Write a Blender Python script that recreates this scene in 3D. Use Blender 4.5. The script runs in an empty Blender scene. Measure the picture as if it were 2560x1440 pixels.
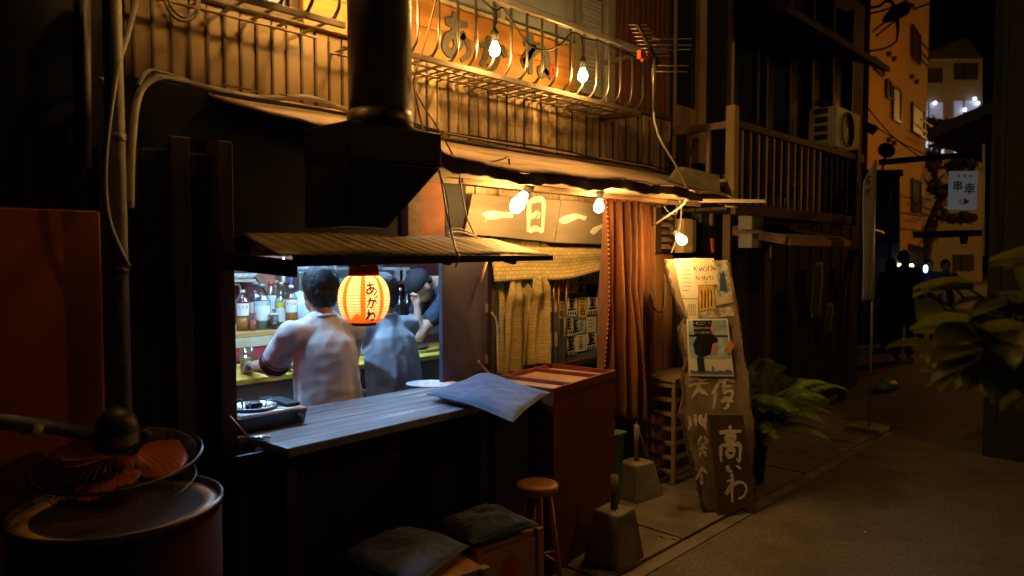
import bpy, bmesh, math, random
from mathutils import Vector, Matrix, noise
R = math.radians
rnd = random.Random(11)
scene = bpy.context.scene
COL = scene.collection

# ------------------------------------------------------------------ camera
FPX, HORIZON, CAM_H, YAW = 1750.0, 640.0, 1.6, R(44.5)
PITCH = -math.atan((720 - HORIZON) / FPX)
cam_d = bpy.data.cameras.new('camera'); cam = bpy.data.objects.new('camera', cam_d); COL.objects.link(cam)
cam.location = (0, 0, CAM_H)
cam.rotation_euler = (R(90) + PITCH, 0, YAW - R(90))
cam_d.sensor_width = 36; cam_d.lens = FPX / 2560 * 36
cam_d.clip_start = 0.05; cam_d.clip_end = 500
cam_d.dof.use_dof = True; cam_d.dof.focus_distance = 3.9; cam_d.dof.aperture_fstop = 2.2
scene.camera = cam

# ------------------------------------------------------------------ world, moon, exposure
world = bpy.data.worlds.new('World'); scene.world = world; world.use_nodes = True
wn = world.node_tree.nodes; wl = world.node_tree.links
bg = wn['Background']; sky = wn.new('ShaderNodeTexSky'); sky.sky_type = 'NISHITA'
sky.sun_disc = False; sky.sun_elevation = R(-4.5); sky.sun_rotation = R(200)
wl.new(sky.outputs[0], bg.inputs[0]); bg.inputs[1].default_value = 0.004
sd = bpy.data.lights.new('moon', 'SUN'); so = bpy.data.objects.new('moon', sd); COL.objects.link(so)
sd.energy = 0.004; sd.angle = R(12); sd.color = (1.0, 0.9, 0.8); so.rotation_euler = (R(40), 0, R(-30))
scene.view_settings.view_transform = 'Standard'; scene.view_settings.look = 'None'
scene.view_settings.exposure = 0.0; scene.view_settings.gamma = 1.0
cy = scene.cycles
cy.use_denoising = True; cy.max_bounces = 7; cy.diffuse_bounces = 4; cy.glossy_bounces = 3
cy.transmission_bounces = 6; cy.transparent_max_bounces = 12
cy.caustics_reflective = False; cy.caustics_refractive = False
cy.sample_clamp_indirect = 3.0; cy.use_light_tree = True
WARM = (1.0, 0.57, 0.18)
BULB_L = 250.0
BULB_UP = 380.0
WARM_UP = (1.0, 0.55, 0.15)
COOL_L = 330.0

# ------------------------------------------------------------------ layout helper: a pixel of the photograph and a real plane give a point
_rot = cam.rotation_euler.to_matrix()
def ray(u, v):
    return _rot @ Vector(((u - 1280) / FPX, -(v - 720) / FPX, -1.0))
def P(u, v, X=None, Y=None, Z=None):
    d = ray(u, v)
    if Y is not None: t = Y / d.y
    elif X is not None: t = X / d.x
    else: t = (Z - CAM_H) / d.z
    return Vector((0, 0, CAM_H)) + d * t

# ------------------------------------------------------------------ materials
MATS = {}
def M(name, col, rough=0.7, metal=0.0, var=0.3, sc=6, st=(1, 1, 1), bump=0.2, bsc=30, spec=0.4, dirt=None, dsc=1.6, damt=0.6, rand=0.15, col2=None, trans=0.0, bst=None, sheen=0, dist=0.004):
    if name in MATS: return MATS[name]
    m = bpy.data.materials.new(name); m.use_nodes = True; MATS[name] = m
    n, l = m.node_tree.nodes, m.node_tree.links
    b = n['Principled BSDF']
    geo = n.new('ShaderNodeNewGeometry'); info = n.new('ShaderNodeObjectInfo')
    mp = n.new('ShaderNodeMapping'); mp.inputs['Scale'].default_value = st; l.new(geo.outputs['Position'], mp.inputs[0])
    off = n.new('ShaderNodeMath'); off.operation = 'MULTIPLY'; off.inputs[1].default_value = 37.0; l.new(info.outputs['Random'], off.inputs[0])
    if rand > 0: l.new(off.outputs[0], mp.inputs['Location'])
    no = n.new('ShaderNodeTexNoise'); no.inputs['Scale'].default_value = sc; no.inputs['Detail'].default_value = 8; no.inputs['Roughness'].default_value = 0.62
    l.new(mp.outputs[0], no.inputs['Vector'])
    rp = n.new('ShaderNodeValToRGB'); l.new(no.outputs['Fac'], rp.inputs[0])
    c1 = tuple(max(0, c * (1 - var)) for c in col) + (1,)
    c2 = tuple(min(1, c * (1 + var)) for c in (col2 or col)) + (1,)
    rp.color_ramp.elements[0].position = 0.3; rp.color_ramp.elements[1].position = 0.7
    rp.color_ramp.elements[0].color = c1; rp.color_ramp.elements[1].color = c2
    out = rp.outputs[0]
    if dirt is not None:
        n2 = n.new('ShaderNodeTexNoise'); n2.inputs['Scale'].default_value = dsc; n2.inputs['Detail'].default_value = 9; n2.inputs['Roughness'].default_value = 0.68
        l.new(mp.outputs[0], n2.inputs['Vector'])
        r2 = n.new('ShaderNodeValToRGB'); r2.color_ramp.elements[0].position = 0.46; r2.color_ramp.elements[1].position = 0.66
        r2.color_ramp.elements[0].color = (0, 0, 0, 1); r2.color_ramp.elements[1].color = (damt, damt, damt, 1); l.new(n2.outputs['Fac'], r2.inputs[0])
        mx = n.new('ShaderNodeMix'); mx.data_type = 'RGBA'; l.new(r2.outputs[0], mx.inputs[0]); l.new(out, mx.inputs[6]); mx.inputs[7].default_value = tuple(dirt) + (1,)
        out = mx.outputs[2]
    if rand > 0:
        hs = n.new('ShaderNodeHueSaturation'); mr = n.new('ShaderNodeMapRange'); mr.inputs[3].default_value = 1 - rand; mr.inputs[4].default_value = 1 + rand
        l.new(info.outputs['Random'], mr.inputs[0]); l.new(mr.outputs[0], hs.inputs['Value']); l.new(out, hs.inputs['Color']); out = hs.outputs[0]
    l.new(out, b.inputs['Base Color'])
    b.inputs['Roughness'].default_value = rough; b.inputs['Metallic'].default_value = metal; b.inputs['Specular IOR Level'].default_value = spec
    if trans: b.inputs['Transmission Weight'].default_value = trans
    if sheen: b.inputs['Sheen Weight'].default_value = sheen
    rr = n.new('ShaderNodeMapRange'); rr.inputs[3].default_value = max(0.04, rough - 0.12); rr.inputs[4].default_value = min(1, rough + 0.14)
    l.new(no.outputs['Fac'], rr.inputs[0]); l.new(rr.outputs[0], b.inputs['Roughness'])
    if bump > 0:
        nb = n.new('ShaderNodeTexNoise'); nb.inputs['Scale'].default_value = bsc; nb.inputs['Detail'].default_value = 6
        mb = n.new('ShaderNodeMapping'); mb.inputs['Scale'].default_value = bst or st; l.new(geo.outputs['Position'], mb.inputs[0]); l.new(mb.outputs[0], nb.inputs['Vector'])
        bp = n.new('ShaderNodeBump'); bp.inputs['Strength'].default_value = bump; bp.inputs['Distance'].default_value = dist
        l.new(nb.outputs['Fac'], bp.inputs['Height']); l.new(bp.outputs[0], b.inputs['Normal'])
    return m
def EM(name, col, s):
    if name in MATS: return MATS[name]
    m = bpy.data.materials.new(name); m.use_nodes = True; MATS[name] = m
    b = m.node_tree.nodes['Principled BSDF']; b.inputs['Base Color'].default_value = (*[min(1, c) for c in col], 1)
    b.inputs['Emission Color'].default_value = (*col, 1); b.inputs['Emission Strength'].default_value = s
    return m
def GL(name, tint=(1, 1, 1), gloss=0.12, rough=0.03):
    if name in MATS: return MATS[name]
    m = bpy.data.materials.new(name); m.use_nodes = True; MATS[name] = m
    n, l = m.node_tree.nodes, m.node_tree.links
    n.remove(n['Principled BSDF']); o = n['Material Output']
    t = n.new('ShaderNodeBsdfTransparent'); t.inputs[0].default_value = (*tint, 1)
    g = n.new('ShaderNodeBsdfGlossy'); g.inputs['Roughness'].default_value = rough
    f = n.new('ShaderNodeLayerWeight'); f.inputs[0].default_value = 0.35
    mr = n.new('ShaderNodeMapRange'); mr.inputs[3].default_value = gloss * 0.5; mr.inputs[4].default_value = min(1, gloss * 4); l.new(f.outputs['Facing'], mr.inputs[0])
    mx = n.new('ShaderNodeMixShader'); l.new(mr.outputs[0], mx.inputs[0]); l.new(t.outputs[0], mx.inputs[1]); l.new(g.outputs[0], mx.inputs[2]); l.new(mx.outputs[0], o.inputs[0])
    return m
def paper_lit(name, col, dif=0.35):
    if name in MATS: return MATS[name]
    m = bpy.data.materials.new(name); m.use_nodes = True; MATS[name] = m
    n, l = m.node_tree.nodes, m.node_tree.links
    n.remove(n['Principled BSDF']); o = n['Material Output']
    t = n.new('ShaderNodeBsdfTranslucent'); t.inputs[0].default_value = (*col, 1)
    d = n.new('ShaderNodeBsdfDiffuse'); d.inputs[0].default_value = (*col, 1)
    mx = n.new('ShaderNodeMixShader'); mx.inputs[0].default_value = dif; l.new(t.outputs[0], mx.inputs[1]); l.new(d.outputs[0], mx.inputs[2]); l.new(mx.outputs[0], o.inputs[0])
    return m
def leafy(name, col, tr=0.4, rough=0.5):
    if name in MATS: return MATS[name]
    m = M(name, col, rough, var=0.35, sc=11, bump=0.25, bsc=26, rand=0.22)
    n, l = m.node_tree.nodes, m.node_tree.links; b = n['Principled BSDF']; o = n['Material Output']
    t = n.new('ShaderNodeBsdfTranslucent'); l.new(b.inputs['Base Color'].links[0].from_socket, t.inputs[0])
    mx = n.new('ShaderNodeMixShader'); mx.inputs[0].default_value = tr; l.new(b.outputs[0], mx.inputs[1]); l.new(t.outputs[0], mx.inputs[2]); l.new(mx.outputs[0], o.inputs[0])
    return m
# cloth with a woven brick-like pattern: colour only
def weave(name, c1, c2, sc, rot=0.0):
    if name in MATS: return MATS[name]
    m = M(name, c1, 0.9, var=0.18, sc=5, bump=0.25, bsc=160)
    n, l = m.node_tree.nodes, m.node_tree.links
    b = n['Principled BSDF']; src = b.inputs['Base Color'].links[0].from_socket
    uv = n.new('ShaderNodeTexCoord'); br = n.new('ShaderNodeTexBrick'); br.inputs['Scale'].default_value = sc
    br.inputs['Mortar Size'].default_value = 0.035; br.inputs['Color1'].default_value = (1, 1, 1, 1); br.inputs['Color2'].default_value = (0.8, 0.8, 0.8, 1); br.inputs['Mortar'].default_value = (*c2, 1)
    br.inputs['Brick Width'].default_value = 0.8; br.inputs['Row Height'].default_value = 0.4
    l.new(uv.outputs['UV'], br.inputs['Vector'])
    mx = n.new('ShaderNodeMix'); mx.data_type = 'RGBA'; mx.blend_type = 'MULTIPLY'; mx.inputs[0].default_value = 1
    l.new(src, mx.inputs[6]); l.new(br.outputs['Color'], mx.inputs[7]); l.new(mx.outputs[2], b.inputs['Base Color'])
    return m

# ------------------------------------------------------------------ mesh builder
class MB:
    def __init__(s): s.v = []; s.f = []; s.sm = []; s.mi = []; s.uv = None
    def add(s, vs, fs, smooth=False, mi=0):
        k = len(s.v); s.v += [tuple(x) for x in vs]
        for f in fs: s.f.append([k + i for i in f]); s.sm.append(smooth); s.mi.append(mi)
        return s
    def box(s, p0, p1, mi=0, rotz=0.0, about=None):
        (x0, y0, z0), (x1, y1, z1) = p0, p1
        vs = [Vector(q) for q in ((x0, y0, z0), (x1, y0, z0), (x1, y1, z0), (x0, y1, z0), (x0, y0, z1), (x1, y0, z1), (x1, y1, z1), (x0, y1, z1))]
        if rotz:
            c = Vector(about or ((x0 + x1) / 2, (y0 + y1) / 2, 0)); c.z = 0; m = Matrix.Rotation(rotz, 3, 'Z'); vs = [m @ (q - c) + c for q in vs]
        return s.add(vs, [(0, 3, 2, 1), (4, 5, 6, 7), (0, 1, 5, 4), (1, 2, 6, 5), (2, 3, 7, 6), (3, 0, 4, 7)], mi=mi)
    def hexa(s, b, t, mi=0):
        return s.add(list(b) + list(t), [(0, 3, 2, 1), (4, 5, 6, 7), (0, 1, 5, 4), (1, 2, 6, 5), (2, 3, 7, 6), (3, 0, 4, 7)], mi=mi)
    def beam(s, a, b, w, h, up=(0, 0, 1), mi=0):
        a, b = Vector(a), Vector(b); d = (b - a).normalized(); up = Vector(up)
        r = d.cross(up)
        if r.length < 1e-4: r = d.cross(Vector((1, 0, 0)))
        r.normalize(); u = r.cross(d)
        q = lambda c, i, j: c + r * (w / 2 * i) + u * (h / 2 * j)
        return s.hexa([q(a, -1, -1), q(a, 1, -1), q(a, 1, 1), q(a, -1, 1)], [q(b, -1, -1), q(b, 1, -1), q(b, 1, 1), q(b, -1, 1)], mi)
    def tube(s, pts, r, n=8, mi=0, caps=True, sub=0, smooth=True):
        pts = [Vector(p) for p in pts]
        rs = list(r) if hasattr(r, '__len__') else [r] * len(pts)
        if sub: pts, rs = crom(pts, rs, sub)
        k = len(s.v); prev = None
        for i, p in enumerate(pts):
            d = (pts[min(i + 1, len(pts) - 1)] - pts[max(i - 1, 0)])
            d = d.normalized() if d.length > 1e-9 else Vector((0, 0, 1))
            if prev is None:
                a = Vector((0, 0, 1)) if abs(d.z) < 0.9 else Vector((1, 0, 0)); x = d.cross(a).normalized()
            else:
                x = prev - d * prev.dot(d); x = x.normalized() if x.length > 1e-6 else d.cross(Vector((0, 0, 1))).normalized()
            prev = x; y = d.cross(x)
            for j in range(n):
                a = 2 * math.pi * j / n; s.v.append(tuple(p + (x * math.cos(a) + y * math.sin(a)) * rs[i]))
        for i in range(len(pts) - 1):
            for j in range(n):
                s.f.append([k + i * n + j, k + i * n + (j + 1) % n, k + (i + 1) * n + (j + 1) % n, k + (i + 1) * n + j]); s.sm.append(smooth); s.mi.append(mi)
        if caps:
            s.f.append([k + j for j in range(n)][::-1]); s.sm.append(False); s.mi.append(mi)
            s.f.append([k + (len(pts) - 1) * n + j for j in range(n)]); s.sm.append(False); s.mi.append(mi)
        return s
    def lathe(s, prof, c=(0, 0, 0), n=24, mat=None, mi=0, smooth=True, mif=None):
        c = Vector(c); m = mat or Matrix.Identity(3); k = len(s.v)
        for (r, z) in prof:
            for j in range(n):
                a = 2 * math.pi * j / n; s.v.append(tuple(c + m @ Vector((r * math.cos(a), r * math.sin(a), z))))
        for i in range(len(prof) - 1):
            for j in range(n):
                s.f.append([k + i * n + j, k + i * n + (j + 1) % n, k + (i + 1) * n + (j + 1) % n, k + (i + 1) * n + j]); s.sm.append(smooth); s.mi.append(mif(i, j) if mif else mi)
        if prof[0][0] > 1e-5: s.f.append([k + j for j in range(n)][::-1]); s.sm.append(False); s.mi.append(mi)
        if prof[-1][0] > 1e-5: s.f.append([k + (len(prof) - 1) * n + j for j in range(n)]); s.sm.append(False); s.mi.append(mi)
        return s
    def ball(s, c, r, n=12, mi=0, sc=(1, 1, 1)):
        pr = [(math.sin(math.pi * i / n) * 1.0, -math.cos(math.pi * i / n)) for i in range(n + 1)]
        pr[0] = (0, -1); pr[-1] = (0, 1)
        return s.lathe([(a, b) for a, b in pr], c, n * 2, Matrix.Diagonal((r * sc[0], r * sc[1], r * sc[2])), mi)
    def grid(s, fn, nu, nv, smooth=True, mi=0, uvs=None):
        k = len(s.v); uvl = []
        for i in range(nu + 1):
            for j in range(nv + 1):
                s.v.append(tuple(fn(i / nu, j / nv)))
        for i in range(nu):
            for j in range(nv):
                q = [(i, j), (i + 1, j), (i + 1, j + 1), (i, j + 1)]
                s.f.append([k + a * (nv + 1) + b for a, b in q]); s.sm.append(smooth); s.mi.append(mi)
                uvl += [(a / nu * (uvs[0] if uvs else 1), b / nv * (uvs[1] if uvs else 1)) for a, b in q]
        s.uv = (s.uv or []) + uvl
        return s
    def prism(s, poly, fr, t, mi=0, d0=0.0):
        """a polygon in frame fr=(origin,right,up) given thickness t towards the frame's normal"""
        o, r, u = fr; nrm = r.cross(u).normalized(); n = len(poly)
        a = [o + r * x + u * y + nrm * d0 for x, y in poly]; b = [p + nrm * t for p in a]
        return s.add(a + b, [list(range(n))[::-1], list(range(n, 2 * n))] + [(i, (i + 1) % n, n + (i + 1) % n, n + i) for i in range(n)], mi=mi)
def crom(pts, rs, sub):
    o, ro = [], []
    for i in range(len(pts) - 1):
        p0 = pts[max(i - 1, 0)]; p1 = pts[i]; p2 = pts[i + 1]; p3 = pts[min(i + 2, len(pts) - 1)]
        for k in range(sub):
            t = k / sub
            o.append(0.5 * ((2 * p1) + (p2 - p0) * t + (2 * p0 - 5 * p1 + 4 * p2 - p3) * t * t + (3 * p1 - p0 - 3 * p2 + p3) * t ** 3)); ro.append(rs[i] * (1 - t) + rs[i + 1] * t)
    o.append(pts[-1]); ro.append(rs[-1])
    return o, ro

WLOC = {}
def link(o, parent=None, loc=(0, 0, 0)):
    COL.objects.link(o); o.location = loc; WLOC[o.name] = Vector(loc)
    if parent is not None:
        o.parent = parent; o.matrix_parent_inverse = Matrix.Translation(-WLOC[parent.name])
    return o
def tag(o, label=None, cat=None, group=None, kind=None):
    if label: o['label'] = label
    if cat: o['category'] = cat
    if group: o['group'] = group
    if kind: o['kind'] = kind
    return o
def mesh_of(mb, name, mats):
    me = bpy.data.meshes.new(name); me.from_pydata(mb.v, [], mb.f)
    me.polygons.foreach_set('use_smooth', mb.sm); me.polygons.foreach_set('material_index', mb.mi)
    for m in (mats if isinstance(mats, (list, tuple)) else [mats]): me.materials.append(m)
    if mb.uv and len(mb.uv) == len(me.loops):
        ul = me.uv_layers.new(name='uv'); ul.data.foreach_set('uv', [c for t in mb.uv for c in t])
    me.validate(); me.update(); return me
def B(name, mb, mats, parent=None, bevel=0, solid=0, subd=0, label=None, cat=None, group=None, kind=None, loc=(0, 0, 0)):
    me = mesh_of(mb, name, mats); o = bpy.data.objects.new(name, me); link(o, parent, loc)
    if solid: md = o.modifiers.new('s', 'SOLIDIFY'); md.thickness = solid; md.offset = 0
    if bevel:
        md = o.modifiers.new('b', 'BEVEL'); md.width = bevel; md.segments = 2; md.limit_method = 'ANGLE'; md.angle_limit = R(40); md.harden_normals = False
    if subd: md = o.modifiers.new('u', 'SUBSURF'); md.levels = subd; md.render_levels = subd
    return tag(o, label, cat, group, kind)
def dup(o, parent, loc, rot=None, name=None):
    c = o.copy(); link(c, parent, loc)
    if rot: c.rotation_euler = rot
    return c
def T(name, label, cat, loc=(0, 0, 0), group=None):
    o = bpy.data.objects.new(name, None); o.empty_display_size = 0.1; link(o, None, loc); return tag(o, label, cat, group)
def fr3(o, r, u): return (Vector(o), Vector(r), Vector(u))

# ------------------------------------------------------------------ writing
GLYPH = {
 'a': [[(14, 74), (48, 76), (82, 81)], [(44, 97), (41, 62), (47, 22)], [(72, 63), (56, 32), (30, 12), (13, 22), (22, 44), (54, 55), (82, 44), (86, 22), (62, 3)]],
 'ka': [[(10, 64), (42, 70), (60, 68), (62, 45), (54, 18), (44, 10), (35, 20)], [(38, 94), (32, 55), (13, 10)], [(72, 78), (82, 66), (90, 50)]],
 'ne': [[(28, 97), (27, 50), (29, 3)], [(9, 68), (38, 74), (24, 50), (8, 24), (32, 50), (58, 70), (80, 58), (83, 28), (70, 9), (56, 15), (66, 26), (94, 6)]],
 'ga': [[(10, 60), (42, 66), (58, 62), (58, 42), (52, 18), (42, 10), (34, 20)], [(38, 90), (30, 52), (12, 10)], [(66, 72), (78, 56), (84, 44)], [(76, 92), (82, 84)], [(88, 96), (94, 88)]],
 'wa': [[(30, 97), (29, 50), (31, -8)], [(9, 66), (34, 72), (22, 48), (6, 22), (40, 56), (70, 64), (90, 44), (80, 16), (56, 4)]],
 'i': [[(16, 76), (18, 45), (30, 22), (40, 34)], [(66, 76), (80, 60), (86, 42)]],
 'taka': [[(50, 99), (49, 84)], [(8, 79), (50, 82), (93, 84)], [(31, 70), (35, 55)], [(31, 70), (67, 71), (64, 56)], [(35, 57), (64, 57)], [(14, 46), (13, 24), (15, 2)], [(14, 45), (50, 47), (86, 47), (87, 25), (85, 4), (74, 10)], [(35, 33), (38, 13)], [(35, 33), (63, 34), (60, 14)], [(38, 16), (60, 16)]],
 'hi': [[(26, 92), (24, 50), (22, 6)], [(26, 84), (48, 94), (74, 92), (74, 50), (70, 6)], [(30, 44), (52, 56), (56, 50), (50, 45)], [(24, 8), (48, 16), (70, 8)]],
 'ichi': [[(5, 40), (22, 52), (55, 58), (94, 62)]],
 'kuro': [[(28, 95), (30, 62)], [(28, 94), (70, 96), (68, 62)], [(30, 78), (68, 79)], [(30, 63), (68, 64)], [(49, 95), (48, 38)], [(20, 51), (80, 54)], [(8, 36), (92, 40)], [(18, 24), (8, 4)], [(38, 24), (36, 6)], [(58, 24), (64, 6)], [(78, 26), (94, 4)]],
}
def strokes(mb, sts, fr, w, t=0.0015, d0=0.0, seed=1, taper=True, rough=0.12):
    """brush strokes: ribbons with a swelling, uneven width, raised t above the frame"""
    o, r, u = fr; nrm = r.cross(u).normalized(); rg = random.Random(seed)
    for si, st in enumerate(sts):
        pts = [Vector((x / 100, y / 100, 0)) for x, y in st]
        pts, _ = crom(pts, [1] * len(pts), 7); n = len(pts); L, Rr = [], []
        for i, p in enumerate(pts):
            d = pts[min(i + 1, n - 1)] - pts[max(i - 1, 0)]; d = d.normalized() if d.length else Vector((1, 0, 0))
            k = i / (n - 1); ww = w * (0.72 + 0.4 * math.sin(math.pi * min(1, k * 1.15 + 0.1))) * (1 + rg.uniform(-rough, rough))
            if taper and k > 0.8: ww *= 1 - (k - 0.8) * 2.2
            if k < 0.06 or k > 0.97: ww *= 0.75
            s = Vector((-d.y, d.x, 0)) * ww / 2; L.append(p + s); Rr.append(p - s)
        e = d0 + si * 0.00012
        for sgn in (0,):
            a = [o + r * q.x + u * q.y + nrm * (e + t) for q in L]; b = [o + r * q.x + u * q.y + nrm * (e + t) for q in Rr]
            a2 = [q - nrm * t for q in a]; b2 = [q - nrm * t for q in b]
            vs = a + b + a2 + b2; fs = []
            for i in range(n - 1):
                fs += [(i, n + i, n + i + 1, i + 1), (2 * n + i, i, i + 1, 2 * n + i + 1), (n + i, 3 * n + i, 3 * n + i + 1, n + i + 1)]
            fs += [(0, 2 * n, 3 * n, n), (n - 1, 2 * n - 1, 4 * n - 1, 3 * n - 1)]
            mb.add(vs, fs)
    return mb
def font(mb, text, fr, size, bold=0.0, t=0.001, d0=0.0, center=True):
    """type set with the built-in font, as flat raised geometry; fr right/up are unit vectors"""
    cu = bpy.data.curves.new('type', 'FONT'); cu.body = text; cu.size = size; cu.offset = bold * size; cu.extrude = t / 2; cu.resolution_u = 2
    if center: cu.align_x = 'CENTER'; cu.align_y = 'CENTER'
    ob = bpy.data.objects.new('type', cu); COL.objects.link(ob)
    dg = bpy.context.evaluated_depsgraph_get(); me = bpy.data.meshes.new_from_object(ob.evaluated_get(dg))
    o, r, u = fr; nrm = r.cross(u).normalized()
    mb.add([o + r * v.co.x + u * v.co.y + nrm * (v.co.z + t / 2 + d0) for v in me.vertices], [list(p.vertices) for p in me.polygons])
    bpy.data.objects.remove(ob); bpy.data.curves.remove(cu); bpy.data.meshes.remove(me)
    return mb

# ------------------------------------------------------------------ bodies: overlapping tapered limbs fused into one continuous skin
def limb(bm_, a, ra, b, rb, sa=(1, 1), n=14):
    """tapered capsule from a to b; sa = (side, depth) scale of the cross section"""
    a, b = Vector(a), Vector(b); pts, rs = [], []
    d = (b - a); L = max(d.length, 1e-4); d = d / L
    for i in range(5):
        k = i / 4; an = math.pi / 2 * (1 - k); pts.append(a - d * ra * math.sin(an)); rs.append(max(ra * math.cos(an), 0.001))
    for i in range(1, 4): k = i / 4; pts.append(a + d * L * k); rs.append(ra * (1 - k) + rb * k)
    for i in range(5):
        k = i / 4; an = math.pi / 2 * k; pts.append(b + d * rb * math.sin(an)); rs.append(max(rb * math.cos(an), 0.001))
    t = MB(); t.tube(pts, rs, n)
    if sa != (1, 1):
        x = d.cross(Vector((0, 1, 0))) ; x = x.normalized() if x.length > 0.2 else Vector((1, 0, 0)); y = d.cross(x)
        nv = []
        for v in t.v:
            q = Vector(v) - a; h = q.dot(d); nv.append(tuple(a + d * h + x * q.dot(x) * sa[0] + y * q.dot(y) * sa[1]))
        t.v = nv
    bm_.add(t.v, t.f, True); return bm_
def fuse(name, mb, mat, parent, voxel=0.008, smooth=4, xf=None, disp=None, wr=0.0):
    me = mesh_of(mb, name, mat); o = bpy.data.objects.new(name, me); COL.objects.link(o)
    if xf is not None: me.transform(xf)
    r = o.modifiers.new('r', 'REMESH'); r.mode = 'VOXEL'; r.voxel_size = voxel; r.use_smooth_shade = True
    s = o.modifiers.new('s', 'SMOOTH'); s.factor = 0.5; s.iterations = smooth
    if disp:
        tx = bpy.data.textures.new(name, 'CLOUDS'); tx.noise_scale = disp[1]; tx.noise_depth = 1
        d = o.modifiers.new('d', 'DISPLACE'); d.texture = tx; d.strength = disp[0]; d.mid_level = 0.5; d.texture_coords = 'GLOBAL'
    dg = bpy.context.evaluated_depsgraph_get(); m2 = bpy.data.meshes.new_from_object(o.evaluated_get(dg)); m2.name = name
    COL.objects.unlink(o); bpy.data.objects.remove(o)
    if wr:
        nr = [v.normal.copy() for v in m2.vertices]
        for v, n in zip(m2.vertices, nr):
            p = v.co; a = noise.noise((p.x * 12 + p.z * 1.5, p.y * 12, p.z * 2.2 + 3)); b = noise.noise((p.x * 6 + p.z * 6, p.y * 6, p.z * 11 - p.x * 9)); c = noise.noise((p.x * 26, p.y * 26, p.z * 12))
            k = 0.45 + 0.75 * max(0, min(1, (1.25 - p.z) / 0.3)); ra = 0.55 - math.sqrt(a * a + 0.006) * 1.6; rb = 0.5 - math.sqrt(b * b + 0.006) * 1.5
            v.co = p + n * wr * (k * (1.0 * ra + 0.5 * a) + 0.55 * rb + 0.15 * c)
    m2.materials.clear(); m2.materials.append(mat)
    for p in m2.polygons: p.use_smooth = True
    o2 = bpy.data.objects.new(name, m2); return link(o2, parent)

# ================================================================== materials in use
mAsph = M('asphalt', (0.13, 0.115, 0.095), 0.82, var=0.45, sc=45, bump=0.8, bsc=120, dirt=(0.075, 0.062, 0.048), dsc=2.4, damt=0.85, rand=0, dist=0.006)
mConc = M('concrete', (0.22, 0.19, 0.15), 0.88, var=0.25, sc=5, bump=0.5, bsc=70, dirt=(0.09, 0.07, 0.05), dsc=2.2, damt=0.75, rand=0.08)
mBlock = M('cast_concrete', (0.3, 0.26, 0.2), 0.9, var=0.25, sc=9, bump=0.5, bsc=90, dirt=(0.14, 0.11, 0.08), dsc=5, damt=0.7, rand=0.05)
mDarkWood = M('dark_wood', (0.05, 0.03, 0.018), 0.6, var=0.4, sc=5, st=(1, 1, 0.12), bump=0.4, bsc=30)
mBlack = M('black_board', (0.011, 0.008, 0.007), 0.7, var=0.3, sc=4, bump=0.2)
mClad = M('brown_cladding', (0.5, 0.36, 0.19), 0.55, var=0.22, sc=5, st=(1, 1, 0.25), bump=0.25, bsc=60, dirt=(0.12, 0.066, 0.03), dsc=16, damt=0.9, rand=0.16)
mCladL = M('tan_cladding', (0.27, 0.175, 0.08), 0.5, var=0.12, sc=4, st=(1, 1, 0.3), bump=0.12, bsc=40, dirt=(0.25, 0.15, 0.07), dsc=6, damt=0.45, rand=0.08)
mBatten = M('cladding_batten', (0.09, 0.055, 0.03), 0.55, var=0.3, sc=8, rand=0.2)
mEave = M('weathered_plywood', (0.62, 0.44, 0.3), 0.8, var=0.3, sc=5, st=(0.18, 1.4, 1.4), bump=0.5, bsc=24, dirt=(0.2, 0.11, 0.06), dsc=3, damt=0.7, rand=0)
mCream = M('cream_ceiling_board', (0.62, 0.5, 0.3), 0.7, var=0.15, sc=3, bump=0.15, dirt=(0.32, 0.2, 0.09), dsc=4, damt=0.6, rand=0.05)
mFascia = M('dark_fascia', (0.06, 0.034, 0.02), 0.65, var=0.5, sc=6, st=(0.4, 1, 1), bump=0.4, dirt=(0.2, 0.1, 0.05), dsc=9, damt=0.5)
mWall2 = M('grey_blue_wall', (0.3, 0.31, 0.3), 0.75, var=0.2, sc=6, bump=0.2)
mRedWall = M('red_brown_siding', (0.2, 0.065, 0.03), 0.5, var=0.2, sc=5, st=(1, 1, 0.2), bump=0.15, rand=0.1)
mAlu = M('aluminium', (0.55, 0.52, 0.48), 0.38, metal=0.7, var=0.12, sc=12, bump=0.1, rand=0.06)
mSteel = M('steel_tube', (0.36, 0.31, 0.26), 0.35, metal=0.75, var=0.2, sc=20, bump=0.15, dirt=(0.18, 0.1, 0.05), dsc=16, damt=0.5, rand=0.1)
mTray = M('slotted_steel', (0.26, 0.2, 0.14), 0.5, metal=0.5, var=0.3, sc=14, bump=0.2)
mDuct = M('galvanised_duct', (0.16, 0.13, 0.11), 0.42, metal=0.8, var=0.35, sc=5, bump=0.2, bsc=12, dirt=(0.06, 0.035, 0.02), dsc=4, damt=0.8)
mHood = M('sooty_hood_metal', (0.014, 0.012, 0.011), 0.5, metal=0.4, var=0.4, sc=4, bump=0.25, dirt=(0.02, 0.012, 0.008), dsc=5)
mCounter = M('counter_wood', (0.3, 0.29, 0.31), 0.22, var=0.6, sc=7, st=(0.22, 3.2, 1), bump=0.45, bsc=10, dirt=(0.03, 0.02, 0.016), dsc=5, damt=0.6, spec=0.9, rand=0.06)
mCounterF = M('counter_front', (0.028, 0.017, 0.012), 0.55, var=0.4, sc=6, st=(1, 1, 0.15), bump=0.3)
mRedWood = M('red_lacquer_wood', (0.17, 0.035, 0.018), 0.45, var=0.25, sc=6, st=(1.5, 1.5, 0.2), bump=0.25, bsc=18, rand=0.06)
mTrayWood = M('pale_board', (0.42, 0.25, 0.12), 0.55, var=0.25, sc=6, st=(0.3, 2, 1), bump=0.25, rand=0.1)
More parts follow.
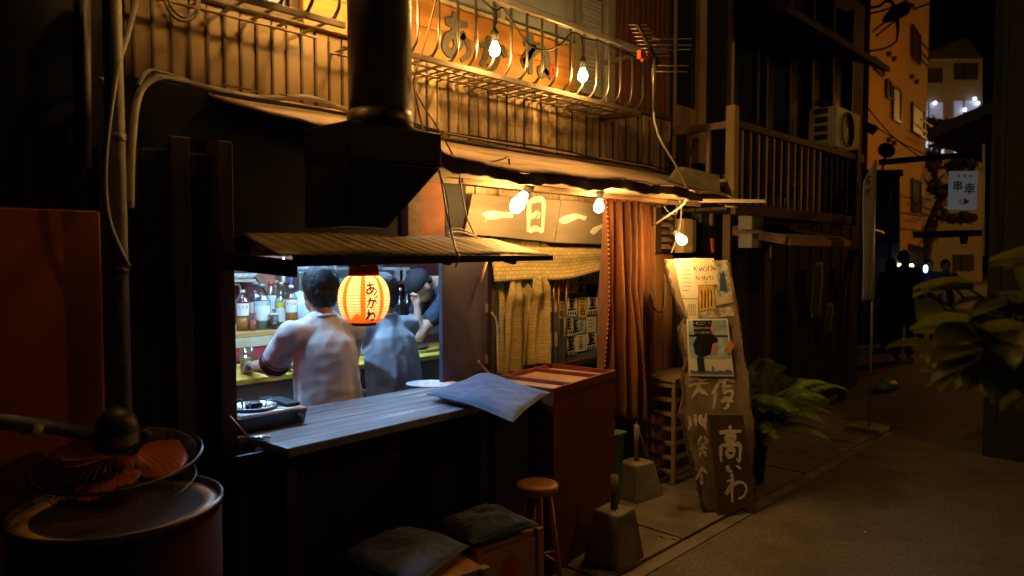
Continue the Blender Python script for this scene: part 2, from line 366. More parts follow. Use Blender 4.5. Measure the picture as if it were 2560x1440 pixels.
mSignWood = M('sign_plank_wood', (0.46, 0.21, 0.045), 0.55, var=0.3, sc=4, st=(0.5, 1, 4), bump=0.3, bsc=10, dirt=(0.24, 0.09, 0.018), dsc=3, damt=0.5, rand=0)
mSignGrey = M('weathered_sign_board', (0.25, 0.2, 0.13), 0.8, var=0.2, sc=4, st=(0.5, 1, 2.2), bump=0.35, bsc=26, dirt=(0.13, 0.1, 0.06), dsc=3.2, damt=0.55, rand=0.05)
mPaintW = M('white_brush_paint', (0.8, 0.76, 0.66), 0.7, var=0.12, sc=30, bump=0.25, bsc=80, rand=0)
mInk = M('black_ink', (0.012, 0.011, 0.012), 0.6, var=0.2, bump=0, rand=0)
mGreyCarve = M('grey_carved_letter', (0.26, 0.23, 0.19), 0.75, var=0.2, sc=14, bump=0.4, rand=0)
mRedPaint = M('red_paint', (0.55, 0.035, 0.015), 0.55, var=0.15, bump=0.1, rand=0)
mCable = M('black_cable', (0.03, 0.026, 0.024), 0.5, var=0.2, bump=0, rand=0.25)
mCableG = M('grey_cable', (0.24, 0.2, 0.16), 0.55, var=0.15, bump=0.1, rand=0.2)
mCableB = M('blue_grey_cable', (0.3, 0.32, 0.42), 0.5, var=0.1, bump=0, rand=0.1)
mCableW = M('white_cable', (0.62, 0.56, 0.46), 0.5, var=0.1, bump=0, rand=0.1)
mSocket = M('bakelite_socket', (0.05, 0.045, 0.04), 0.45, var=0.2, bump=0.1)
mBulb = EM('lit_bulb', WARM, BULB_L); mBulbU = EM('lit_bulb_upper', WARM_UP, BULB_UP); mBulbD = EM('lit_bulb_dim', WARM_UP, BULB_UP * 0.5)
mPurple = M('slate_door', (0.06, 0.05, 0.075), 0.5, var=0.25, sc=4, bump=0.2, dirt=(0.11, 0.07, 0.08), dsc=5, damt=0.5)
mCurtain = M('rust_curtain', (0.27, 0.095, 0.03), 0.9, var=0.25, sc=6, st=(1, 1, 0.4), bump=0.3, bsc=140, sheen=0.2, rand=0.08, dirt=(0.07, 0.03, 0.015), dsc=4, damt=0.8)
mNet = weave('woven_cloth', (0.5, 0.38, 0.15), (0.62, 0.62, 0.55), 9)
mPanelB = M('blue_board', (0.12, 0.19, 0.27), 0.6, var=0.15, sc=5, bump=0.1)
mPaperW = M('white_paper', (0.7, 0.66, 0.58), 0.8, var=0.08, sc=8, bump=0.1, rand=0.08)
mPaperY = M('yellow_paper', (0.66, 0.5, 0.1), 0.8, var=0.12, sc=8, bump=0.1, rand=0.08)
mBrass = M('brass_bar', (0.5, 0.28, 0.07), 0.35, metal=0.7, var=0.2, bump=0.1)
mPole = M('grey_painted_pole', (0.2, 0.17, 0.13), 0.6, metal=0.1, var=0.25, sc=8, bump=0.2, dirt=(0.07, 0.05, 0.035), dsc=3)
mRedPanel = M('dull_red_panel', (0.5, 0.12, 0.045), 0.65, var=0.15, sc=3, bump=0.15, rand=0)

# ================================================================== the ground
g = MB(); g.box((-60, -60, -0.3), (90, 90, 0.0)); ground = B('ground', g, mAsph, kind='structure')
pv = T('pavement', 'concrete slab apron along the tavern front', None, (2.4, 2.5, 0)); pv['kind'] = 'structure'
del_keys = [k for k in ('category',) if k in pv.keys()]
xs = [-1.2, -0.2, 0.8, 1.75, 2.7, 3.42, 4.1, 5.1, 6.2, 7.3]
for i in range(len(xs) - 1):
    s = MB(); g0 = 0.006
    y0 = 2.02 + 0.03 * (i % 2) * 0 - 0.004 * i
    s.box((xs[i] + g0, y0 + 0.02, -0.02), (xs[i + 1] - g0, 5.6 if i > 20 else 3.3, 0.014 + 0.003 * (i % 3)))
    B('slab', s, mConc, pv, bevel=0.004)
s = MB(); s.box((-1.2, 1.93, -0.02), (7.3, 2.012, 0.007)); B('kerb_strip', s, mConc, pv, bevel=0.003)
# small litter on the slabs
for k, (u, v) in enumerate([(1660, 1345), (1690, 1350), (1738, 1352), (2165, 1330)]):
    p = P(u, v, Z=0.02); s = MB(); a = rnd.uniform(0, 3)
    s.beam(p, p + Vector((math.cos(a), math.sin(a), 0)) * (0.03 if k < 2 else 0.012), 0.005, 0.003)
    B('litter_scrap', s, mPaperW if k > 1 else mBlack, label=['thin dark twig lying on the slab by the front block', 'second dark twig on the slab nearer the plank', 'tiny pale scrap on the slab before the leaning plank', 'pale scrap alone on the asphalt at the lower right'][k], cat='litter', group='litter on the ground')

# ================================================================== the tavern building
YF, YU = 2.9, 2.85
tav = T('tavern_building', 'two-storey wooden tavern with lit open front and low eave', 'building', (2.4, 2.9, 0))
# upper wall core and its cladding strips
up = MB(); up.box((-1.2, YU + 0.02, 2.0), (4.62, YU + 0.2, 4.6)); upw = B('upper_wall', up, mDarkWood, tav)
st = MB(); st.box((0, -0.012, 0), (0.066, 0.012, 0.46)); proto = None
bt = MB(); bt.box((-0.006, -0.02, 0), (0.006, 0.012, 0.46)); bproto = None
x = 0.62; k = 0
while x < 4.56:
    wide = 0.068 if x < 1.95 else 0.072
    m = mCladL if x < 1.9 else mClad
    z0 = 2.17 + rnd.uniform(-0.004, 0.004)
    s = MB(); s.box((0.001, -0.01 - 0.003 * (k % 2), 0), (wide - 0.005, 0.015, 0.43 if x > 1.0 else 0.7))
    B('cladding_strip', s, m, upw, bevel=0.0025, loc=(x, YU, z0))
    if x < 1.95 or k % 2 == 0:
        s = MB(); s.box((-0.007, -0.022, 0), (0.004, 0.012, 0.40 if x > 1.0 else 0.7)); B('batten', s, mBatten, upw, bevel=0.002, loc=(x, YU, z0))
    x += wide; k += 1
s = MB(); s.box((0.6, YU - 0.03, 2.6), (4.56, YU + 0.012, 2.635)); B('wall_rail', s, mBatten, upw, bevel=0.003)
# first-floor wall pieces behind the railing
s = MB(); s.box((0.6, YU, 2.637), (1.30, YU + 0.02, 3.6)); B('upper_panel', s, mClad, tav)
s = MB(); s.box((1.32, YU - 0.005, 2.637), (1.5, YU + 0.015, 3.5)); B('blue_window_panel', s, M('blue_sheet', (0.2, 0.3, 0.42), 0.5, var=0.2, sc=20, bump=0.2), tav)
s = MB(); s.box((1.52, YU - 0.01, 2.637), (3.44, YU + 0.02, 2.9)); B('sill_board', s, mBatten, tav)
win = MB(); win.box((2.2, YU, 2.9), (3.4, YU + 0.02, 3.9)); wobj = B('upper_window', win, M('frosted_pane', (0.34, 0.38, 0.38), 0.35, var=0.25, sc=3, bump=0.1, spec=0.6), tav)
for xx in (2.18, 2.78, 3.38):
    s = MB(); s.box((xx, YU - 0.03, 2.9), (xx + 0.035, YU + 0.03, 3.9)); B('window_frame', s, mAlu, wobj, bevel=0.003)
s = MB(); s.box((2.18, YU - 0.035, 2.885), (3.43, YU + 0.025, 2.92)); B('window_sill', s, mCream, wobj, bevel=0.003)
s = MB(); s.box((3.445, YU - 0.02, 2.55), (3.50, YU + 0.02, 4.2)); B('corner_post', s, M('mouldy_post', (0.36, 0.33, 0.2), 0.7, var=0.3, sc=12, st=(1, 1, 0.4), dirt=(0.16, 0.2, 0.22), dsc=9), tav, bevel=0.003)
s = MB(); s.box((3.515, YU, 2.55), (3.72, YU + 0.02, 4.2)); bw = B('blind_window', s, M('blind_back', (0.3, 0.3, 0.28), 0.6, bump=0.1), tav)
for i in range(26):
    s = MB(); z = 2.58 + i * 0.026; s.box((3.525, YU - 0.018, z), (3.715, YU - 0.004, z + 0.021)); B('blind_slat', s, M('blind_slat', (0.5, 0.5, 0.46), 0.5, var=0.08, rand=0.08), bw)
s = MB(); s.box((3.73, YU - 0.05, 2.5), (3.77, YU + 0.02, 4.2)); B('window_jamb', s, mAlu, tav, bevel=0.004)
s = MB(); s.box((3.775, YU - 0.035, 2.5), (3.845, YU + 0.02, 4.2)); B('window_jamb', s, mAlu, tav, bevel=0.004)
for i in range(11):
    xx = 3.86 + i * 0.0615
    s = MB(); s.box((xx, YU - 0.022, 2.605), (xx + 0.05, YU + 0.012, 4.2)); B('siding_strip', s, mRedWall, tav, bevel=0.006)
    s = MB(); s.box((xx + 0.049, YU - 0.008, 2.605), (xx + 0.0625, YU + 0.012, 4.2)); B('siding_joint', s, M('pale_joint', (0.34, 0.2, 0.12), 0.5), tav)
# eave: sloping weathered sheet, torn lower edge, fascia, cream soffit
def eave_fn(a, b):
    x = 1.0 + a * 3.72
    fr = 0.49 * min(1.0, max(0.02, (x - 0.98) / 0.42)) ** 0.8
    y = YU - 0.012 - fr * b; z = 2.214 - 0.192 * (fr / 0.49) * b - 0.012 * math.sin(x * 3.1) * b - 0.006 * math.sin(x * 11) * b
    if x < 1.9: z += 0.05
    elif x < 2.05: z += 0.05 * (1 - (x - 1.9) / 0.15)
    if b > 0.95: y += 0.012 * math.sin(x * 23) + 0.01 * math.sin(x * 51)
    return (x, y, z)
s = MB(); s.grid(eave_fn, 90, 8); ev = B('eave_sheet', s, mEave, tav, solid=0.012)
# loose peeling plies and cracks on the sheet
for (u0, v0, u1, v1, w) in [(1110, 372, 1300, 400, 0.012), (1340, 405, 1440, 425, 0.014), (1500, 440, 1640, 466, 0.01), (560, 262, 660, 285, 0.012), (700, 290, 820, 312, 0.016)]:
    a, b = P(u0, v0, Y=2.6), P(u1, v1, Y=2.57); s = MB(); a.z = 2.19 if u0 > 1000 else 2.235; b.z = a.z - 0.012
    s.beam(a, b, w, 0.004); B('peeling_ply', s, mEave, ev)
def fas(a, b):
    x = 1.42 + a * 3.28; y = 2.36 + 0.006 * math.sin(x * 17); top = eave_fn((x - 1.0) / 3.72, 1.0)[2] - 0.010
    return (x, y, top - 0.045 * b - 0.006 * b * math.sin(x * 13) - 0.004 * b * math.sin(x * 47))
s = MB(); s.grid(fas, 90, 2, smooth=False); B('fascia', s, mFascia, tav, solid=0.02)
x = 1.86; k = 0
while x < 4.66:
    s = MB(); s.box((x + 0.002, 2.385, 1.985 + 0.003 * (k % 2)), (min(x + 0.62, 4.66) - 0.002, 2.86, 1.998 + 0.003 * (k % 2))); B('soffit_board', s, mCream, tav, bevel=0.002); x += 0.62; k += 1
s = MB(); s.box((2.3, 2.60, 1.958), (4.6, 2.632, 1.984)); B('soffit_batten', s, mTrayWood, tav, bevel=0.002)
# lower facade: left dark wall, posts
s = MB(); s.box((-1.2, 2.62, 0), (1.10, 2.70, 1.98)); lw = B('left_wall', s, mBlack, tav)
s = MB(); s.box((-1.2, 2.63, 1.981), (0.80, 2.69, 4.4)); B('left_wall', s, mBlack, tav)
for i in range(6):
    s = MB(); s.box((0.70 + i * 0.065, 2.600, 0.2), (0.762 + i * 0.065, 2.618, 1.97)); B('wall_board', s, mBlack, lw, bevel=0.003)
s = MB(); s.box((1.075, 2.56, 0), (1.135, 2.66, 2.02)); B('door_post', s, mDarkWood, tav, bevel=0.004)
s = MB(); s.box((0.92, 2.57, 0), (0.985, 2.598, 2.02)); B('wall_post', s, mDarkWood, tav, bevel=0.004)
# head board above the serving opening
s = MB(); s.box((1.136, 2.66, 1.60), (1.95, 2.70, 1.982)); B('lintel_board', s, mBlack, tav)
s = MB(); s.box((0.80, 2.66, 1.984), (1.95, 2.70, 2.22)); B('lintel_board', s, mBlack, tav)
# slate panel and its post
s = MB(); s.box((2.40, YF - 0.02, 0.02), (2.735, YF + 0.01, 1.66)); dp = B('slate_panel', s, mPurple, tav, bevel=0.003)
for z in (1.28, 0.99):
    s = MB(); s.box((2.712, YF - 0.026, z), (2.733, YF - 0.018, z + 0.05)); B('hinge', s, mAlu, dp, bevel=0.002)
s = MB(); s.box((2.737, YF - 0.05, 0.02), (2.775, YF + 0.02, 1.72)); B('frame_post', s, mDarkWood, tav, bevel=0.004)
# window bay wall above the signs: upright slats
s = MB(); s.box((1.96, YF + 0.0, 1.60), (2.55, YF + 0.02, 1.984)); B('dark_recess', s, mBlack, tav)
x = 2.555; k = 0
while x < 4.5:
    s = MB(); s.box((x + 0.002, YF - 0.012 - 0.004 * (k % 2), 1.60), (x + 0.088, YF + 0.02, 1.985)); B('facade_slat', s, mClad, tav, bevel=0.003); x += 0.09; k += 1
# dark recess left of the sign, with a rust panel and an old post
s = MB(); s.box((2.235, YF - 0.05, 1.66), (2.395, YF - 0.02, 1.984)); B('rust_panel', s, M('rusty_panel', (0.3, 0.1, 0.035), 0.7, var=0.4, sc=5, dirt=(0.09, 0.03, 0.015), dsc=4), tav, bevel=0.003)
s = MB(); s.box((2.40, YF - 0.045, 1.66), (2.55, YF - 0.021, 1.984)); B('dark_gap_sheet', s, mBlack, tav, bevel=0.003)  # black sheet standing in for the shaded gap beside the slats
s = MB(); s.box((2.13, YF - 0.08, 1.64), (2.215, YF - 0.02, 1.983)); B('rough_post', s, M('bark_post', (0.2, 0.14, 0.08), 0.9, var=0.4, sc=14, bump=0.8), tav, bevel=0.006)
s = MB(); s.box((2.2, YF - 0.035, 1.60), (4.5, YF - 0.02, 1.655)); B('head_rail', s, mClad, tav, bevel=0.004)
# poster window: blue board, sill wall, frame posts
s = MB(); s.box((3.20, YF + 0.02, 0.90), (3.86, YF + 0.04, 1.62)); pb = B('blue_board', s, mPanelB, tav)
s = MB(); s.box((2.776, YF - 0.015, 0.0), (4.5, YF + 0.03, 0.90)); B('dado_wall', s, mBlack, tav)
s = MB(); s.box((2.776, YF + 0.06, 0.9), (3.2, YF + 0.09, 1.66)); B('inner_shutter', s, M('inner_shutter', (0.3, 0.2, 0.09), 0.8, var=0.2), tav)
s = MB(); s.box((3.17, YF - 0.04, 0.90), (3.235, YF + 0.03, 1.62)); B('window_post', s, mDarkWood, tav, bevel=0.004)
s = MB(); s.box((2.776, YF - 0.045, 0.885), (3.86, YF + 0.02, 0.925)); B('window_ledge', s, mDarkWood, tav, bevel=0.004)
for u in (1327, 1384, 1397, 1416):
    a = P(u, 700, Y=YF - 0.035); s = MB(); s.tube([(a.x, a.y, 0.925), (a.x, a.y, 1.6)], 0.006 if u > 1350 else 0.004, 8); B('window_bar', s, mBrass, tav)
s = MB(); s.box((3.86, YF, 0.0), (4.62, YF + 0.05, 2.0)); B('curtain_wall', s, mDarkWood, tav)
# plank wall right of the curtain
for i in range(5):
    s = MB(); xx = 4.33 + i * 0.062; s.box((xx, YF - 0.05 - 0.004 * (i % 2), 0.0), (xx + 0.058, YF - 0.001, 1.93)); B('wall_plank', s, M('amber_plank', (0.4, 0.2, 0.06), 0.5, var=0.3, sc=5, st=(1.2, 1.2, 0.15), bump=0.25, rand=0.12), tav, bevel=0.003)
s = MB(); s.box((4.29, YF - 0.10, 0), (4.326, YF - 0.001, 1.95)); B('wall_post', s, mTrayWood, tav, bevel=0.004)

# ------------------------------------------------------------------ posters on the blue board: each sheet its own thing
shts = [  # u, v centre, width px, height px, paper, script
 (1386, 723, 26, 44, 'W', '三岳'), (1386, 762, 26, 38, 'W', None), (1378, 795, 16, 30, 'K', None), (1386, 850, 26, 36, 'W', '五八'),
 (1432, 710, 22, 46, 'Y', '三岳'), (1409, 710, 12, 44, 'W', 'kuro'), (1409, 775, 12, 44, 'Y', '三岳'), (1457, 696, 26, 34, 'W', 'kuro'), (1486, 695, 26, 32, 'W', None),
 (1434, 768, 26, 48, 'W', 'kuro'), (1458, 722, 24, 36, 'W', 'kuro'), (1485, 724, 22, 34, 'K', None), (1461, 768, 22, 52, 'Y', '三岳'), (1486, 765, 26, 44, 'W', 'kuro'),
 (1425, 818, 22, 46, 'W', 'kuro'), (1445, 824, 24, 46, 'W', 'kuro'), (1459, 817, 20, 32, 'B', '五八'), (1483, 812, 24, 40, 'W', None),
 (1432, 868, 28, 42, 'W', 'kuro'), (1456, 858, 24, 42, 'W', '三岳'), (1484, 854, 28, 42, 'W', 'kuro')]
PAP = {'W': mPaperW, 'Y': mPaperY, 'K': M('dark_card', (0.05, 0.045, 0.04), 0.6), 'B': M('pale_blue_paper', (0.45, 0.55, 0.62), 0.8, var=0.08)}
colour = {'W': 'white', 'Y': 'yellow', 'K': 'dark', 'B': 'pale blue'}
for i, (u, v, w, h, pc, tx) in enumerate(shts):
    c = P(u, v, Y=YF); z = (P(u, v - h / 2, Y=YF).z - P(u, v + h / 2, Y=YF).z); xw = (P(u + w / 2, v, Y=YF).x - P(u - w / 2, v, Y=YF).x)
    yo = YF + 0.0195 - 0.0012 * (i % 5); rot = rnd.uniform(-0.05, 0.05)
    fr = fr3((c.x, yo, c.z), (math.cos(rot), 0, math.sin(rot)), (-math.sin(rot), 0, math.cos(rot)))
    row = 1 + int(i * 0.2)
    t = T('pasted_label', f"{colour[pc]} {'brush-lettered' if tx == 'kuro' else 'printed' if tx else 'plain worn'} bottle label on the blue board, " + ['top left', 'upper left, second down', 'left, small and third down', 'bottom left', 'top, right of the bars', 'top, between the bars', 'mid height between the bars', 'top, third from the curtain', 'top corner by the curtain', 'mid height just right of the bars', 'upper, second from the curtain', 'upper right, square', 'mid height, second from the curtain', 'mid height beside the curtain', 'lower, touching the bars', 'lower, right of the bars', 'lower middle', 'lower, beside the curtain', 'lowest, touching the bars', 'lowest, in the middle', 'lowest corner by the curtain'][i], 'label', (c.x, yo, c.z), 'labels pasted on the blue board')
    n = 5; poly = [(-xw / 2 + rnd.uniform(0, 0.004), -z / 2 + rnd.uniform(0, 0.006)), (xw / 2 - rnd.uniform(0, 0.004), -z / 2), (xw / 2, z / 2 - rnd.uniform(0, 0.005)), (-xw / 2, z / 2)]
    s = MB(); s.prism(poly, fr, 0.001); B('sheet', s, PAP[pc], t)
    if tx == 'kuro':
        s = MB(); sc = min(xw, z) * 0.95; f2 = (fr[0] - fr[1] * sc / 2 - fr[2] * (sc * 0.62), fr[1] * sc, fr[2] * sc * 1.25); strokes(s, GLYPH['kuro'], f2, 0.11, 0.0008, 0.0012, i); B('lettering', s, mInk, t)
    elif tx:
        s = MB()
        for q, ch in enumerate(tx): font(s, ch, (fr[0] + fr[2] * (z * (0.2 - 0.42 * q)), fr[1], fr[2]), min(xw * 0.8, z * 0.42), 0.02, 0.0008, 0.0012)
        B('lettering', s, mInk, t)
    else:
        s = MB()
        for q in range(3): s.prism([(-xw * 0.3, z * (0.25 - 0.2 * q)), (xw * rnd.uniform(0, 0.35), z * (0.25 - 0.2 * q)), (xw * 0.2, z * (0.32 - 0.2 * q)), (-xw * 0.3, z * (0.32 - 0.2 * q))], fr, 0.0006, d0=0.0012)
        B('faded_print', s, mGreyCarve, t)

# ------------------------------------------------------------------ interior of the tavern (setting)
mIn = M('dark_red_wall', (0.2, 0.045, 0.04), 0.7, var=0.25, sc=3, bump=0.2, rand=0)
mInB = M('orange_brown_wall', (0.42, 0.17, 0.09), 0.7, var=0.2, sc=3, bump=0.15, rand=0)
s = MB(); s.box((1.0, 5.4, 0), (5.2, 5.5, 2.3)); wb = B('back_wall', s, mIn, kind='structure')
poly = [(2.45, 1.75), (2.42, 1.62), (2.86, 1.0), (3.05, 1.0), (3.05, 1.75)]
s = MB(); s.prism([(x, z) for x, z in poly], fr3((0, 5.399, 0), (1, 0, 0), (0, 0, 1)), 0.02); B('wall_board', s, mInB, wb)
s = MB(); s.box((3.07, 5.33, 0.8), (3.13, 5.399, 2.0)); B('wall_post', s, M('red_post', (0.26, 0.05, 0.04), 0.5), wb, bevel=0.005)
s = MB(); s.box((3.16, 5.36, 0.8), (3.36, 5.399, 2.0)); B('wall_board', s, mInB, wb)
s = MB(); s.box((1.11, 5.37, 1.72), (4.62, 5.399, 2.24)); B('upper_panel', s, M('pale_reflector', (0.6, 0.6, 0.58), 0.5), wb)  # unseen pale panel added as a reflector for the counter sheen
s = MB(); s.box((1.0, 2.90, 2.25), (5.2, 5.4, 2.3)); B('interior_ceiling', s, M('pale_ceiling', (0.62, 0.6, 0.56), 0.8), kind='structure')
s = MB(); s.box((1.0, 2.71, -0.02), (5.2, 5.4, 0.0195)); B('interior_floor', s, M('floor_dark', (0.06, 0.05, 0.045), 0.7), kind='structure')
s = MB(); s.box((0.99, 2.71, 0.02), (1.1, 5.4, 2.15)); B('side_wall_left', s, mIn, kind='structure')
s = MB(); s.box((4.63, 2.955, 0.02), (4.7, 5.4, 2.25)); B('side_wall_right', s, mIn, kind='structure')

# ================================================================== balcony railing
YR = 2.50
def railing(label, X0, X1, dz, right, top=0.0):
    rail = T('balcony_railing', label, 'railing', ((X0 + X1) / 2, YR, 2.36 + dz), 'steel balcony railings'); D = lambda z: z + (top if z > 2.7 else dz)
    s = MB(); s.box((X0, YR - 0.022, D(2.84)), (X1, YR + 0.022, D(2.875))); B('top_rail', s, mAlu, rail, bevel=0.006)
    s = MB(); s.tube([(0, 0, D(2.84)), (0, 0, D(2.485)), (0, 0.012, D(2.445)), (0, 0.045, D(2.415)), (0, 0.1, D(2.408)), (0, 0.2, D(2.408)), (0, 0.33, D(2.408))], 0.0075, 8); bar0 = None
    x = X0 + 0.06
    while x < X1 + 0.01:
        if bar0 is None: bar0 = B('baluster', s, mSteel, rail, loc=(x, YR, 0))
        else: dup(bar0, rail, (x + rnd.uniform(-0.003, 0.003), YR, 0))
        x += 0.1165
    for i in range(2):
        y = YR + 0.13 + i * 0.12; s = MB(); s.box((X0, y, D(2.386)), (X1, y + 0.02, D(2.392))); B('floor_strip', s, mTray, rail)
    if right:
        s = MB(); s.box((0.0, 0.04, D(2.3925)), (0.012, 0.33, D(2.397))); c0 = None; x = X0 + 0.5
        while x < X1 - 0.02:
            if c0 is None: c0 = B('floor_slat', s, mTray, rail, loc=(x, YR, 0))
            else: dup(c0, rail, (x, YR, 0))
            x += 0.058
    s = MB(); s.box((X0, YR + 0.025, D(2.376)), (X1, YR + 0.043, D(2.402))); B('floor_angle', s, mTray, rail, bevel=0.002)
    for (z, y0) in ((2.855, 0.0), (2.39, 0.05)):
        s = MB(); s.beam((X1 if right else X0, YR + y0, D(z)), (X1 if right else X0, YU - 0.03, D(z)), 0.03, 0.03); B('end_bracket', s, mSteel, rail)
railing('steel balcony railing with bent bars before the carved sign', 1.66, 3.72, 0.105, True)
railing('steel balcony railing with bent bars left of the exhaust flue', 0.80, 1.60, 0.155, False, 0.05)

# ------------------------------------------------------------------ carved sign behind the railing
sg = T('carved_sign', 'long amber wooden plank sign with carved grey characters behind the railing', 'sign', (2.5, YU - 0.05, 2.6))
for i in range(2):
    s = MB(); z0 = 2.60 + i * 0.142; s.box((1.56, YU - 0.055, z0 + (0.001 if i else 0)), (3.40, YU - 0.022, z0 + 0.141)); B('plank', s, mSignWood, sg, bevel=0.004)
def upright(cx, cz, h, w=None, Y=0): w = w or h; return fr3((cx - w / 2, Y, cz - h / 2), (w, 0, 0), (0, 0, h))
for (gl, u, v, h, w) in (('a', 1142, 92, 0.25, 0.22), ('ka', 1232, 135, 0.2, 0.24), ('ne', 1342, 140, 0.25, 0.27)):
    c = P(u, v, Y=YU - 0.06); s = MB(); strokes(s, GLYPH[gl], upright(c.x, c.z, h, w, YU - 0.056), 0.17, 0.012, 0, 3, taper=False, rough=0.04); B('carved_character', s, M('dark_carved_letter', (0.1, 0.09, 0.075), 0.7, var=0.3, sc=14, bump=0.4, rand=0), sg)
c = P(1384, 178, Y=YU - 0.06); s = MB()
ring = [(50 + 42 * math.cos(a * 0.5236), 50 + 46 * math.sin(a * 0.5236)) for a in range(13)]
strokes(s, [ring, [(38, 72), (60, 58), (44, 46), (62, 30)], [(34, 40), (60, 26)]], upright(c.x, c.z, 0.085, 0.07, YU - 0.056), 0.13, 0.004, 0, 2, taper=False); B('seal', s, mRedPaint, sg)

RIMG = Vector((math.sin(YAW), -math.cos(YAW), 0))
# ------------------------------------------------------------------ bulbs and their sockets
def bulb(p, tip, name_label, r=0.027, long=1.0, bm=None):
    """p = centre of the glass, tip = direction from socket to tip"""
    p = Vector(p); d = Vector(tip).normalized()
    z = Vector((0, 0, 1)); q = z.rotation_difference(-d).to_matrix()
    t = T('light_bulb', name_label, 'light bulb', tuple(p), 'bare bulbs on the tavern front')
    prof = [(0.0, -r * long), (r * 0.5, -r * 0.88 * long), (r * 0.86, -r * 0.52 * long), (r, 0), (r * 0.9, r * 0.5), (r * 0.62, r * 1.15 * long), (r * 0.46, r * 1.6 * long)]
    s = MB(); s.lathe(prof, p, 14, q); B('glass', s, bm or mBulb, t)
    e = r * 1.6 * long; s = MB()
    s.lathe([(r * 0.5, e), (r * 0.62, e + 0.002), (r * 0.62, e + 0.026), (r * 0.74, e + 0.028), (r * 0.74, e + 0.05), (r * 0.5, e + 0.056), (r * 0.28, e + 0.07), (0.0, e + 0.072)], p, 14, q); B('socket', s, mSocket, t)
    return p - d * (e + 0.07)
s1 = bulb(P(1237, 127, Y=YR - 0.035), (0, 0, -1), 'lit bulb hanging on the railing before the carved sign', 0.026, bm=mBulbU)
s00 = bulb((1.50, YR - 0.035, 2.80), (0, 0, -1), 'lit bulb on the railing left of the exhaust flue', 0.027, bm=mBulbU)
s000 = bulb((0.86, YR - 0.04, 2.80), (0, 0, -1), 'lit bulb at the far left end of the railing', 0.027, bm=mBulbD)
s0 = bulb((1.78, YR - 0.035, 2.70), (0, 0, -1), 'lit bulb on the railing behind the exhaust flue', 0.027, bm=mBulbU)
s2 = bulb(P(1457, 192, Y=YR - 0.035), (0, 0, -1), 'lit bulb hanging on the railing beside the blind window', 0.027, bm=mBulbU)
Pb3 = P(1294, 512, Y=2.52); s3 = bulb(Pb3, RIMG * -0.55 + Vector((0, 0, -0.83)), 'large tilted lit bulb over the character board', 0.037, 1.25)
s4 = bulb(P(1497, 519, Y=2.54), RIMG * -0.1 + Vector((0, 0, -0.95)), 'lit bulb at the top corner of the rust curtain', 0.030)
s5 = bulb(P(1705, 601, Y=2.36), RIMG * 0.62 + Vector((0, 0, -0.75)), 'lit bulb above the leaning plank by the yellow meter box', 0.030, bm=mBulbU)

# ------------------------------------------------------------------ cables
def cable(label, pts, r, m=None, cat='cable', sub=6, n=6):
    s = MB(); s.tube([p if isinstance(p, Vector) else P(p[0], p[1], Y=p[2]) for p in pts], r, n, sub=sub)
    return B('cable', s, m or mCable, label=label, cat=cat, group='cables strung over the tavern front')
yc = YR - 0.035
cable('black bulb cable looping in a deep swag along the railing', [(1180, -30, yc), (1215, 8, yc), (1240, 26, yc), (1258, 20, yc), (1285, 62, yc), (1325, 112, yc), (1365, 125, yc), (1400, 112, yc), (1425, 86, yc), (1440, 82, yc), (1462, 96, yc), (1500, 104, yc), (1550, 128, yc), (1600, 146, yc)], 0.0045)
cable('short black drop cord to the bulb before the carved sign', [P(1240, 26, Y=yc), P(1241, 55, Y=yc), s1], 0.004)
cable('short black drop cord to the bulb by the blind window', [P(1452, 88, Y=yc), P(1457, 110, Y=yc), s2], 0.004)
cable('thin brown wire dropping from the railing to the canopy', [(1092, -10, 2.38), (1066, 95, 2.38), (1040, 180, 2.38), (1034, 214, 2.4), (1055, 258, 2.4), (1100, 330, 2.4), (1142, 410, 2.42), (1153, 470, 2.5), (1166, 540, 2.6), (1190, 592, 2.64)], 0.004, M('brown_wire', (0.22, 0.1, 0.04), 0.5))
cable('pale wire tied beside the flue at the eave', [(1034, 214, 2.4), (1042, 255, 2.4), (1052, 300, 2.42), (1066, 345, 2.45)], 0.005, mCableG)
cable('frayed pale wires hanging from the hood over the canopy', [(1098, 425, 2.4), (1108, 480, 2.42), (1118, 540, 2.45), (1130, 590, 2.36), (1142, 632, 2.27), (1146, 650, 2.27), (1138, 668, 2.27)], 0.0045, mCableG)
cable('second black wire clipped to the canopy edge', [(1080, 395, 2.45), (1112, 470, 2.5), (1126, 560, 2.42), (1140, 628, 2.268), (1150, 640, 2.268), (1144, 655, 2.268)], 0.003)
cable('thick grey conduit bending over the plywood eave', [(325, 520, 2.5), (330, 360, 2.55), (346, 240, 2.6), (388, 197, 2.66), (450, 203, 2.7), (530, 222, 2.74), (640, 244, 2.76), (720, 244, 2.76), (780, 246, 2.76), (880, 280, 2.76)], 0.013, mCableG)
cable('thin conduit running under the thick one at the plywood eave', [(345, 215, 2.58), (370, 178, 2.6), (420, 185, 2.7), (560, 232, 2.74), (700, 262, 2.76), (880, 296, 2.76)], 0.007, mCableG)
cable('grey cable sagging down the old street pole', [(346, -20, 2.55), (318, 90, 2.52), (296, 160, 2.48), (278, 260, 2.46), (264, 380, 2.46), (262, 480, 2.46), (274, 560, 2.46), (300, 625, 2.46), (322, 668, 2.46)], 0.009, mCableG)
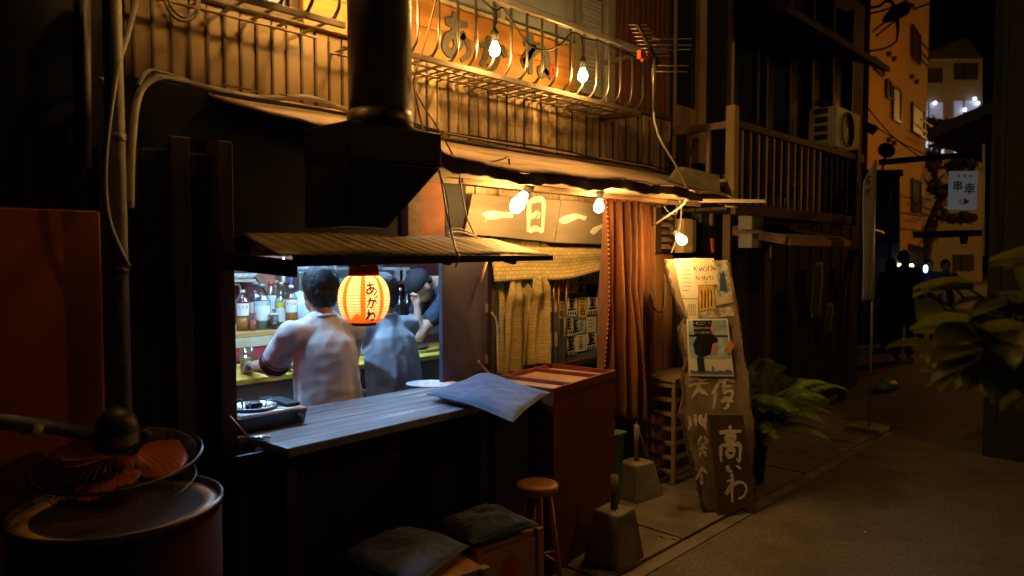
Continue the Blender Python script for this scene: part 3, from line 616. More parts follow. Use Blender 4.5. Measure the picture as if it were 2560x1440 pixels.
for i, (dv, r, rr) in enumerate([(0, 0.008, mCable), (7, 0.006, mCableG), (14, 0.007, mCable), (22, 0.0045, mCableG), (-8, 0.005, mCable)]):
    w = lambda: rnd.uniform(-4, 4)
    cable(['thick black cable lying along the top of the eave', 'grey cable lying second along the eave', 'black cable sagging third along the eave', 'thin grey cable lowest along the eave sheet', 'thin black cable tacked highest along the eave'][i], [(1030, 312 + dv + w(), 2.74), (1100, 332 + dv + w(), 2.74), (1200, 352 + dv + w(), 2.73), (1290, 368 + dv + w(), 2.73), (1400, 386 + dv + w(), 2.73), (1500, 402 + dv + w(), 2.73), (1600, 418 + dv + w(), 2.73), (1660, 430 + dv + w(), 2.73), (1730, 446 + dv + w(), 2.73)], r, rr)
cable('grey wire looping loosely over the eave edge', [(1090, 372, 2.5), (1160, 392, 2.43), (1215, 404, 2.43), (1255, 398, 2.43), (1268, 390, 2.45)], 0.0045, mCableG)
cable('black wire stub hanging from the eave edge', [(1272, 396, 2.44), (1274, 425, 2.44), (1270, 448, 2.44)], 0.005)
cable('white cable falling in an arc from the railing end', [(1632, 170, 2.40), (1634, 240, 2.4), (1636, 300, 2.4), (1652, 350, 2.38), (1685, 405, 2.36), (1708, 450, 2.36), (1718, 482, 2.36), (1712, 505, 2.4), (1690, 525, 2.5), (1660, 545, 2.6), (1635, 562, 2.75)], 0.0075, mCableW)
cable('blue grey cable running down to the bulb by the meter box', [(1400, 440, 2.5), (1450, 462, 2.55), (1480, 485, 2.58), (1530, 480, 2.58), (1570, 478, 2.58), (1640, 490, 2.56), (1690, 494, 2.56), (1702, 510, 2.56), (1702, 548, 2.56), (1694, 590, 2.56), (1678, 632, 2.6)], 0.006, mCableB)
cable('blue grey cable feeding the large tilted bulb', [s3, P(1330, 462, Y=2.6), P(1360, 452, Y=2.58), P(1388, 444, Y=2.52)], 0.007, mCableB)
cable('thin pale wire trailing over the character board', [(1195, 484, 2.80), (1240, 492, 2.80), (1285, 482, 2.75), (1305, 468, 2.66)], 0.0035, mCableG)
cable('blue grey cable hanging in a loop on the plank wall', [(1628, 730, 2.76), (1634, 765, 2.76), (1648, 780, 2.76), (1660, 768, 2.76), (1665, 735, 2.76), (1664, 690, 2.76)], 0.0065, mCableB)
cable('coiled grey cable hanging at the top of the tan cladding', [(405, -20, 2.6), (422, 25, 2.6), (448, 50, 2.6), (478, 48, 2.6), (496, 24, 2.6), (500, -20, 2.6)], 0.006, mCableG)
cable('second coil of grey cable beside the first at the top', [(410, -20, 2.61), (430, 18, 2.61), (455, 42, 2.61), (482, 38, 2.61), (494, 10, 2.61), (496, -20, 2.61)], 0.005, mCableG)
cable('coil of cable resting on the back of the canopy', [(1115, 590, 2.6), (1130, 572, 2.62), (1160, 575, 2.62), (1190, 590, 2.62), (1175, 598, 2.6), (1135, 595, 2.58), (1120, 585, 2.58), (1150, 580, 2.6), (1210, 600, 2.62)], 0.005, mCableG)
cable('blue grey cable drooping below the eave by the louvres', [(1640, 488, 2.6), (1668, 492, 2.62), (1690, 510, 2.64), (1690, 535, 2.66), (1672, 530, 2.68), (1660, 515, 2.7)], 0.0055, mCableB)

# ------------------------------------------------------------------ roof antenna clamped on the railing end
rimg = Vector((math.sin(YAW), -math.cos(YAW), 0))
an = T('tv_antenna', 'small rusty television antenna clamped to the railing end', 'antenna', tuple(P(1640, 155, Y=2.4)))
a0, a1 = P(1594, 62, Y=2.36), P(1646, 158, Y=2.36)
s = MB(); s.beam(a0, a1, 0.018, 0.018); B('boom', s, mDarkWood, an, bevel=0.002)
for i in range(9):
    k = i / 8; c = a0.lerp(a1, k * 0.8); L = 0.05 + 0.02 * k; s = MB(); s.tube([c - rimg * L, c + rimg * (L + 0.004 * i)], 0.0035, 6); B('director', s, mSteel, an)
for i, (v, u1) in enumerate([(99, 1705), (115, 1705), (126, 1702), (166, 1700), (181, 1698)]):
    c = P(1642, v - 2, Y=2.36); e = P(u1, v, Y=2.36); e = c + rimg * (e - c).length * 0.72; s = MB(); s.tube([c - rimg * 0.03, e], 0.0038, 6); B('reflector_rod', s, mSteel, an)
s = MB(); s.tube([P(1636, 150, Y=2.36), P(1634, 200, Y=2.38), P(1634, 280, Y=2.40)], 0.009, 8); B('mast', s, mSteel, an)
s = MB(); c = P(1604, 140, Y=2.37); s.box(c - Vector((0.03, 0.015, 0.02)), c + Vector((0.03, 0.015, 0.03))); s.beam(P(1605, 152, Y=2.37), P(1632, 135, Y=2.37), 0.02, 0.012); B('clamp', s, M('orange_plastic', (0.6, 0.1, 0.03), 0.5), an, bevel=0.004)

# ------------------------------------------------------------------ exhaust flue and hood
c = P(950, 200, Y=2.18)
fl = T('exhaust_flue', 'dark galvanised exhaust flue rising from a sooty hood', 'flue', (c.x, 2.18, 1.7))
s = MB(); s.lathe([(0.116, 2.1), (0.116, 3.6)], (c.x, 2.18, 0), 32); B('pipe', s, mDuct, fl)
s = MB(); s.lathe([(0.122, 2.06), (0.122, 2.105), (0.118, 2.112), (0.1175, 2.13)], (c.x, 2.18, 0), 32); B('collar', s, mDuct, fl)
for z in (2.6, 3.1):
    s = MB(); s.lathe([(0.1165, z), (0.12, z + 0.004), (0.12, z + 0.012), (0.1165, z + 0.016)], (c.x, 2.18, 0), 32); B('seam_ring', s, mDuct, fl)
hx0, hx1 = 1.30, 1.70
s = MB(); s.hexa([(hx0, 2.04, 1.93), (hx1, 2.04, 1.93), (hx1, 2.34, 1.93), (hx0, 2.34, 1.93)], [(hx0, 2.04, 2.055), (hx1, 2.04, 2.055), (hx1, 2.34, 2.059), (hx0, 2.34, 2.059)])
B('hood_top', s, mHood, fl, bevel=0.004)
s = MB(); s.hexa([(hx0, 2.08, 1.70), (hx1 - 0.22, 2.08, 1.70), (hx1 - 0.22, 2.34, 1.70), (hx0, 2.34, 1.70)], [(hx0, 2.043, 1.928), (hx1 - 0.003, 2.043, 1.928), (hx1 - 0.003, 2.339, 1.928), (hx0, 2.339, 1.928)])
B('hood_funnel', s, mHood, fl, bevel=0.004)

# ------------------------------------------------------------------ low canopy over the counter
can = T('counter_canopy', 'low dirty corrugated canopy over the serving counter', 'canopy', (1.9, 2.45, 1.58))
mCan = M('dirty_corrugated_sheet', (0.46, 0.34, 0.17), 0.7, var=0.35, sc=5, st=(2, 0.4, 1), bump=0.3, dirt=(0.05, 0.035, 0.02), dsc=5, damt=0.85, rand=0)
def cf(a, b):
    x0, x1 = 1.18 * (1 - b) + 1.2 * b, 2.60 * (1 - b) + 2.56 * b; x = x0 + (x1 - x0) * a
    z = 1.607 + 0.086 * b + 0.0022 * math.sin(x * 2 * math.pi / 0.06) * (0.5 + 0.5 * math.sin(x * 2.3) ** 2)
    if a < 0.12: z -= 0.0
    return (x, 2.285 + 0.36 * b, z + 0.004 * math.sin(x * 9))
s = MB(); s.grid(cf, 180, 6); B('corrugated_sheet', s, mCan, can, solid=0.003)
s = MB(); s.hexa([(1.22, 2.27, 1.562), (2.60, 2.27, 1.578), (2.60, 2.288, 1.578), (1.22, 2.288, 1.562)], [(1.22, 2.27, 1.602), (2.60, 2.27, 1.602), (2.60, 2.288, 1.602), (1.22, 2.288, 1.602)]); B('front_batten', s, mBlack, can, bevel=0.002)
s = MB(); s.beam((1.225, 2.28, 1.555), (1.10, 2.62, 1.585), 0.03, 0.06); B('side_batten', s, mBlack, can)
s = MB(); s.box((1.22, 2.62, 1.60), (2.58, 2.65, 1.655)); B('rear_batten', s, mBlack, can)
for k, xx in enumerate((1.5, 1.95, 2.35)):
    s = MB(); s.beam((xx, 2.292, 1.57), (xx, 2.618, 1.632), 0.025, 0.02); B('rafter', s, mBlack, can)
for (u, v) in ((1003, 612), (1120, 620)):
    p = P(u, v, Y=2.4); s = MB(); s.beam((p.x, 2.4, 1.626), (p.x + 0.06, 2.44, 1.634), 0.018, 0.003); B('leaf_scrap', s, M('dry_leaf', (0.5, 0.28, 0.1), 0.8), label='dry pale scrap lying on the canopy' + (' near the lantern' if u < 1050 else ' near the hanging wires'), cat='scrap', group='scraps on the canopy')

# ------------------------------------------------------------------ paper lantern
lc = P(910, 747, Y=2.44); lr = 0.104; lh = 0.094
ln = T('paper_lantern', 'lit red and white paper lantern with black characters under the canopy', 'lantern', tuple(lc))
mL1 = paper_lit('lantern_paper', (0.96, 0.74, 0.55)); mL2 = paper_lit('lantern_red_band', (0.85, 0.19, 0.02)); 
prof = []
NR = 30
for i in range(NR * 2 + 1):
    k = i / (NR * 2); a = -1.13 + k * 2.26
    r = lr * math.cos(a) ** 0.62 * (1.0 + (0.012 if i % 2 else -0.012)); prof.append((r, lh * math.sin(a) / math.sin(1.13)))
ang0 = YAW + math.pi + R(8)
def band(i, j):
    a = 2 * math.pi * (j + 0.5) / 96
    for k in range(8):
        d = (a - (ang0 + R(2) + k * math.pi / 4) + math.pi) % (2 * math.pi) - math.pi
        if abs(d) < 0.075: return 1
    zz = i / (NR * 2); dd = (a - (ang0 + R(-14)) + math.pi) % (2 * math.pi) - math.pi
    if zz < 0.11 + max(0, 0.16 - abs(dd) * 0.42): return 1
    return 0
s = MB(); s.lathe(prof[:], lc, 96, mif=band)
s.f = s.f[:-2]; s.sm = s.sm[:-2]; s.mi = s.mi[:-2]     # open top and bottom
B('paper_shell', s, [mL1, mL2], ln)
mRib = M('lantern_rib', (0.35, 0.1, 0.02), 0.7, bump=0, rand=0)
s = MB()
for i in range(2, NR * 2 - 1, 3):
    rr_, zz_ = prof[i]; s.tube([lc + Vector(((rr_ + 0.0012) * math.cos(2 * math.pi * k / 48), (rr_ + 0.0012) * math.sin(2 * math.pi * k / 48), zz_)) for k in range(49)], 0.0010, 4, caps=False)
B('hoop_ribs', s, mRib, ln, kind='stuff')
rt = prof[-1][0]
mWrap = M('red_wrap', (0.5, 0.07, 0.02), 0.8, var=0.4, sc=18, st=(1, 1, 4), bump=0.6, bsc=40)
s = MB(); s.lathe([(rt * 1.02, lh), (rt * 1.05, lh + 0.01), (rt * 0.98, lh + 0.014), (rt * 1.03, lh + 0.024), (rt * 0.95, lh + 0.03), (rt * 1.0, lh + 0.042), (rt * 0.9, lh + 0.062)], lc, 28); B('top_wrap', s, mWrap, ln)
s = MB(); s.lathe([(rt * 0.8, -lh - 0.014), (rt * 0.82, -lh + 0.002), (rt * 0.7, -lh + 0.002)], lc, 24); B('bottom_ring', s, mBlack, ln)
s = MB(); s.tube([lc + Vector((0, 0, -lh - 0.014)), lc + Vector((0.004, 0, -lh - 0.022)), lc + Vector((0, 0, -lh - 0.032)), lc + Vector((-0.004, 0, -lh - 0.026))], 0.0012, 6); B('hook', s, mSteel, ln)
s = MB(); s.tube([lc + Vector((0, 0, lh + 0.05)), lc + Vector((0.01, 0.0, lh + 0.12))], 0.004, 6); B('hanger', s, mCable, ln)
s = MB(); s.ball(lc + Vector((0, 0, 0.03)), 0.024, 8); B('inner_bulb', s, EM('lantern_bulb', (1.0, 0.5, 0.18), 105), ln)
# characters wrapped on the shell
s = MB(); t0 = MB()
for q, gl in enumerate(('a', 'ga', 'ne')):
    strokes(t0, GLYPH[gl], fr3((-0.5, 0.36 - 0.56 * q - 0.25, 0), (0.82, 0, 0), (0, 0.55, 0)), 0.12, 0.0, 0.0, q + 5, taper=False)
vv = []
for v in t0.v:
    x, z = v[0], v[1] - 0.0
    ztw = z * 0.098 + 0.008; a = math.asin(max(-1, min(1, ztw / lh * math.sin(1.13))))
    r = lr * math.cos(a) ** 0.62 + 0.0032 + v[2]; th = ang0 + R(17) + (x + 0.2) * 0.62
    vv.append(lc + Vector((r * math.cos(th), r * math.sin(th), ztw)))
s.add(vv, t0.f); B('lettering', s, mInk, ln)

# ------------------------------------------------------------------ serving counter
ZC = 0.92
ct = T('serving_counter', 'dark worn plank counter running under the canopy', 'counter', (1.7, 2.6, 0))
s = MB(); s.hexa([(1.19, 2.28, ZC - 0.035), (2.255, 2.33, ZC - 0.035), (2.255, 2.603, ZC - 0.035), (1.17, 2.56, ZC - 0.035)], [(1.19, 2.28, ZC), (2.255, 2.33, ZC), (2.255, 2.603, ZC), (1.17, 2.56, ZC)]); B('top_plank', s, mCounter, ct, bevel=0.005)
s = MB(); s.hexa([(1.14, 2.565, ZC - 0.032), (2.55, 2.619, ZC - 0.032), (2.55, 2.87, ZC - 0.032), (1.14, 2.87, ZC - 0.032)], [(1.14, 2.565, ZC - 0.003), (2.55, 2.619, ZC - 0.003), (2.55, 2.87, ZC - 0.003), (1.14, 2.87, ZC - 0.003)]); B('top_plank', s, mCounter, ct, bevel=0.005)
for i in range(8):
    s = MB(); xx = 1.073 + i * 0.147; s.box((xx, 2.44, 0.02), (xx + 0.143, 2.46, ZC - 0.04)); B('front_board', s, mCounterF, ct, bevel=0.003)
for xx in (1.22, 2.19):
    s = MB(); s.box((xx, 2.36, 0.016), (xx + 0.05, 2.43, ZC - 0.036)); B('leg', s, mDarkWood, ct, bevel=0.003)
s = MB(); s.box((2.262, 2.34, 0.016), (2.56, 2.60, ZC - 0.02)); B('side_cupboard', s, mCounterF, ct, bevel=0.004)

# box cabinet with a divided tray top
ZB = 0.95
c1, c2, c4 = P(1385, 972, Z=ZB), P(1540, 925, Z=ZB), P(1240, 940, Z=ZB)
e1 = (c2 - c1); W1 = e1.length; e1.normalize(); e2 = Vector((-e1.y, e1.x, 0)); D1 = 0.44
bx = T('red_cabinet', 'tall dark red wooden cabinet with a divided tray top', 'cabinet', (c1.x + 0.3, c1.y + 0.2, 0))
def BXP(a, b, z): q = c1 + e1 * a + e2 * b; return (q.x, q.y, z)
def obox(mb, a0, a1, b0, b1, z0, z1): return mb.hexa([BXP(a0, b0, z0), BXP(a1, b0, z0), BXP(a1, b1, z0), BXP(a0, b1, z0)], [BXP(a0, b0, z1), BXP(a1, b0, z1), BXP(a1, b1, z1), BXP(a0, b1, z1)])
s = MB(); obox(s, 0.004, W1 - 0.004, 0.004, D1 - 0.004, 0.016, ZB - 0.045); B('body', s, mRedWood, bx, bevel=0.003)
for (a0, a1, b0, b1) in ((0, W1, 0, 0.014), (0, W1, D1 - 0.014, D1), (0, 0.014, 0.015, D1 - 0.015), (W1 - 0.014, W1, 0.015, D1 - 0.015)):
    s = MB(); obox(s, a0, a1, b0, b1, ZB - 0.044, ZB); B('tray_rim', s, mRedWood, bx, bevel=0.002)
for a in (W1 * 0.30, W1 * 0.74):
    s = MB(); obox(s, a, a + 0.016, 0.015, D1 - 0.015, ZB - 0.040, ZB - 0.004); B('divider', s, mRedWood, bx, bevel=0.002)
for i in range(3):
    s = MB(); a0 = [0.016, W1 * 0.30 + 0.018, W1 * 0.74 + 0.018][i]; a1 = [W1 * 0.30 - 0.002, W1 * 0.74 - 0.002, W1 - 0.016][i]; obox(s, a0, a1, 0.016, D1 - 0.016, ZB - 0.0445, ZB - 0.024); B('tray_board', s, mTrayWood, bx)

# ------------------------------------------------------------------ cushions
mCush = M('indigo_cushion', (0.065, 0.11, 0.23), 0.9, var=0.18, sc=5, bump=0.3, bsc=70, sheen=0.3, dirt=(0.1, 0.12, 0.16), dsc=4, damt=0.5, rand=0.12)
def cushion(name, label, cs, thick, droop, seed, group='cushions at the tavern counter'):
    rg = random.Random(seed); cs = [Vector(c) for c in cs]; ph = [rg.uniform(0, 6) for _ in range(6)]
    t = T(name, label, 'cushion', tuple(sum(cs, Vector()) / 4), group)
    def surf(sg):
        def fn(a, b):
            A, Bq = a * 2 - 1, b * 2 - 1
            pin = 1 - 0.055 * (1 - abs(A) ** 2) * abs(Bq) ** 6 ; pin2 = 1 - 0.055 * (1 - abs(Bq) ** 2) * abs(A) ** 6
            aa, bb = 0.5 + A * pin2 / 2, 0.5 + Bq * pin / 2
            p = cs[0] * (1 - aa) * (1 - bb) + cs[1] * aa * (1 - bb) + cs[2] * aa * bb + cs[3] * (1 - aa) * bb
            h = (max(0, 1 - abs(A) ** 3.2) * max(0, 1 - abs(Bq) ** 3.2)) ** 0.5
            wr = 0.006 * math.sin(A * 4 + Bq * 2 + ph[0]) + 0.012 * noise.noise((A * 2.2 + ph[1], Bq * 2.2, ph[3])) + 0.006 * (1 - min(1, abs(noise.noise((A * 3 + ph[2], Bq * 3, 1))) * 3))
            dimple = sum(math.exp(-((A - q) ** 2 + (Bq - w) ** 2) / 0.006) for q, w in ((0.12, 0), (-0.12, 0.05), (0, -0.13)))
            z = sg * h * thick / 2 + (wr * h if sg > 0 else wr * 0.3) - (0.012 * dimple if sg > 0 else 0) + droop(aa, bb)
            return p + Vector((0, 0, z))
        return fn
    s = MB(); s.grid(surf(1), 44, 44); s.grid(surf(-1), 44, 44); s.uv = None
    s.f[len(s.f) // 2:] = [f[::-1] for f in s.f[len(s.f) // 2:]]
    B('cover', s, mCush, t)
    pts = [surf(1)(i / 20, 0) for i in range(20)] + [surf(1)(1, i / 20) for i in range(20)] + [surf(1)(1 - i / 20, 1) for i in range(20)] + [surf(1)(0, 1 - i / 20) for i in range(21)]
    s = MB(); s.tube(pts, 0.0035, 6); B('piping', s, M('cushion_piping', (0.14, 0.13, 0.13), 0.8, rand=0), t)
    s = MB()
    for q, w in ((0.56, 0.5), (0.44, 0.525), (0.5, 0.435)):
        p = surf(1)(q, w); s.beam(p + Vector((-0.008, 0, 0.001)), p + Vector((0.008, 0.004, 0.001)), 0.003, 0.002)
    B('tuft_stitch', s, mPaperY, t)
    return t
zc = ZC + 0.034
cushion('seat_cushion', 'faded blue cushion slumped over the counter corner by the red cabinet', [P(1068, 985, Z=zc), P(1282, 1040, Z=zc), P(1374, 982, Z=zc), P(1195, 940, Z=zc)], 0.06, lambda a, b: -0.055 * max(0, (a - 0.45)) ** 1.3 * max(0, 1 - b) + 0.018 * math.exp(-((b - 0.85) ** 2 + (a - 0.3) ** 2) / 0.06), 4)
zq = 0.47
cushion('seat_cushion', 'dark blue cushion on the crate nearest the bar stool', [P(1090, 1312, Z=zq), P(1182, 1356, Z=zq), P(1345, 1306, Z=zq), P(1210, 1266, Z=zq)], 0.085, lambda a, b: -0.03 * max(0, a - 0.8) - 0.02 * max(0, b - 0.85), 8)
cushion('seat_cushion', 'dark blue cushion on the crate at the bottom edge of the picture', [P(850, 1388, Z=zq), P(1030, 1475, Z=zq), P(1172, 1362, Z=zq), P(1010, 1318, Z=zq)], 0.085, lambda a, b: -0.03 * max(0, a - 0.8), 15)
# bottle crates on end, as seats
mCrate = M('amber_crate_plastic', (0.42, 0.2, 0.05), 0.5, var=0.15, sc=6, bump=0.1, rand=0.06)
def crate(label, cx, cy, rz):
    t = T('bottle_crate', label, 'crate', (cx, cy, 0.016), 'bottle crates used as seats'); m = Matrix.Rotation(rz, 3, 'Z')
    def rb(x0, x1, y0, y1, z0, z1):
        q = MB(); q.box((x0, y0, z0), (x1, y1, z1)); q.v = [tuple(m @ Vector(v) + Vector((cx, cy, 0.016))) for v in q.v]; return q
    W, D, H = 0.17, 0.13, 0.415
    for sx in (-1, 1):
        for sy in (-1, 1):
            B('corner_post', rb(sx * W - 0.018, sx * W + 0.018, sy * D - 0.018, sy * D + 0.018, 0, H), mCrate, t, bevel=0.004)
    for sy in (-1, 1):
        B('side_panel', rb(-W + 0.018, W - 0.018, sy * D - 0.008, sy * D + 0.008, 0.17, H - 0.03), mCrate, t, bevel=0.003)
        B('side_rail', rb(-W + 0.018, W - 0.018, sy * D - 0.012, sy * D + 0.012, 0.0, 0.03), mCrate, t, bevel=0.003)
        B('side_rail', rb(-W + 0.018, W - 0.018, sy * D - 0.012, sy * D + 0.012, 0.14, 0.168), mCrate, t, bevel=0.003)
    for sx in (-1, 1):
        B('side_panel', rb(sx * W - 0.008, sx * W + 0.008, -D + 0.018, D - 0.018, 0.17, H - 0.03), mCrate, t, bevel=0.003)
        B('side_rail', rb(sx * W - 0.012, sx * W + 0.012, -D + 0.018, D - 0.018, 0.0, 0.03), mCrate, t, bevel=0.003)
    B('top_panel', rb(-W, W, -D, D, H - 0.028, H - 0.004), mCrate, t, bevel=0.003)
    o = m @ Vector((0, -D - 0.009, 0.0)) + Vector((cx, cy, 0.016)); fr = fr3(o + Vector((0, 0, 0.19)) - m @ Vector((0.06, 0, 0)), m @ Vector((0.12, 0, 0)), (0, 0, 0.16))
    s = MB(); strokes(s, [[(10, 60), (35, 85), (70, 88), (92, 60)], [(14, 50), (40, 68), (84, 58)], [(20, 34), (50, 52), (82, 40)], [(30, 16), (52, 36), (74, 22)], [(44, 90), (58, 70), (50, 44)]], fr, 0.13, 0.001, 0, 4); B('red_emblem', s, mRedPaint, t)
pc = P(1225, 1345, Z=0.43); crate('amber bottle crate under the cushion nearest the bar stool', 2.035, 2.14, R(-3))
crate('amber bottle crate under the cushion at the bottom edge', 1.62, 2.04, R(-7))
# bar stool
sc_ = P(1342, 1212, Z=0.555)
stl = T('bar_stool', 'small round wooden stool beside the red cabinet', 'stool', (sc_.x, sc_.y, 0.016))
mStool = M('worn_orange_wood', (0.42, 0.17, 0.045), 0.4, var=0.3, sc=8, st=(0.5, 2, 1), bump=0.2, rand=0.05)
s = MB(); s.lathe([(0.0, 0.525), (0.085, 0.525), (0.098, 0.535), (0.1, 0.55), (0.095, 0.56), (0.07, 0.565), (0.0, 0.562)], (sc_.x, sc_.y, 0), 32); B('seat', s, mStool, stl)
for i in range(4):
    a = R(30 + 90 * i); d = Vector((math.cos(a), math.sin(a), 0)); p0 = Vector((sc_.x, sc_.y, 0.53)) + d * 0.055; p1 = Vector((sc_.x, sc_.y, 0.016)) + d * 0.125
    s = MB(); s.tube([p0, p1], [0.014, 0.012], 10); B('leg', s, mStool, stl)
    a2 = R(120 + 90 * i); d2 = Vector((math.cos(a2), math.sin(a2), 0)); z = 0.2 if i % 2 else 0.26; k = (0.53 - z) / 0.514
    s = MB(); s.tube([Vector((sc_.x, sc_.y, z)) + d * (0.055 + 0.07 * k), Vector((sc_.x, sc_.y, z)) + d2 * (0.055 + 0.07 * k)], 0.007, 8); B('rung', s, mStool, stl)

# ------------------------------------------------------------------ things on the counter
# portable gas stove
so_ = P(640, 1040, Z=ZC + 0.05)
stv = T('gas_stove', 'portable black gas stove on the counter end', 'stove', (1.24, 2.69, ZC))
mStove = M('black_stove_enamel', (0.05, 0.05, 0.052), 0.3, metal=0.3, var=0.2, bump=0.1); mStain = M('stainless', (0.5, 0.5, 0.5), 0.3, metal=0.9, var=0.15, bump=0.1)
sx0, sx1, sy0, sy1 = 1.15, 1.44, 2.585, 2.82
s = MB(); s.hexa([(sx0, sy0 + 0.01, ZC), (sx1 - 0.01, sy0 + 0.01, ZC), (sx1 - 0.01, sy1, ZC), (sx0, sy1, ZC)], [(sx0, sy0, ZC + 0.06), (sx1, sy0, ZC + 0.06), (sx1, sy1, ZC + 0.06), (sx0, sy1, ZC + 0.06)]); B('body', s, mStove, stv, bevel=0.006)
s = MB(); s.hexa([(sx0 + 0.005, sy0 + 0.005, ZC + 0.0605), (sx1 - 0.005, sy0 + 0.005, ZC + 0.0605), (sx1 - 0.005, sy1 - 0.005, ZC + 0.0605), (sx0 + 0.005, sy1 - 0.005, ZC + 0.0605)], [(sx0 + 0.012, sy0 + 0.012, ZC + 0.068), (sx1 - 0.012, sy0 + 0.012, ZC + 0.068), (sx1 - 0.012, sy1 - 0.012, ZC + 0.068), (sx0 + 0.012, sy1 - 0.012, ZC + 0.068)]); B('top_plate', s, mStain, stv, bevel=0.002)
bc = Vector((1.265, 2.70, ZC + 0.068))
s = MB(); s.lathe([(0.082, 0.0), (0.088, 0.004), (0.09, 0.012), (0.084, 0.014), (0.078, 0.006), (0.05, 0.001)], bc, 32); B('drip_ring', s, mStain, stv)
s = MB(); s.lathe([(0.0, 0.0), (0.032, 0.0), (0.034, 0.018), (0.026, 0.026), (0.0, 0.024)], bc, 24); B('burner', s, mStove, stv)
for i in range(4):
    a = R(45 + 90 * i); d = Vector((math.cos(a), math.sin(a), 0)); s = MB(); s.beam(bc + d * 0.045 + Vector((0, 0, 0.002)), bc + d * 0.05 + Vector((0, 0, 0.036)), 0.008, 0.004).beam(bc + d * 0.048 + Vector((0, 0, 0.034)), bc + d * 0.08 + Vector((0, 0, 0.03)), 0.006, 0.005); B('pan_support', s, mStain, stv)
s = MB(); s.box((1.365, 2.62, ZC + 0.0685), (1.425, 2.79, ZC + 0.082)); B('canister_lid', s, mStove, stv, bevel=0.004)
s = MB(); s.lathe([(0.014, 0), (0.014, 0.016), (0.0, 0.018)], (1.40, 2.584, ZC + 0.03), 16, Matrix.Rotation(R(90), 3, 'X')); B('knob', s, mStove, stv)
# hinged stay rods of the shutter
a, b = P(574, 1040, Y=2.5), P(626, 1098, Z=ZC + 0.008)
t = T('stay_rod', 'thin copper stay rod with a latch at the near counter end', 'rod', tuple(b)); s = MB(); s.tube([a, b], 0.0035, 8); B('rod', s, M('copper_rod', (0.6, 0.22, 0.1), 0.4, metal=0.6), t)
s = MB(); s.tube([b + Vector((-0.01, -0.01, 0.006)), b + Vector((0.06, -0.03, 0.004))], 0.007, 8).tube([b + Vector((0.02, 0.0, 0.004)), b + Vector((0.03, -0.05, 0.004))], 0.006, 8); B('latch', s, mStain, t)
a, b = P(1196, 905, Y=2.86), P(1232, 942, Z=ZC + 0.06)
t = T('stay_rod', 'thin copper stay rod leaning behind the slumped blue cushion', 'rod', tuple(b)); s = MB(); s.tube([a, b], 0.0035, 8); B('rod', s, MATS['copper_rod'], t); s = MB(); s.ball(a, 0.010, 6); B('rod_eye', s, mStain, t)
a, b = P(1216, 650, Y=2.8), P(1198, 712, Y=2.8)
t = T('stay_rod', 'bundle of orange and white rods hanging beside the slate panel', 'rod', tuple(b)); s = MB(); s.tube([a, b], 0.004, 8); B('rod', s, M('orange_rod', (0.6, 0.16, 0.05), 0.5), t); s = MB(); s.tube([a + Vector((0.012, 0, 0)), b + Vector((0.012, 0, 0.01))], 0.0035, 8); B('rod', s, mPaperW, t)
# round paper fan
fc = P(1080, 957, Z=ZC + 0.004); t = T('paper_hand_fan', 'pink and white round paper fan lying on the counter', 'hand fan', (fc.x, fc.y, ZC - 0.003))
mFan = M('fan_print', (0.72, 0.5, 0.58), 0.7, var=0.3, sc=26, bump=0.05, col2=(0.75, 0.72, 0.85), rand=0)
s = MB(); s.prism([(0.125 * math.cos(a * 0.2244) * (1.12 if abs(math.cos(a * .2244)) > .5 else 1), 0.105 * math.sin(a * 0.2244)) for a in range(28)], fr3((fc.x, fc.y, ZC - 0.002), (math.cos(0.9), -math.sin(0.9), 0), (math.sin(0.9), math.cos(0.9), 0)), 0.004); B('fan_paper', s, mFan, t)
s = MB(); s.beam((fc.x + 0.07, fc.y - 0.09, ZC + 0.002), (fc.x + 0.135, fc.y - 0.17, ZC + 0.012), 0.016, 0.004); B('handle', s, mPaperW, t, bevel=0.001)

# ================================================================== things hung on the tavern front
# two character boards 一日一
def board_px(name, label, px, Y, th, mat, cat='sign', jag=0.0, seed=1):
    cs = [P(u, v, Y=Y) for u, v in px]; t = T(name, label, cat, tuple(cs[0]), None); rg = random.Random(seed); poly = []
    for i in range(len(cs)):
        a, b = cs[i], cs[(i + 1) % len(cs)]
        for k in range(10): q = a.lerp(b, k / 10); j = jag if k else 0; poly.append((q.x + rg.uniform(-j, j), q.z + rg.uniform(-j, j)))
    poly = poly[::-1] if sum((poly[i][0] * poly[(i + 1) % len(poly)][1] - poly[(i + 1) % len(poly)][0] * poly[i][1]) for i in range(len(poly))) < 0 else poly
    s = MB(); s.prism(poly, fr3((0, Y, 0), (1, 0, 0), (0, 0, 1)), th); B('board', s, mat, t, bevel=0.002); return t
YS = YF - 0.05
t = board_px('character_board', 'grey weathered board with white brushed 一日 behind the large bulb', [(1176, 486), (1398, 500), (1381, 606), (1156, 584)], YS, 0.016, mSignGrey, jag=0.002)
YP = YS - 0.0165
def at_px(u0, v0, u1, v1, Y):   # frame with the character cell spanning a pixel box
    a, b, c = P(u0, v1, Y=Y), P(u1, v1, Y=Y), P(u0, v0, Y=Y); return (a, Vector((b.x - a.x, 0, 0)), Vector((0, 0, c.z - a.z)))
s = MB(); strokes(s, [[(2, 30), (14, 40), (50, 46), (98, 48)]], at_px(1212, 505, 1284, 560, YP), 0.36, 0.0012, 0, 3, taper=False); s2_ = None
B('painted_character', s, mPaintW, t)
s = MB(); s.prism([(0, 0), (0.008, 0), (0.006, -0.03), (0.002, -0.025)], (P(1213, 545, Y=YP), Vector((1, 0, 0)), Vector((0, 0, 1))), 0.001); B('paint_drip', s, mPaintW, t)
s = MB(); strokes(s, GLYPH['hi'], at_px(1304, 490, 1376, 585, YP), 0.15, 0.0012, 0, 6, taper=False); B('painted_character', s, mPaintW, t)
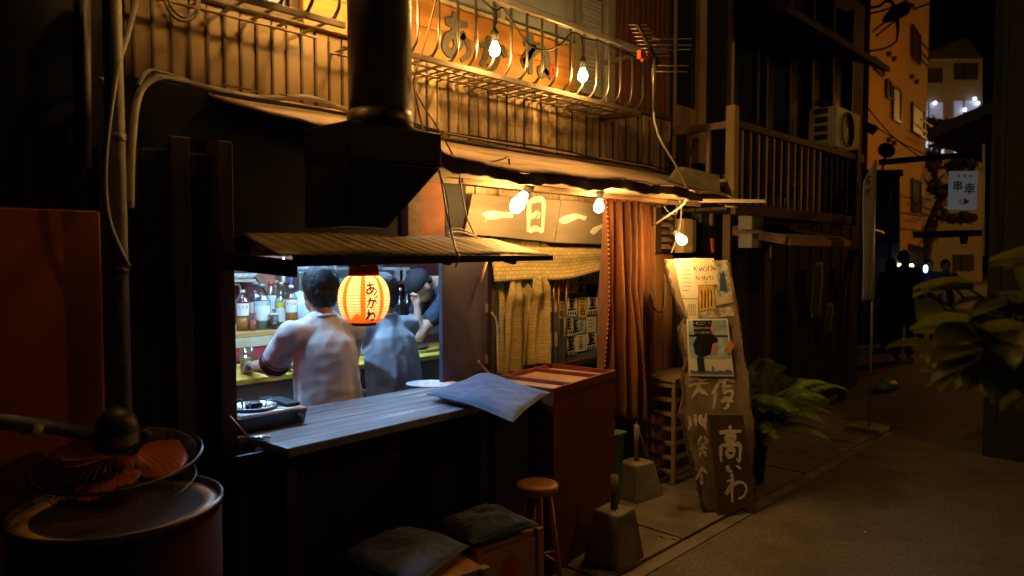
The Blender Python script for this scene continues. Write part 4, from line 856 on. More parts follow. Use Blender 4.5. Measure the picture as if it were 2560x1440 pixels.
t = board_px('character_board', 'grey weathered board with a white brushed 一 half behind the rust curtain', [(1399, 500), (1560, 514), (1560, 614), (1383, 606)], YS - 0.006, 0.016, mSignGrey, jag=0.001, seed=5)
s = MB(); strokes(s, [[(2, 20), (30, 44), (62, 60), (98, 50)]], at_px(1400, 520, 1466, 565, YP - 0.006), 0.34, 0.0012, 0, 9, taper=False); B('painted_character', s, mPaintW, t)
s = MB(); strokes(s, [[(5, 20), (40, 60), (95, 95)]], at_px(1477, 560, 1510, 590, YP - 0.006), 0.4, 0.0012, 0, 9, taper=False); B('painted_character', s, mPaintW, t)

# woven valance and the two folded cloths below it
a, b = P(1226, 612, Y=2.82), P(1506, 622, Y=2.80)
def val(p, q):
    x = 2.72 + p * 1.12; top = 1.655 - 0.01 * p; drop = 0.20 - 0.055 * p ** 2 - 0.02 * math.sin(p * 9) * p
    return (x, 2.845 - 0.025 * q - 0.008 * math.sin(p * 7 + q * 2) - 0.012 * p * math.sin(q * 8), top - drop * q)
s = MB(); s.grid(val, 50, 14, uvs=(1.9, 0.34)); B('cloth_valance', s, weave('valance_weave', (0.55, 0.42, 0.17), (0.45, 0.42, 0.34), 10), solid=0.003, label='woven straw-coloured valance cloth hanging under the character boards', cat='cloth')
def drape(x0, x1, zt, zb, y, ph, neck):
    def fn(p, q):
        w = 1 - 0.55 * math.exp(-(q / 0.16) ** 2) * neck; xc = (x0 + x1) / 2 + 0.02 * math.sin(q * 3 + ph); x = xc + (p - 0.5) * (x1 - x0) * w
        z = zt + (zb - zt) * q - 0.05 * math.exp(-((q - 0.12) / 0.12) ** 2) * math.sin(p * math.pi) * neck
        return (x, y - 0.022 * math.sin(p * 13 + ph) * (0.4 + 0.6 * q) - 0.015 * math.sin(p * 5 + q * 3) - 0.02 * neck * math.exp(-((q - 0.15) / 0.1) ** 2), z)
    return fn
for (x0, x1, zt, zb, y, ph, nk, lb) in ((2.80, 3.06, 1.50, 0.80, 2.845, 0.3, 0.9, 'straw-coloured woven cloth hung in a swag beside the slate panel'), (2.95, 3.17, 1.50, 0.95, 2.80, 2.0, 0.8, 'folded woven cloth hanging in front of the wider one'), (2.78, 2.84, 1.45, 0.80, 2.87, 1.2, 0.0, 'narrow strip of woven cloth at the frame post')):
    s = MB(); s.grid(drape(x0, x1, zt, zb, y, ph, nk), 30, 36, uvs=((x1 - x0) * 2.2, (zt - zb) * 2.2)); B('hanging_cloth', s, mNet, solid=0.003, label=lb, cat='cloth', group='woven cloths in the bay')
s = MB(); s.tube([P(1228, 780, Y=2.82), P(1240, 800, Y=2.82), P(1243, 850, Y=2.82), P(1244, 930, Y=2.82)], 0.004, 6, sub=5); B('cable', s, mCableW, label='white cord hanging over the straw-coloured cloth', cat='cable', group='cables strung over the tavern front')
s = MB(); p = P(1336, 740, Y=2.84); s.box((p.x - 0.012, 2.835, 1.2), (p.x + 0.004, 2.84, 1.42)); B('pink_strip', s, M('pink_ribbon', (0.6, 0.12, 0.14), 0.7), label='pink paper strip hanging by the window post', cat='strip')

# rust curtains
def curt(x0, x1, zt, zbf, y, nf, ph, amp):
    def fn(p, q):
        a = (p + 0.05 * noise.noise((p * 7 + ph, q * 0.8, 0))) * nf * 2 * math.pi + ph; sp = 0.75 + 0.25 * q; am = amp * (0.55 + 0.9 * abs(noise.noise((p * 5 + ph, q * 1.2, 3))) * 2)
        x = x0 + (x1 - x0) * (0.5 + (p - 0.5) * sp) + 0.012 * math.sin(a * 0.5 + q * 2) * q
        return (x, y - am * (0.35 + 0.65 * min(1, q * 2)) * math.sin(a + 0.5 * math.sin(q * 3) + 1.5 * math.sin(p * 7 + ph)) - 0.02 * q * math.sin(p * 3 + ph), zt + (zbf(p) - zt) * q)
    return fn
cu = T('rust_curtain', 'long rust-orange curtain tied beside the poster window', 'curtain', (4.0, 2.74, 0.5), 'rust curtains')
s = MB(); s.grid(curt(3.50, 4.02, 1.965, lambda p: 0.62 - 0.16 * p, 2.70, 5, 0.4, 0.06), 110, 30); B('curtain_cloth', s, mCurtain, cu, solid=0.003)
hp = [curt(3.50, 4.02, 1.965, lambda p: 0.62 - 0.16 * p, 2.70, 5, 0.4, 0.06)(0, i / 46) for i in range(47)]
s = MB()
for i, q in enumerate(hp): s.box((q[0] - 0.006, q[1] - 0.008, q[2] - 0.006), (q[0] + 0.006, q[1] - 0.003, q[2] + 0.004)) if i % 1 == 0 else None
B('hem_stitching', s, M('hem_stitch', (0.6, 0.25, 0.09), 0.8), cu, kind='stuff')
s = MB(); s.tube([(3.52, 2.70, 1.962), (4.3, 2.70, 1.962)], 0.006, 8); B('curtain_rod', s, mSteel, cu)
for i in range(16):
    s = MB(); s.lathe([(0.010, -0.0015), (0.012, 0), (0.010, 0.0015)], (3.575 + i * 0.025, 2.70, 1.962), 10, Matrix.Rotation(R(90), 3, 'Y')); B('curtain_ring', s, mRedPaint, cu)
cu2 = T('rust_curtain', 'narrow shadowed rust curtain next to the plank wall', 'curtain', (4.25, 2.77, 0.5), 'rust curtains')
s = MB(); s.grid(curt(4.0, 4.30, 1.96, lambda p: 0.50, 2.78, 3, 1.4, 0.03), 60, 26); B('curtain_cloth', s, mCurtain, cu2, solid=0.003)

# meter box, louvre vent, black unit, rag, stick
mMeter = M('yellowed_plastic', (0.6, 0.45, 0.18), 0.5, var=0.12, sc=6, bump=0.1, rand=0.05)
a, b = P(1712, 546, Y=2.78), P(1733, 634, Y=2.78)
t = T('meter_box', 'yellowed meter box with a dark grey side above the plank', 'meter box', (a.x, 2.78, b.z)); x1 = P(1733, 600, Y=2.74).x
s = MB(); s.box((4.60, 2.74, P(1712, 632, Y=2.74).z), (4.74, 2.86, P(1712, 546, Y=2.74).z)); B('case', s, mMeter, t, bevel=0.006)
s = MB(); s.box((4.742, 2.745, P(1712, 628, Y=2.74).z), (4.80, 2.86, P(1712, 548, Y=2.74).z)); B('side_case', s, M('grey_plastic', (0.2, 0.18, 0.14), 0.5), t, bevel=0.005)
s = MB(); z = P(1745, 622, Y=2.73).z; s.box((4.66, 2.738, z - 0.01), (4.72, 2.7395, z + 0.012)); B('rating_label', s, mPaperW, t)
s = MB(); s.box((4.53, 2.80, P(1700, 632, Y=2.8).z), (4.598, 2.86, P(1700, 538, Y=2.8).z)); B('back_plate', s, mMeter, t, bevel=0.004)
t = T('louvre_vent', 'small wooden louvre vent left of the meter box', 'vent', (4.42, 2.79, 1.62))
s = MB(); s.box((4.345, 2.82, 1.62), (4.525, 2.845, 1.93)); B('backing', s, mBlack, t)
for i in range(5):
    z = 1.65 + i * 0.054; s = MB(); s.hexa([(4.36, 2.775, z), (4.515, 2.775, z), (4.515, 2.815, z + 0.03), (4.36, 2.815, z + 0.03)], [(4.36, 2.775, z + 0.008), (4.515, 2.775, z + 0.008), (4.515, 2.815, z + 0.038), (4.36, 2.815, z + 0.038)]); B('louvre', s, mTrayWood, t, bevel=0.002)
for xx in (4.338, 4.516):
    s = MB(); s.box((xx, 2.77, 1.62), (xx + 0.016, 2.818, 1.93)); B('vent_frame', s, mDarkWood, t)
t = T('junction_unit', 'black switch unit with a grey conduit above the meter box', 'switch box', (4.82, 2.78, 1.85)); c = P(1765, 535, Y=2.76)
s = MB(); s.box((c.x - 0.11, 2.74, c.z - 0.075), (c.x + 0.09, 2.83, c.z + 0.07)); B('case', s, M('black_plastic', (0.03, 0.028, 0.026), 0.4), t, bevel=0.006)
s = MB(); s.tube([(c.x + 0.02, 2.725, c.z - 0.09), (c.x + 0.02, 2.725, c.z + 0.02)], 0.018, 12); B('conduit', s, mPole, t)
c = P(1778, 612, Y=2.72); s = MB(); s.grid(lambda p, q: (c.x + (p - 0.5) * 0.045 * (1 - 0.5 * q) + 0.02 * q, 2.72 - 0.008 * math.sin(p * 9), c.z + 0.05 - 0.11 * q), 10, 10); B('rag', s, M('orange_rag', (0.55, 0.13, 0.03), 0.9), solid=0.003, label='orange and black rag hung on the post by the meter box', cat='rag')
a, b = P(1745, 501, Y=2.38), P(1912, 503, Y=2.10); s = MB(); s.beam(a, b, 0.02, 0.022); B('white_batten', s, M('pale_batten', (0.66, 0.52, 0.36), 0.6, var=0.1), bevel=0.002, label='pale wooden batten sticking out below the eave', cat='batten')
# broken grey sheet with moss at the eave end
q = [P(1690, 418, Y=2.55), P(1715, 420, Y=2.5), P(1797, 440, Y=2.42), P(1799, 482, Y=2.36), P(1790, 486, Y=2.36), P(1668, 452, Y=2.45)]
s = MB(); n = len(q); s.add(q, [list(range(n))]); B('mossy_sheet', s, M('mossy_sheet', (0.42, 0.36, 0.24), 0.85, var=0.2, sc=8, bump=0.4, dirt=(0.26, 0.25, 0.03), dsc=7, damt=0.8, rand=0), solid=0.012, label='broken mossy cement sheet resting at the eave end', cat='sheet')

# ================================================================== the leaning plank and what is pinned on it
def plane_px(o, n):
    o, n = Vector(o), Vector(n).normalized(); C0 = Vector((0, 0, CAM_H))
    def f(u, v): d = ray(u, v); return C0 + d * ((o - C0).dot(n) / d.dot(n))
    return f
def lean(base, ang, tilt):
    r = Vector((math.cos(R(ang)), math.sin(R(ang)), 0)); bk = Vector((-r.y, r.x, 0)); up = bk * math.sin(R(tilt)) + Vector((0, 0, math.cos(R(tilt)))); return r, up, r.cross(up).normalized()
pb0 = P(1822, 1283, Z=0.005); rP, uP, nP = lean(pb0, -30, 14)
pl = plane_px(pb0, nP)
def loc2(p, o, r, u): q = p - o; return (q.dot(r), q.dot(u))
mPlank = M('bark_edged_plank', (0.29, 0.22, 0.135), 0.85, var=0.35, sc=5, st=(1, 1, 0.3), bump=0.6, bsc=22, dirt=(0.1, 0.07, 0.04), dsc=6, damt=0.75, rand=0)
edgeL = [(1664, 648), (1672, 690), (1684, 730), (1700, 775), (1712, 800), (1700, 822), (1708, 870), (1716, 905), (1706, 945), (1712, 985), (1702, 1030), (1712, 1075), (1722, 1120), (1732, 1160), (1746, 1205), (1752, 1240), (1762, 1278)]
edgeR = [(1826, 655), (1836, 720), (1848, 790), (1856, 840), (1860, 890), (1872, 930), (1876, 1000), (1884, 1050), (1888, 1100), (1884, 1150), (1888, 1215), (1893, 1278)]
outl = [loc2(pl(u, v), pb0, rP, uP) for u, v in edgeL] + [loc2(pl(u, v), pb0, rP, uP) for u, v in edgeR[::-1]]
plk = T('leaning_plank', 'tall bark-edged plank painted with white characters leaning by the ferns', 'plank sign', tuple(pb0))
frP = (pb0.copy(), rP, uP)
s = MB(); s.prism(outl, (pb0 - nP * 0.035, rP, uP), 0.035); B('plank', s, mPlank, plk, bevel=0.004)
mBark = M('bark_edge', (0.09, 0.06, 0.035), 0.95, var=0.5, sc=20, bump=1.0, bsc=40, rand=0)
for ed, sg_ in ((edgeL, 1), (edgeR, -1)):
    pts = [pl(u, v) for u, v in ed]; pts, _ = crom(pts, [1] * len(pts), 4); s = MB()
    s.tube([p + rP * 0.004 * sg_ - nP * 0.012 + rP * rnd.uniform(-.004, .004) for p in pts], [rnd.uniform(0.010, 0.019) for _ in pts], 7); B('bark_edge', s, mBark, plk)
def cellP(u0, v0, u1, v1):
    a, b, c = pl(u0, v1), pl(u1, v1), pl(u0, v0); return (a, b - a, c - a)
mFadeW = M('faded_white_paint', (0.72, 0.64, 0.48), 0.8, var=0.35, sc=26, bump=0.3, rand=0)
for i, (box, sts, w) in enumerate([
    ((1718, 942, 1775, 1000), [[(10, 88), (40, 96), (60, 84), (90, 92)], [(5, 60), (40, 70), (95, 72)], [(50, 74), (42, 40), (20, 10)], [(50, 60), (66, 40), (92, 18)], [(30, 30), (52, 40), (70, 24)]], 0.12),
    ((1776, 945, 1840, 1025), [[(40, 98), (22, 70), (4, 50)], [(20, 66), (16, 30), (10, 2)], [(40, 88), (66, 96), (96, 88)], [(44, 72), (90, 76)], [(56, 96), (52, 60), (60, 50)], [(46, 56), (84, 60), (80, 38), (50, 40)], [(40, 26), (70, 32), (92, 24)], [(68, 36), (66, 10), (50, 4)]], 0.11),
    ((1718, 1030, 1772, 1080), [[(8, 80), (14, 40), (6, 10)], [(36, 90), (40, 30)], [(62, 86), (60, 50), (76, 30)], [(88, 92), (80, 40), (90, 5)], [(58, 60), (94, 64)]], 0.13),
    ((1742, 1090, 1772, 1145), [[(40, 98), (10, 70), (30, 60)], [(60, 98), (84, 74), (60, 66)], [(46, 70), (50, 20)], [(16, 40), (50, 52), (86, 40)], [(30, 30), (24, 4)], [(62, 30), (80, 4)]], 0.15),
    ((1738, 1165, 1776, 1215), [[(50, 98), (24, 60), (4, 30)], [(50, 90), (80, 60)], [(40, 60), (42, 20), (30, 4)]], 0.15)]):
    s = MB(); strokes(s, sts, cellP(*box), w, 0.0012, 0.0005, i + 20, taper=True, rough=0.3); B('painted_character', s, mFadeW, plk)
def sheetP(name, label, px, mat, d, th=0.0012, cat='notice', grp='papers pinned on the leaning plank'):
    t = T(name, label, cat, tuple(pl(*px[0])), grp); s = MB(); s.prism([loc2(pl(u, v), pb0, rP, uP) for u, v in px], (pb0 + nP * d, rP, uP), th); B('sheet', s, mat, t); return t
def inkP(t, name, px, mat, d):
    s = MB(); s.prism([loc2(pl(u, v), pb0, rP, uP) for u, v in px], (pb0 + nP * d, rP, uP), 0.0006); return B(name, s, mat, t)
mPin = M('rusty_pin', (0.3, 0.08, 0.02), 0.5)
t = sheetP('pinned_notice', 'large white typed notice at the top left of the leaning plank', [(1684, 648), (1739, 645), (1746, 746), (1704, 746)], mPaperW, 0.002)
for i in range(7):
    y = 665 + i * 10; inkP(t, 'typed_line', [(1700 + i, y + 2), (1722 + 3 * (i % 3), y + 2), (1722 + 3 * (i % 3), y), (1700 + i, y)], mGreyCarve, 0.0034)
t = sheetP('pinned_notice', 'cream notice with two lines of black handwriting on the leaning plank', [(1728, 646), (1783, 646), (1796, 712), (1737, 713)], M('cream_paper', (0.68, 0.58, 0.42), 0.8, var=0.08), 0.0045)
s = MB(); strokes(s, [[(2, 70), (8, 20)], [(2, 45), (18, 75)], [(6, 48), (18, 15)], [(24, 60), (30, 20), (36, 60), (40, 25)], [(48, 70), (44, 30), (56, 25), (58, 60), (46, 66)], [(64, 80), (66, 20)], [(72, 60), (80, 75), (78, 20)], [(84, 30), (86, 60), (92, 30), (97, 62)]], cellP(1732, 658, 1790, 684), 0.025, 0.0006, 0.006, 3); B('handwriting', s, mInk, t)
s = MB(); strokes(s, [[(3, 70), (8, 15)], [(12, 60), (18, 20), (24, 55)], [(28, 40), (36, 60), (40, 20), (30, 15)], [(46, 75), (48, 10)], [(54, 60), (60, 20), (66, 60)], [(70, 50), (78, 70), (80, 15)], [(84, 60), (96, 50), (88, 20)]], cellP(1738, 684, 1784, 704), 0.03, 0.0006, 0.006, 5); B('handwriting', s, mInk, t)
t = sheetP('pinned_notice', 'torn yellow notice with streaked print below the cream one', [(1746, 714), (1782, 713), (1789, 772), (1748, 778)], M('streaked_yellow', (0.6, 0.34, 0.06), 0.8, var=0.45, sc=12, st=(3, 3, 0.5), rand=0), 0.002)
for i in range(4): inkP(t, 'ink_streak', [(1752 + i * 8, 772 - 3 * i), (1756 + i * 8, 770), (1755 + i * 8, 724 + 5 * (i % 2)), (1753 + i * 8, 722)], mInk if i % 2 else MATS['dark_card'], 0.0034)
t = sheetP('pinned_notice', 'blue and cream printed bill at the right edge of the leaning plank', [(1784, 652), (1818, 650), (1833, 758), (1790, 764)], M('blue_print', (0.1, 0.22, 0.36), 0.7, var=0.9, sc=22, col2=(0.42, 0.38, 0.3), bump=0.1, rand=0), 0.002)
inkP(t, 'cream_patch', [(1790, 745), (1830, 738), (1832, 757), (1791, 762)], M('cream_print', (0.6, 0.5, 0.32), 0.8), 0.0034)
inkP(t, 'dark_figure', [(1798, 728), (1818, 730), (1812, 690), (1808, 676), (1800, 690)], M('deep_blue_print', (0.03, 0.08, 0.18), 0.7), 0.0034)
t = sheetP('pinned_notice', 'narrow strip of blue bill with a small yellow tag', [(1745, 782), (1830, 766), (1836, 790), (1748, 797)], MATS['blue_print'], 0.002)
inkP(t, 'yellow_tag', [(1813, 784), (1823, 783), (1823, 778), (1813, 779)], mPaperY, 0.0034)
t = sheetP('pinned_notice', 'crumpled pale paper scrap under the typed notice', [(1706, 748), (1744, 748), (1744, 800), (1722, 798)], MATS['cream_paper'], 0.001)
for i in range(5): inkP(t, 'scribble', [(1716 + 5 * i, 790), (1718 + 5 * i, 790), (1722 + 4 * i, 760), (1720 + 4 * i, 760)], mGreyCarve, 0.0024)
# framed picture poster: dark-haired profile twice, bottle, skyline
po = sheetP('bar_poster', 'blue poster of a dark-haired profile and a bottle on the leaning plank', [(1714, 798), (1816, 797), (1832, 942), (1720, 940)], M('poster_white', (0.72, 0.68, 0.62), 0.45, var=0.05), 0.012, 0.002, 'poster')
def uvp(x, y):   # poster coordinates 0..1 to pixels
    a = (1714 + 6 * y + (102 + 10 * y) * x, 798 + (142 + 2.5 * x) * y - 1 * x); return a
def pp(name, pts, mat, d): return inkP(po, name, [uvp(x, y) for x, y in pts], mat, d)
mSkyB = M('poster_blue', (0.16, 0.3, 0.46), 0.4, var=0.5, sc=7, col2=(0.4, 0.52, 0.62), bump=0, rand=0); mHair = M('poster_black', (0.012, 0.012, 0.02), 0.4, bump=0, rand=0); mSkinP = M('poster_skin', (0.55, 0.3, 0.25), 0.4, var=0.25, sc=14, bump=0, rand=0)
pp('upper_scene', [(0.03, 0.28), (0.96, 0.29), (0.95, 0.03), (0.03, 0.03)], mSkyB, 0.0142); pp('lower_scene', [(0.03, 0.70), (0.97, 0.70), (0.96, 0.32), (0.03, 0.31)], mSkyB, 0.0142)
pp('dark_strip', [(0.03, 0.315), (0.96, 0.325), (0.96, 0.29), (0.03, 0.28)], mHair, 0.0142)
pp('hair', [(0.16, 0.29), (0.62, 0.29), (0.56, 0.2), (0.6, 0.08), (0.62, 0.03), (0.14, 0.03)], mHair, 0.0149)
pp('face', [(0.585, 0.26), (0.66, 0.25), (0.64, 0.2), (0.68, 0.17), (0.66, 0.14), (0.70, 0.115), (0.63, 0.05), (0.6, 0.08), (0.565, 0.19)], mSkinP, 0.0156)
pp('hair', [(0.16, 0.62), (0.3, 0.68), (0.52, 0.62), (0.58, 0.45), (0.72, 0.40), (0.70, 0.33), (0.5, 0.3), (0.22, 0.31), (0.12, 0.45)], mHair, 0.0149)
pp('face', [(0.50, 0.67), (0.56, 0.62), (0.66, 0.605), (0.68, 0.56), (0.67, 0.53), (0.71, 0.505), (0.66, 0.455), (0.65, 0.42), (0.58, 0.44), (0.555, 0.52)], mSkinP, 0.0156)
pp('bottle', [(0.2, 0.93), (0.36, 0.93), (0.35, 0.70), (0.29, 0.60), (0.285, 0.48), (0.235, 0.48), (0.235, 0.6), (0.19, 0.70)], M('poster_bottle', (0.02, 0.035, 0.05), 0.35, rand=0), 0.0162)
pp('skyline', [(0.03, 0.965), (0.97, 0.965), (0.96, 0.90), (0.86, 0.88), (0.8, 0.91), (0.68, 0.90), (0.58, 0.92), (0.56, 0.82), (0.52, 0.82), (0.52, 0.91), (0.3, 0.9), (0.1, 0.91), (0.03, 0.89)], M('poster_skyline', (0.16, 0.18, 0.26), 0.5, var=0.4, sc=30, rand=0), 0.0152)
s = MB()
def cellU(x0, y0, x1, y1): a, b, c = pl(*uvp(x0, y1)), pl(*uvp(x1, y1)), pl(*uvp(x0, y0)); return (a, b - a, c - a)
strokes(s, [[(5, 90), (12, 78)], [(22, 96), (30, 88), (38, 96)], [(30, 94), (20, 70)], [(46, 98), (50, 78)], [(56, 96), (74, 90)], [(20, 72), (46, 66), (74, 74)], [(84, 92), (96, 80)]], cellU(0.12, 0.05, 0.58, 0.2), 0.035, 0.0005, 0.0166, 2); B('handwriting', s, mPaperW, po)
s = MB()
for k, y in enumerate((0.165, 0.245)):
    cu_ = cellU(0.1, y - 0.035, 0.6, y + 0.035); r_ = cu_[1].normalized(); u_ = cu_[2].normalized(); font(s, ['今日のおつまみと', 'おいしいおさけ。'][k], (cu_[0] + cu_[1] / 2 + cu_[2] / 2, r_, u_), cu_[1].length / 8.4, 0.01, 0.0005, 0.0166)
B('handwriting', s, mPaperW, po)
t = sheetP('paper_tag', 'small orange paper tag pinned at the poster edge', [(1806, 875), (1822, 850), (1834, 864), (1818, 886)], M('orange_tag', (0.55, 0.27, 0.06), 0.7), 0.0185, 0.002, 'tag')
for i, (u, v) in enumerate([(1690, 653), (1736, 653), (1778, 654), (1704, 741), (1741, 742), (1762, 707), (1811, 812), (1806, 816), (1720, 806)]):
    q = pl(u, v) + nP * 0.017; s = MB(); s.ball(q, 0.0042, 5); B('push_pin', s, mPin, plk)
# small dark sign 高いわ in front
qb = P(1845, 1290, Z=0.003); r2, u2, n2 = lean(qb, -28, 10.5); pl2 = plane_px(qb, n2)
sg2 = T('dark_sign_board', 'dark brown board with white brushed 高いわ leaning on the tall plank', 'sign', tuple(qb))
ol = [(1771, 1036), (1858, 1036), (1866, 1090), (1880, 1180), (1892, 1283), (1874, 1284), (1864, 1272), (1848, 1270), (1840, 1284), (1820, 1288), (1796, 1292), (1788, 1200), (1778, 1110)]
s = MB(); s.prism([loc2(pl2(u, v), qb, r2, u2) for u, v in ol][::-1], (qb - n2 * 0.022, r2, u2), 0.022); B('board', s, M('dark_brown_board', (0.1, 0.06, 0.03), 0.6, var=0.35, sc=5, st=(1, 1, 0.25), bump=0.35, rand=0), sg2, bevel=0.004)
def cell2(u0, v0, u1, v1): a, b, c = pl2(u0, v1), pl2(u1, v1), pl2(u0, v0); return (a, b - a, c - a)
for i, (gl, bxx, w) in enumerate((('taka', (1793, 1062, 1858, 1156), 0.115), ('i', (1812, 1156, 1856, 1186), 0.2), ('wa', (1812, 1180, 1872, 1250), 0.115))):
    s = MB(); strokes(s, GLYPH[gl], cell2(*bxx), w, 0.0012, 0.0004, i + 31, taper=False, rough=0.15); B('painted_character', s, mPaintW, sg2)
for (u, v) in ((1782, 1044), (1847, 1044)):
    s = MB(); s.ball(pl2(u, v), 0.006, 5); B('nail_hole', s, mInk, sg2)
# cream slatted rack behind the plank, pale bin beside the ferns
rk = T('slatted_rack', 'cream plastic slatted rack standing behind the leaning plank', 'rack', (4.45, 2.6, 0.02)); mRack = M('cream_plastic', (0.33, 0.26, 0.16), 0.6, var=0.15, bump=0.1, rand=0.04)
rx0 = P(1688, 960, Y=2.55).x; ztop = P(1688, 958, Y=2.55).z
for xx in (rx0, rx0 + 0.42):
    for yy in (2.55, 2.78):
        s = MB(); s.box((xx, yy, 0.016), (xx + 0.028, yy + 0.03, ztop)); B('upright', s, mRack, rk, bevel=0.004)
for i in range(7):
    z = 0.08 + i * (ztop - 0.12) / 6; s = MB(); s.box((rx0 + 0.029, 2.553, z), (rx0 + 0.419, 2.573, z + 0.03)); B('slat', s, mRack, rk, bevel=0.003)
    s = MB(); s.box((rx0 + 0.003, 2.581, z), (rx0 + 0.023, 2.779, z + 0.03)); B('slat', s, mRack, rk, bevel=0.003)
s = MB(); s.box((rx0 - 0.01, 2.54, ztop + 0.001), (rx0 + 0.46, 2.82, ztop + 0.03)); B('rack_top', s, mRack, rk, bevel=0.006)
c = P(1884, 1060, Y=2.45); s = MB(); zt = P(1874, 943, Y=2.42).z
t = T('pale_bin', 'pale rounded plastic bin behind the right edge of the plank', 'bin', (c.x, 2.45, 0.016))
s.hexa([(c.x - 0.13, 2.36, 0.016), (c.x + 0.02, 2.36, 0.016), (c.x + 0.02, 2.6, 0.016), (c.x - 0.13, 2.6, 0.016)], [(c.x - 0.15, 2.34, zt), (c.x + 0.03, 2.34, zt), (c.x + 0.03, 2.62, zt), (c.x - 0.15, 2.62, zt)]); B('bin_body', s, mRack, t, bevel=0.012)
s = MB(); s.box((c.x - 0.16, 2.33, zt + 0.001), (c.x + 0.04, 2.63, zt + 0.025)); B('bin_rim', s, mRack, t, bevel=0.008)

# concrete bases with pipe stubs
def base(label, cx, cy, w0, w1, h, pz, pr, rz, px=0.0, py=0.0):
    t = T('concrete_base', label, 'concrete block', (cx, cy, 0.016), 'concrete sign bases with pipe stubs'); m = Matrix.Rotation(rz, 3, 'Z'); c = Vector((cx, cy, 0))
    q = lambda w, z: [c + m @ Vector((sx * w, sy * w * 0.9, z)) for sx, sy in ((-1, -1), (1, -1), (1, 1), (-1, 1))]
    s = MB(); s.hexa(q(w0, 0.016), q(w1, h)); B('block', s, mBlock, t, bevel=0.012)
    s = MB(); o = c + Vector((px, py, 0)); s.lathe([(pr, h - 0.01), (pr, pz), (pr * 0.8, pz), (pr * 0.8, pz - 0.05)], o, 18); B('pipe_stub', s, mPole, t)
p = P(1562, 1415, Z=0.016); base('tapered concrete base nearest the red cabinet in the foreground', p.x + 0.03, p.y + 0.09, 0.125, 0.085, 0.285, 0.46, 0.02, R(4))
p = P(1618, 1250, Z=0.016); base('tapered concrete base standing farther back below the curtain', p.x + 0.02, p.y + 0.1, 0.135, 0.09, 0.25, 0.49, 0.018, R(-6))
# broom stick, green crate with a bag
a, b = P(1585, 1040, Y=2.8), P(1618, 1140, Y=2.72); s = MB(); s.tube([a, b, P(1640, 1205, Y=2.66)], 0.008, 8); B('broom_stick', s, mStool, label='thin orange broom stick leaning under the curtain', cat='stick')
c = P(1526, 1120, Y=2.62); t = T('green_basket', 'small green basket peeping out behind the red cabinet', 'basket', (c.x, c.y, 0.016)); mG = M('green_plastic', (0.05, 0.14, 0.03), 0.5)
zt = P(1556, 1072, Y=2.62).z
s = MB(); s.hexa([(c.x - 0.14, 2.55, 0.016), (c.x + 0.01, 2.55, 0.016), (c.x + 0.01, 2.74, 0.016), (c.x - 0.14, 2.74, 0.016)], [(c.x - 0.15, 2.53, zt), (c.x + 0.03, 2.53, zt), (c.x + 0.03, 2.76, zt), (c.x - 0.15, 2.76, zt)]); B('basket_body', s, mG, t, bevel=0.006)
s = MB(); s.box((c.x - 0.16, 2.52, zt + 0.001), (c.x + 0.04, 2.77, zt + 0.018)); B('basket_rim', s, mG, t, bevel=0.004)
s = MB(); s.ball((c.x - 0.05, 2.64, zt + 0.06), 0.075, 8, sc=(1, 1, 0.9)); s.v = [tuple(Vector(v) + Vector((rnd.uniform(-.008, .008),) * 3)) for v in s.v]; B('crumpled_bag', s, M('pink_bag', (0.55, 0.36, 0.28), 0.6, var=0.4, sc=20), label='crumpled pale pink bag lying in the green basket', cat='bag')

# ================================================================== inside the tavern
mCool = EM('cool_tube', (0.34, 0.63, 1.0), COOL_L)
t = T('ceiling_tube_lamp', 'cool white tube lamp on the tavern ceiling over the bar', 'lamp', (2.2, 3.75, 2.2), 'cool lamps inside the tavern')
s = MB(); s.box((1.75, 3.72, 2.205), (3.05, 3.80, 2.245)); B('lamp_housing', s, mPaperW, t, bevel=0.004)
s = MB(); s.tube([(1.78, 3.76, 2.185), (3.02, 3.76, 2.185)], 0.016, 10); B('tube', s, mCool, t)
t = T('ceiling_tube_lamp', 'cool white tube lamp on the tavern ceiling by the side wall', 'lamp', (1.4, 3.4, 2.2), 'cool lamps inside the tavern')
s = MB(); s.box((1.26, 2.95, 2.205), (1.34, 3.95, 2.245)); B('lamp_housing', s, mPaperW, t, bevel=0.004)
s = MB(); s.tube([(1.30, 2.98, 2.185), (1.30, 3.92, 2.185)], 0.016, 10); B('tube', s, mCool, t)

# bar table and raised bottle shelf
mYel = M('yellow_bar_top', (0.62, 0.42, 0.06), 0.4, var=0.12, bump=0.1); mOak = M('honey_shelf_wood', (0.5, 0.26, 0.08), 0.45, var=0.2, sc=5, st=(0.3, 2, 2), bump=0.2)
bt_ = T('bar_table', 'yellow-topped bar inside the tavern with a raised bottle shelf', 'bar', (2.6, 4.1, 0.02))
s = MB(); s.box((1.12, 3.72, 0.89), (3.5, 4.28, 0.925)); B('bar_top', s, mYel, bt_, bevel=0.006)
s = MB(); s.box((1.12, 3.75, 0.75), (3.5, 3.78, 0.888)); B('bar_apron', s, M('grey_apron', (0.22, 0.18, 0.17), 0.6), bt_)
s = MB(); s.box((1.12, 4.0, 0.02), (3.5, 4.05, 0.888)); B('bar_front', s, mDarkWood, bt_)
s = MB(); s.box((1.12, 4.30, 1.085), (2.78, 4.85, 1.115)); B('raised_shelf', s, mOak, bt_, bevel=0.003)
s = MB(); s.box((1.12, 4.302, 1.02), (2.78, 4.33, 1.084)); B('shelf_edge', s, M('cream_edge', (0.5, 0.4, 0.26), 0.6), bt_, bevel=0.003)
s = MB(); s.box((1.12, 4.31, 0.94), (2.78, 4.335, 1.019)); B('red_band', s, M('red_band', (0.34, 0.03, 0.045), 0.5), bt_)
s = MB(); s.box((1.12, 4.285, 0.80), (2.78, 4.306, 0.938)); B('dark_back', s, mBlack, bt_)
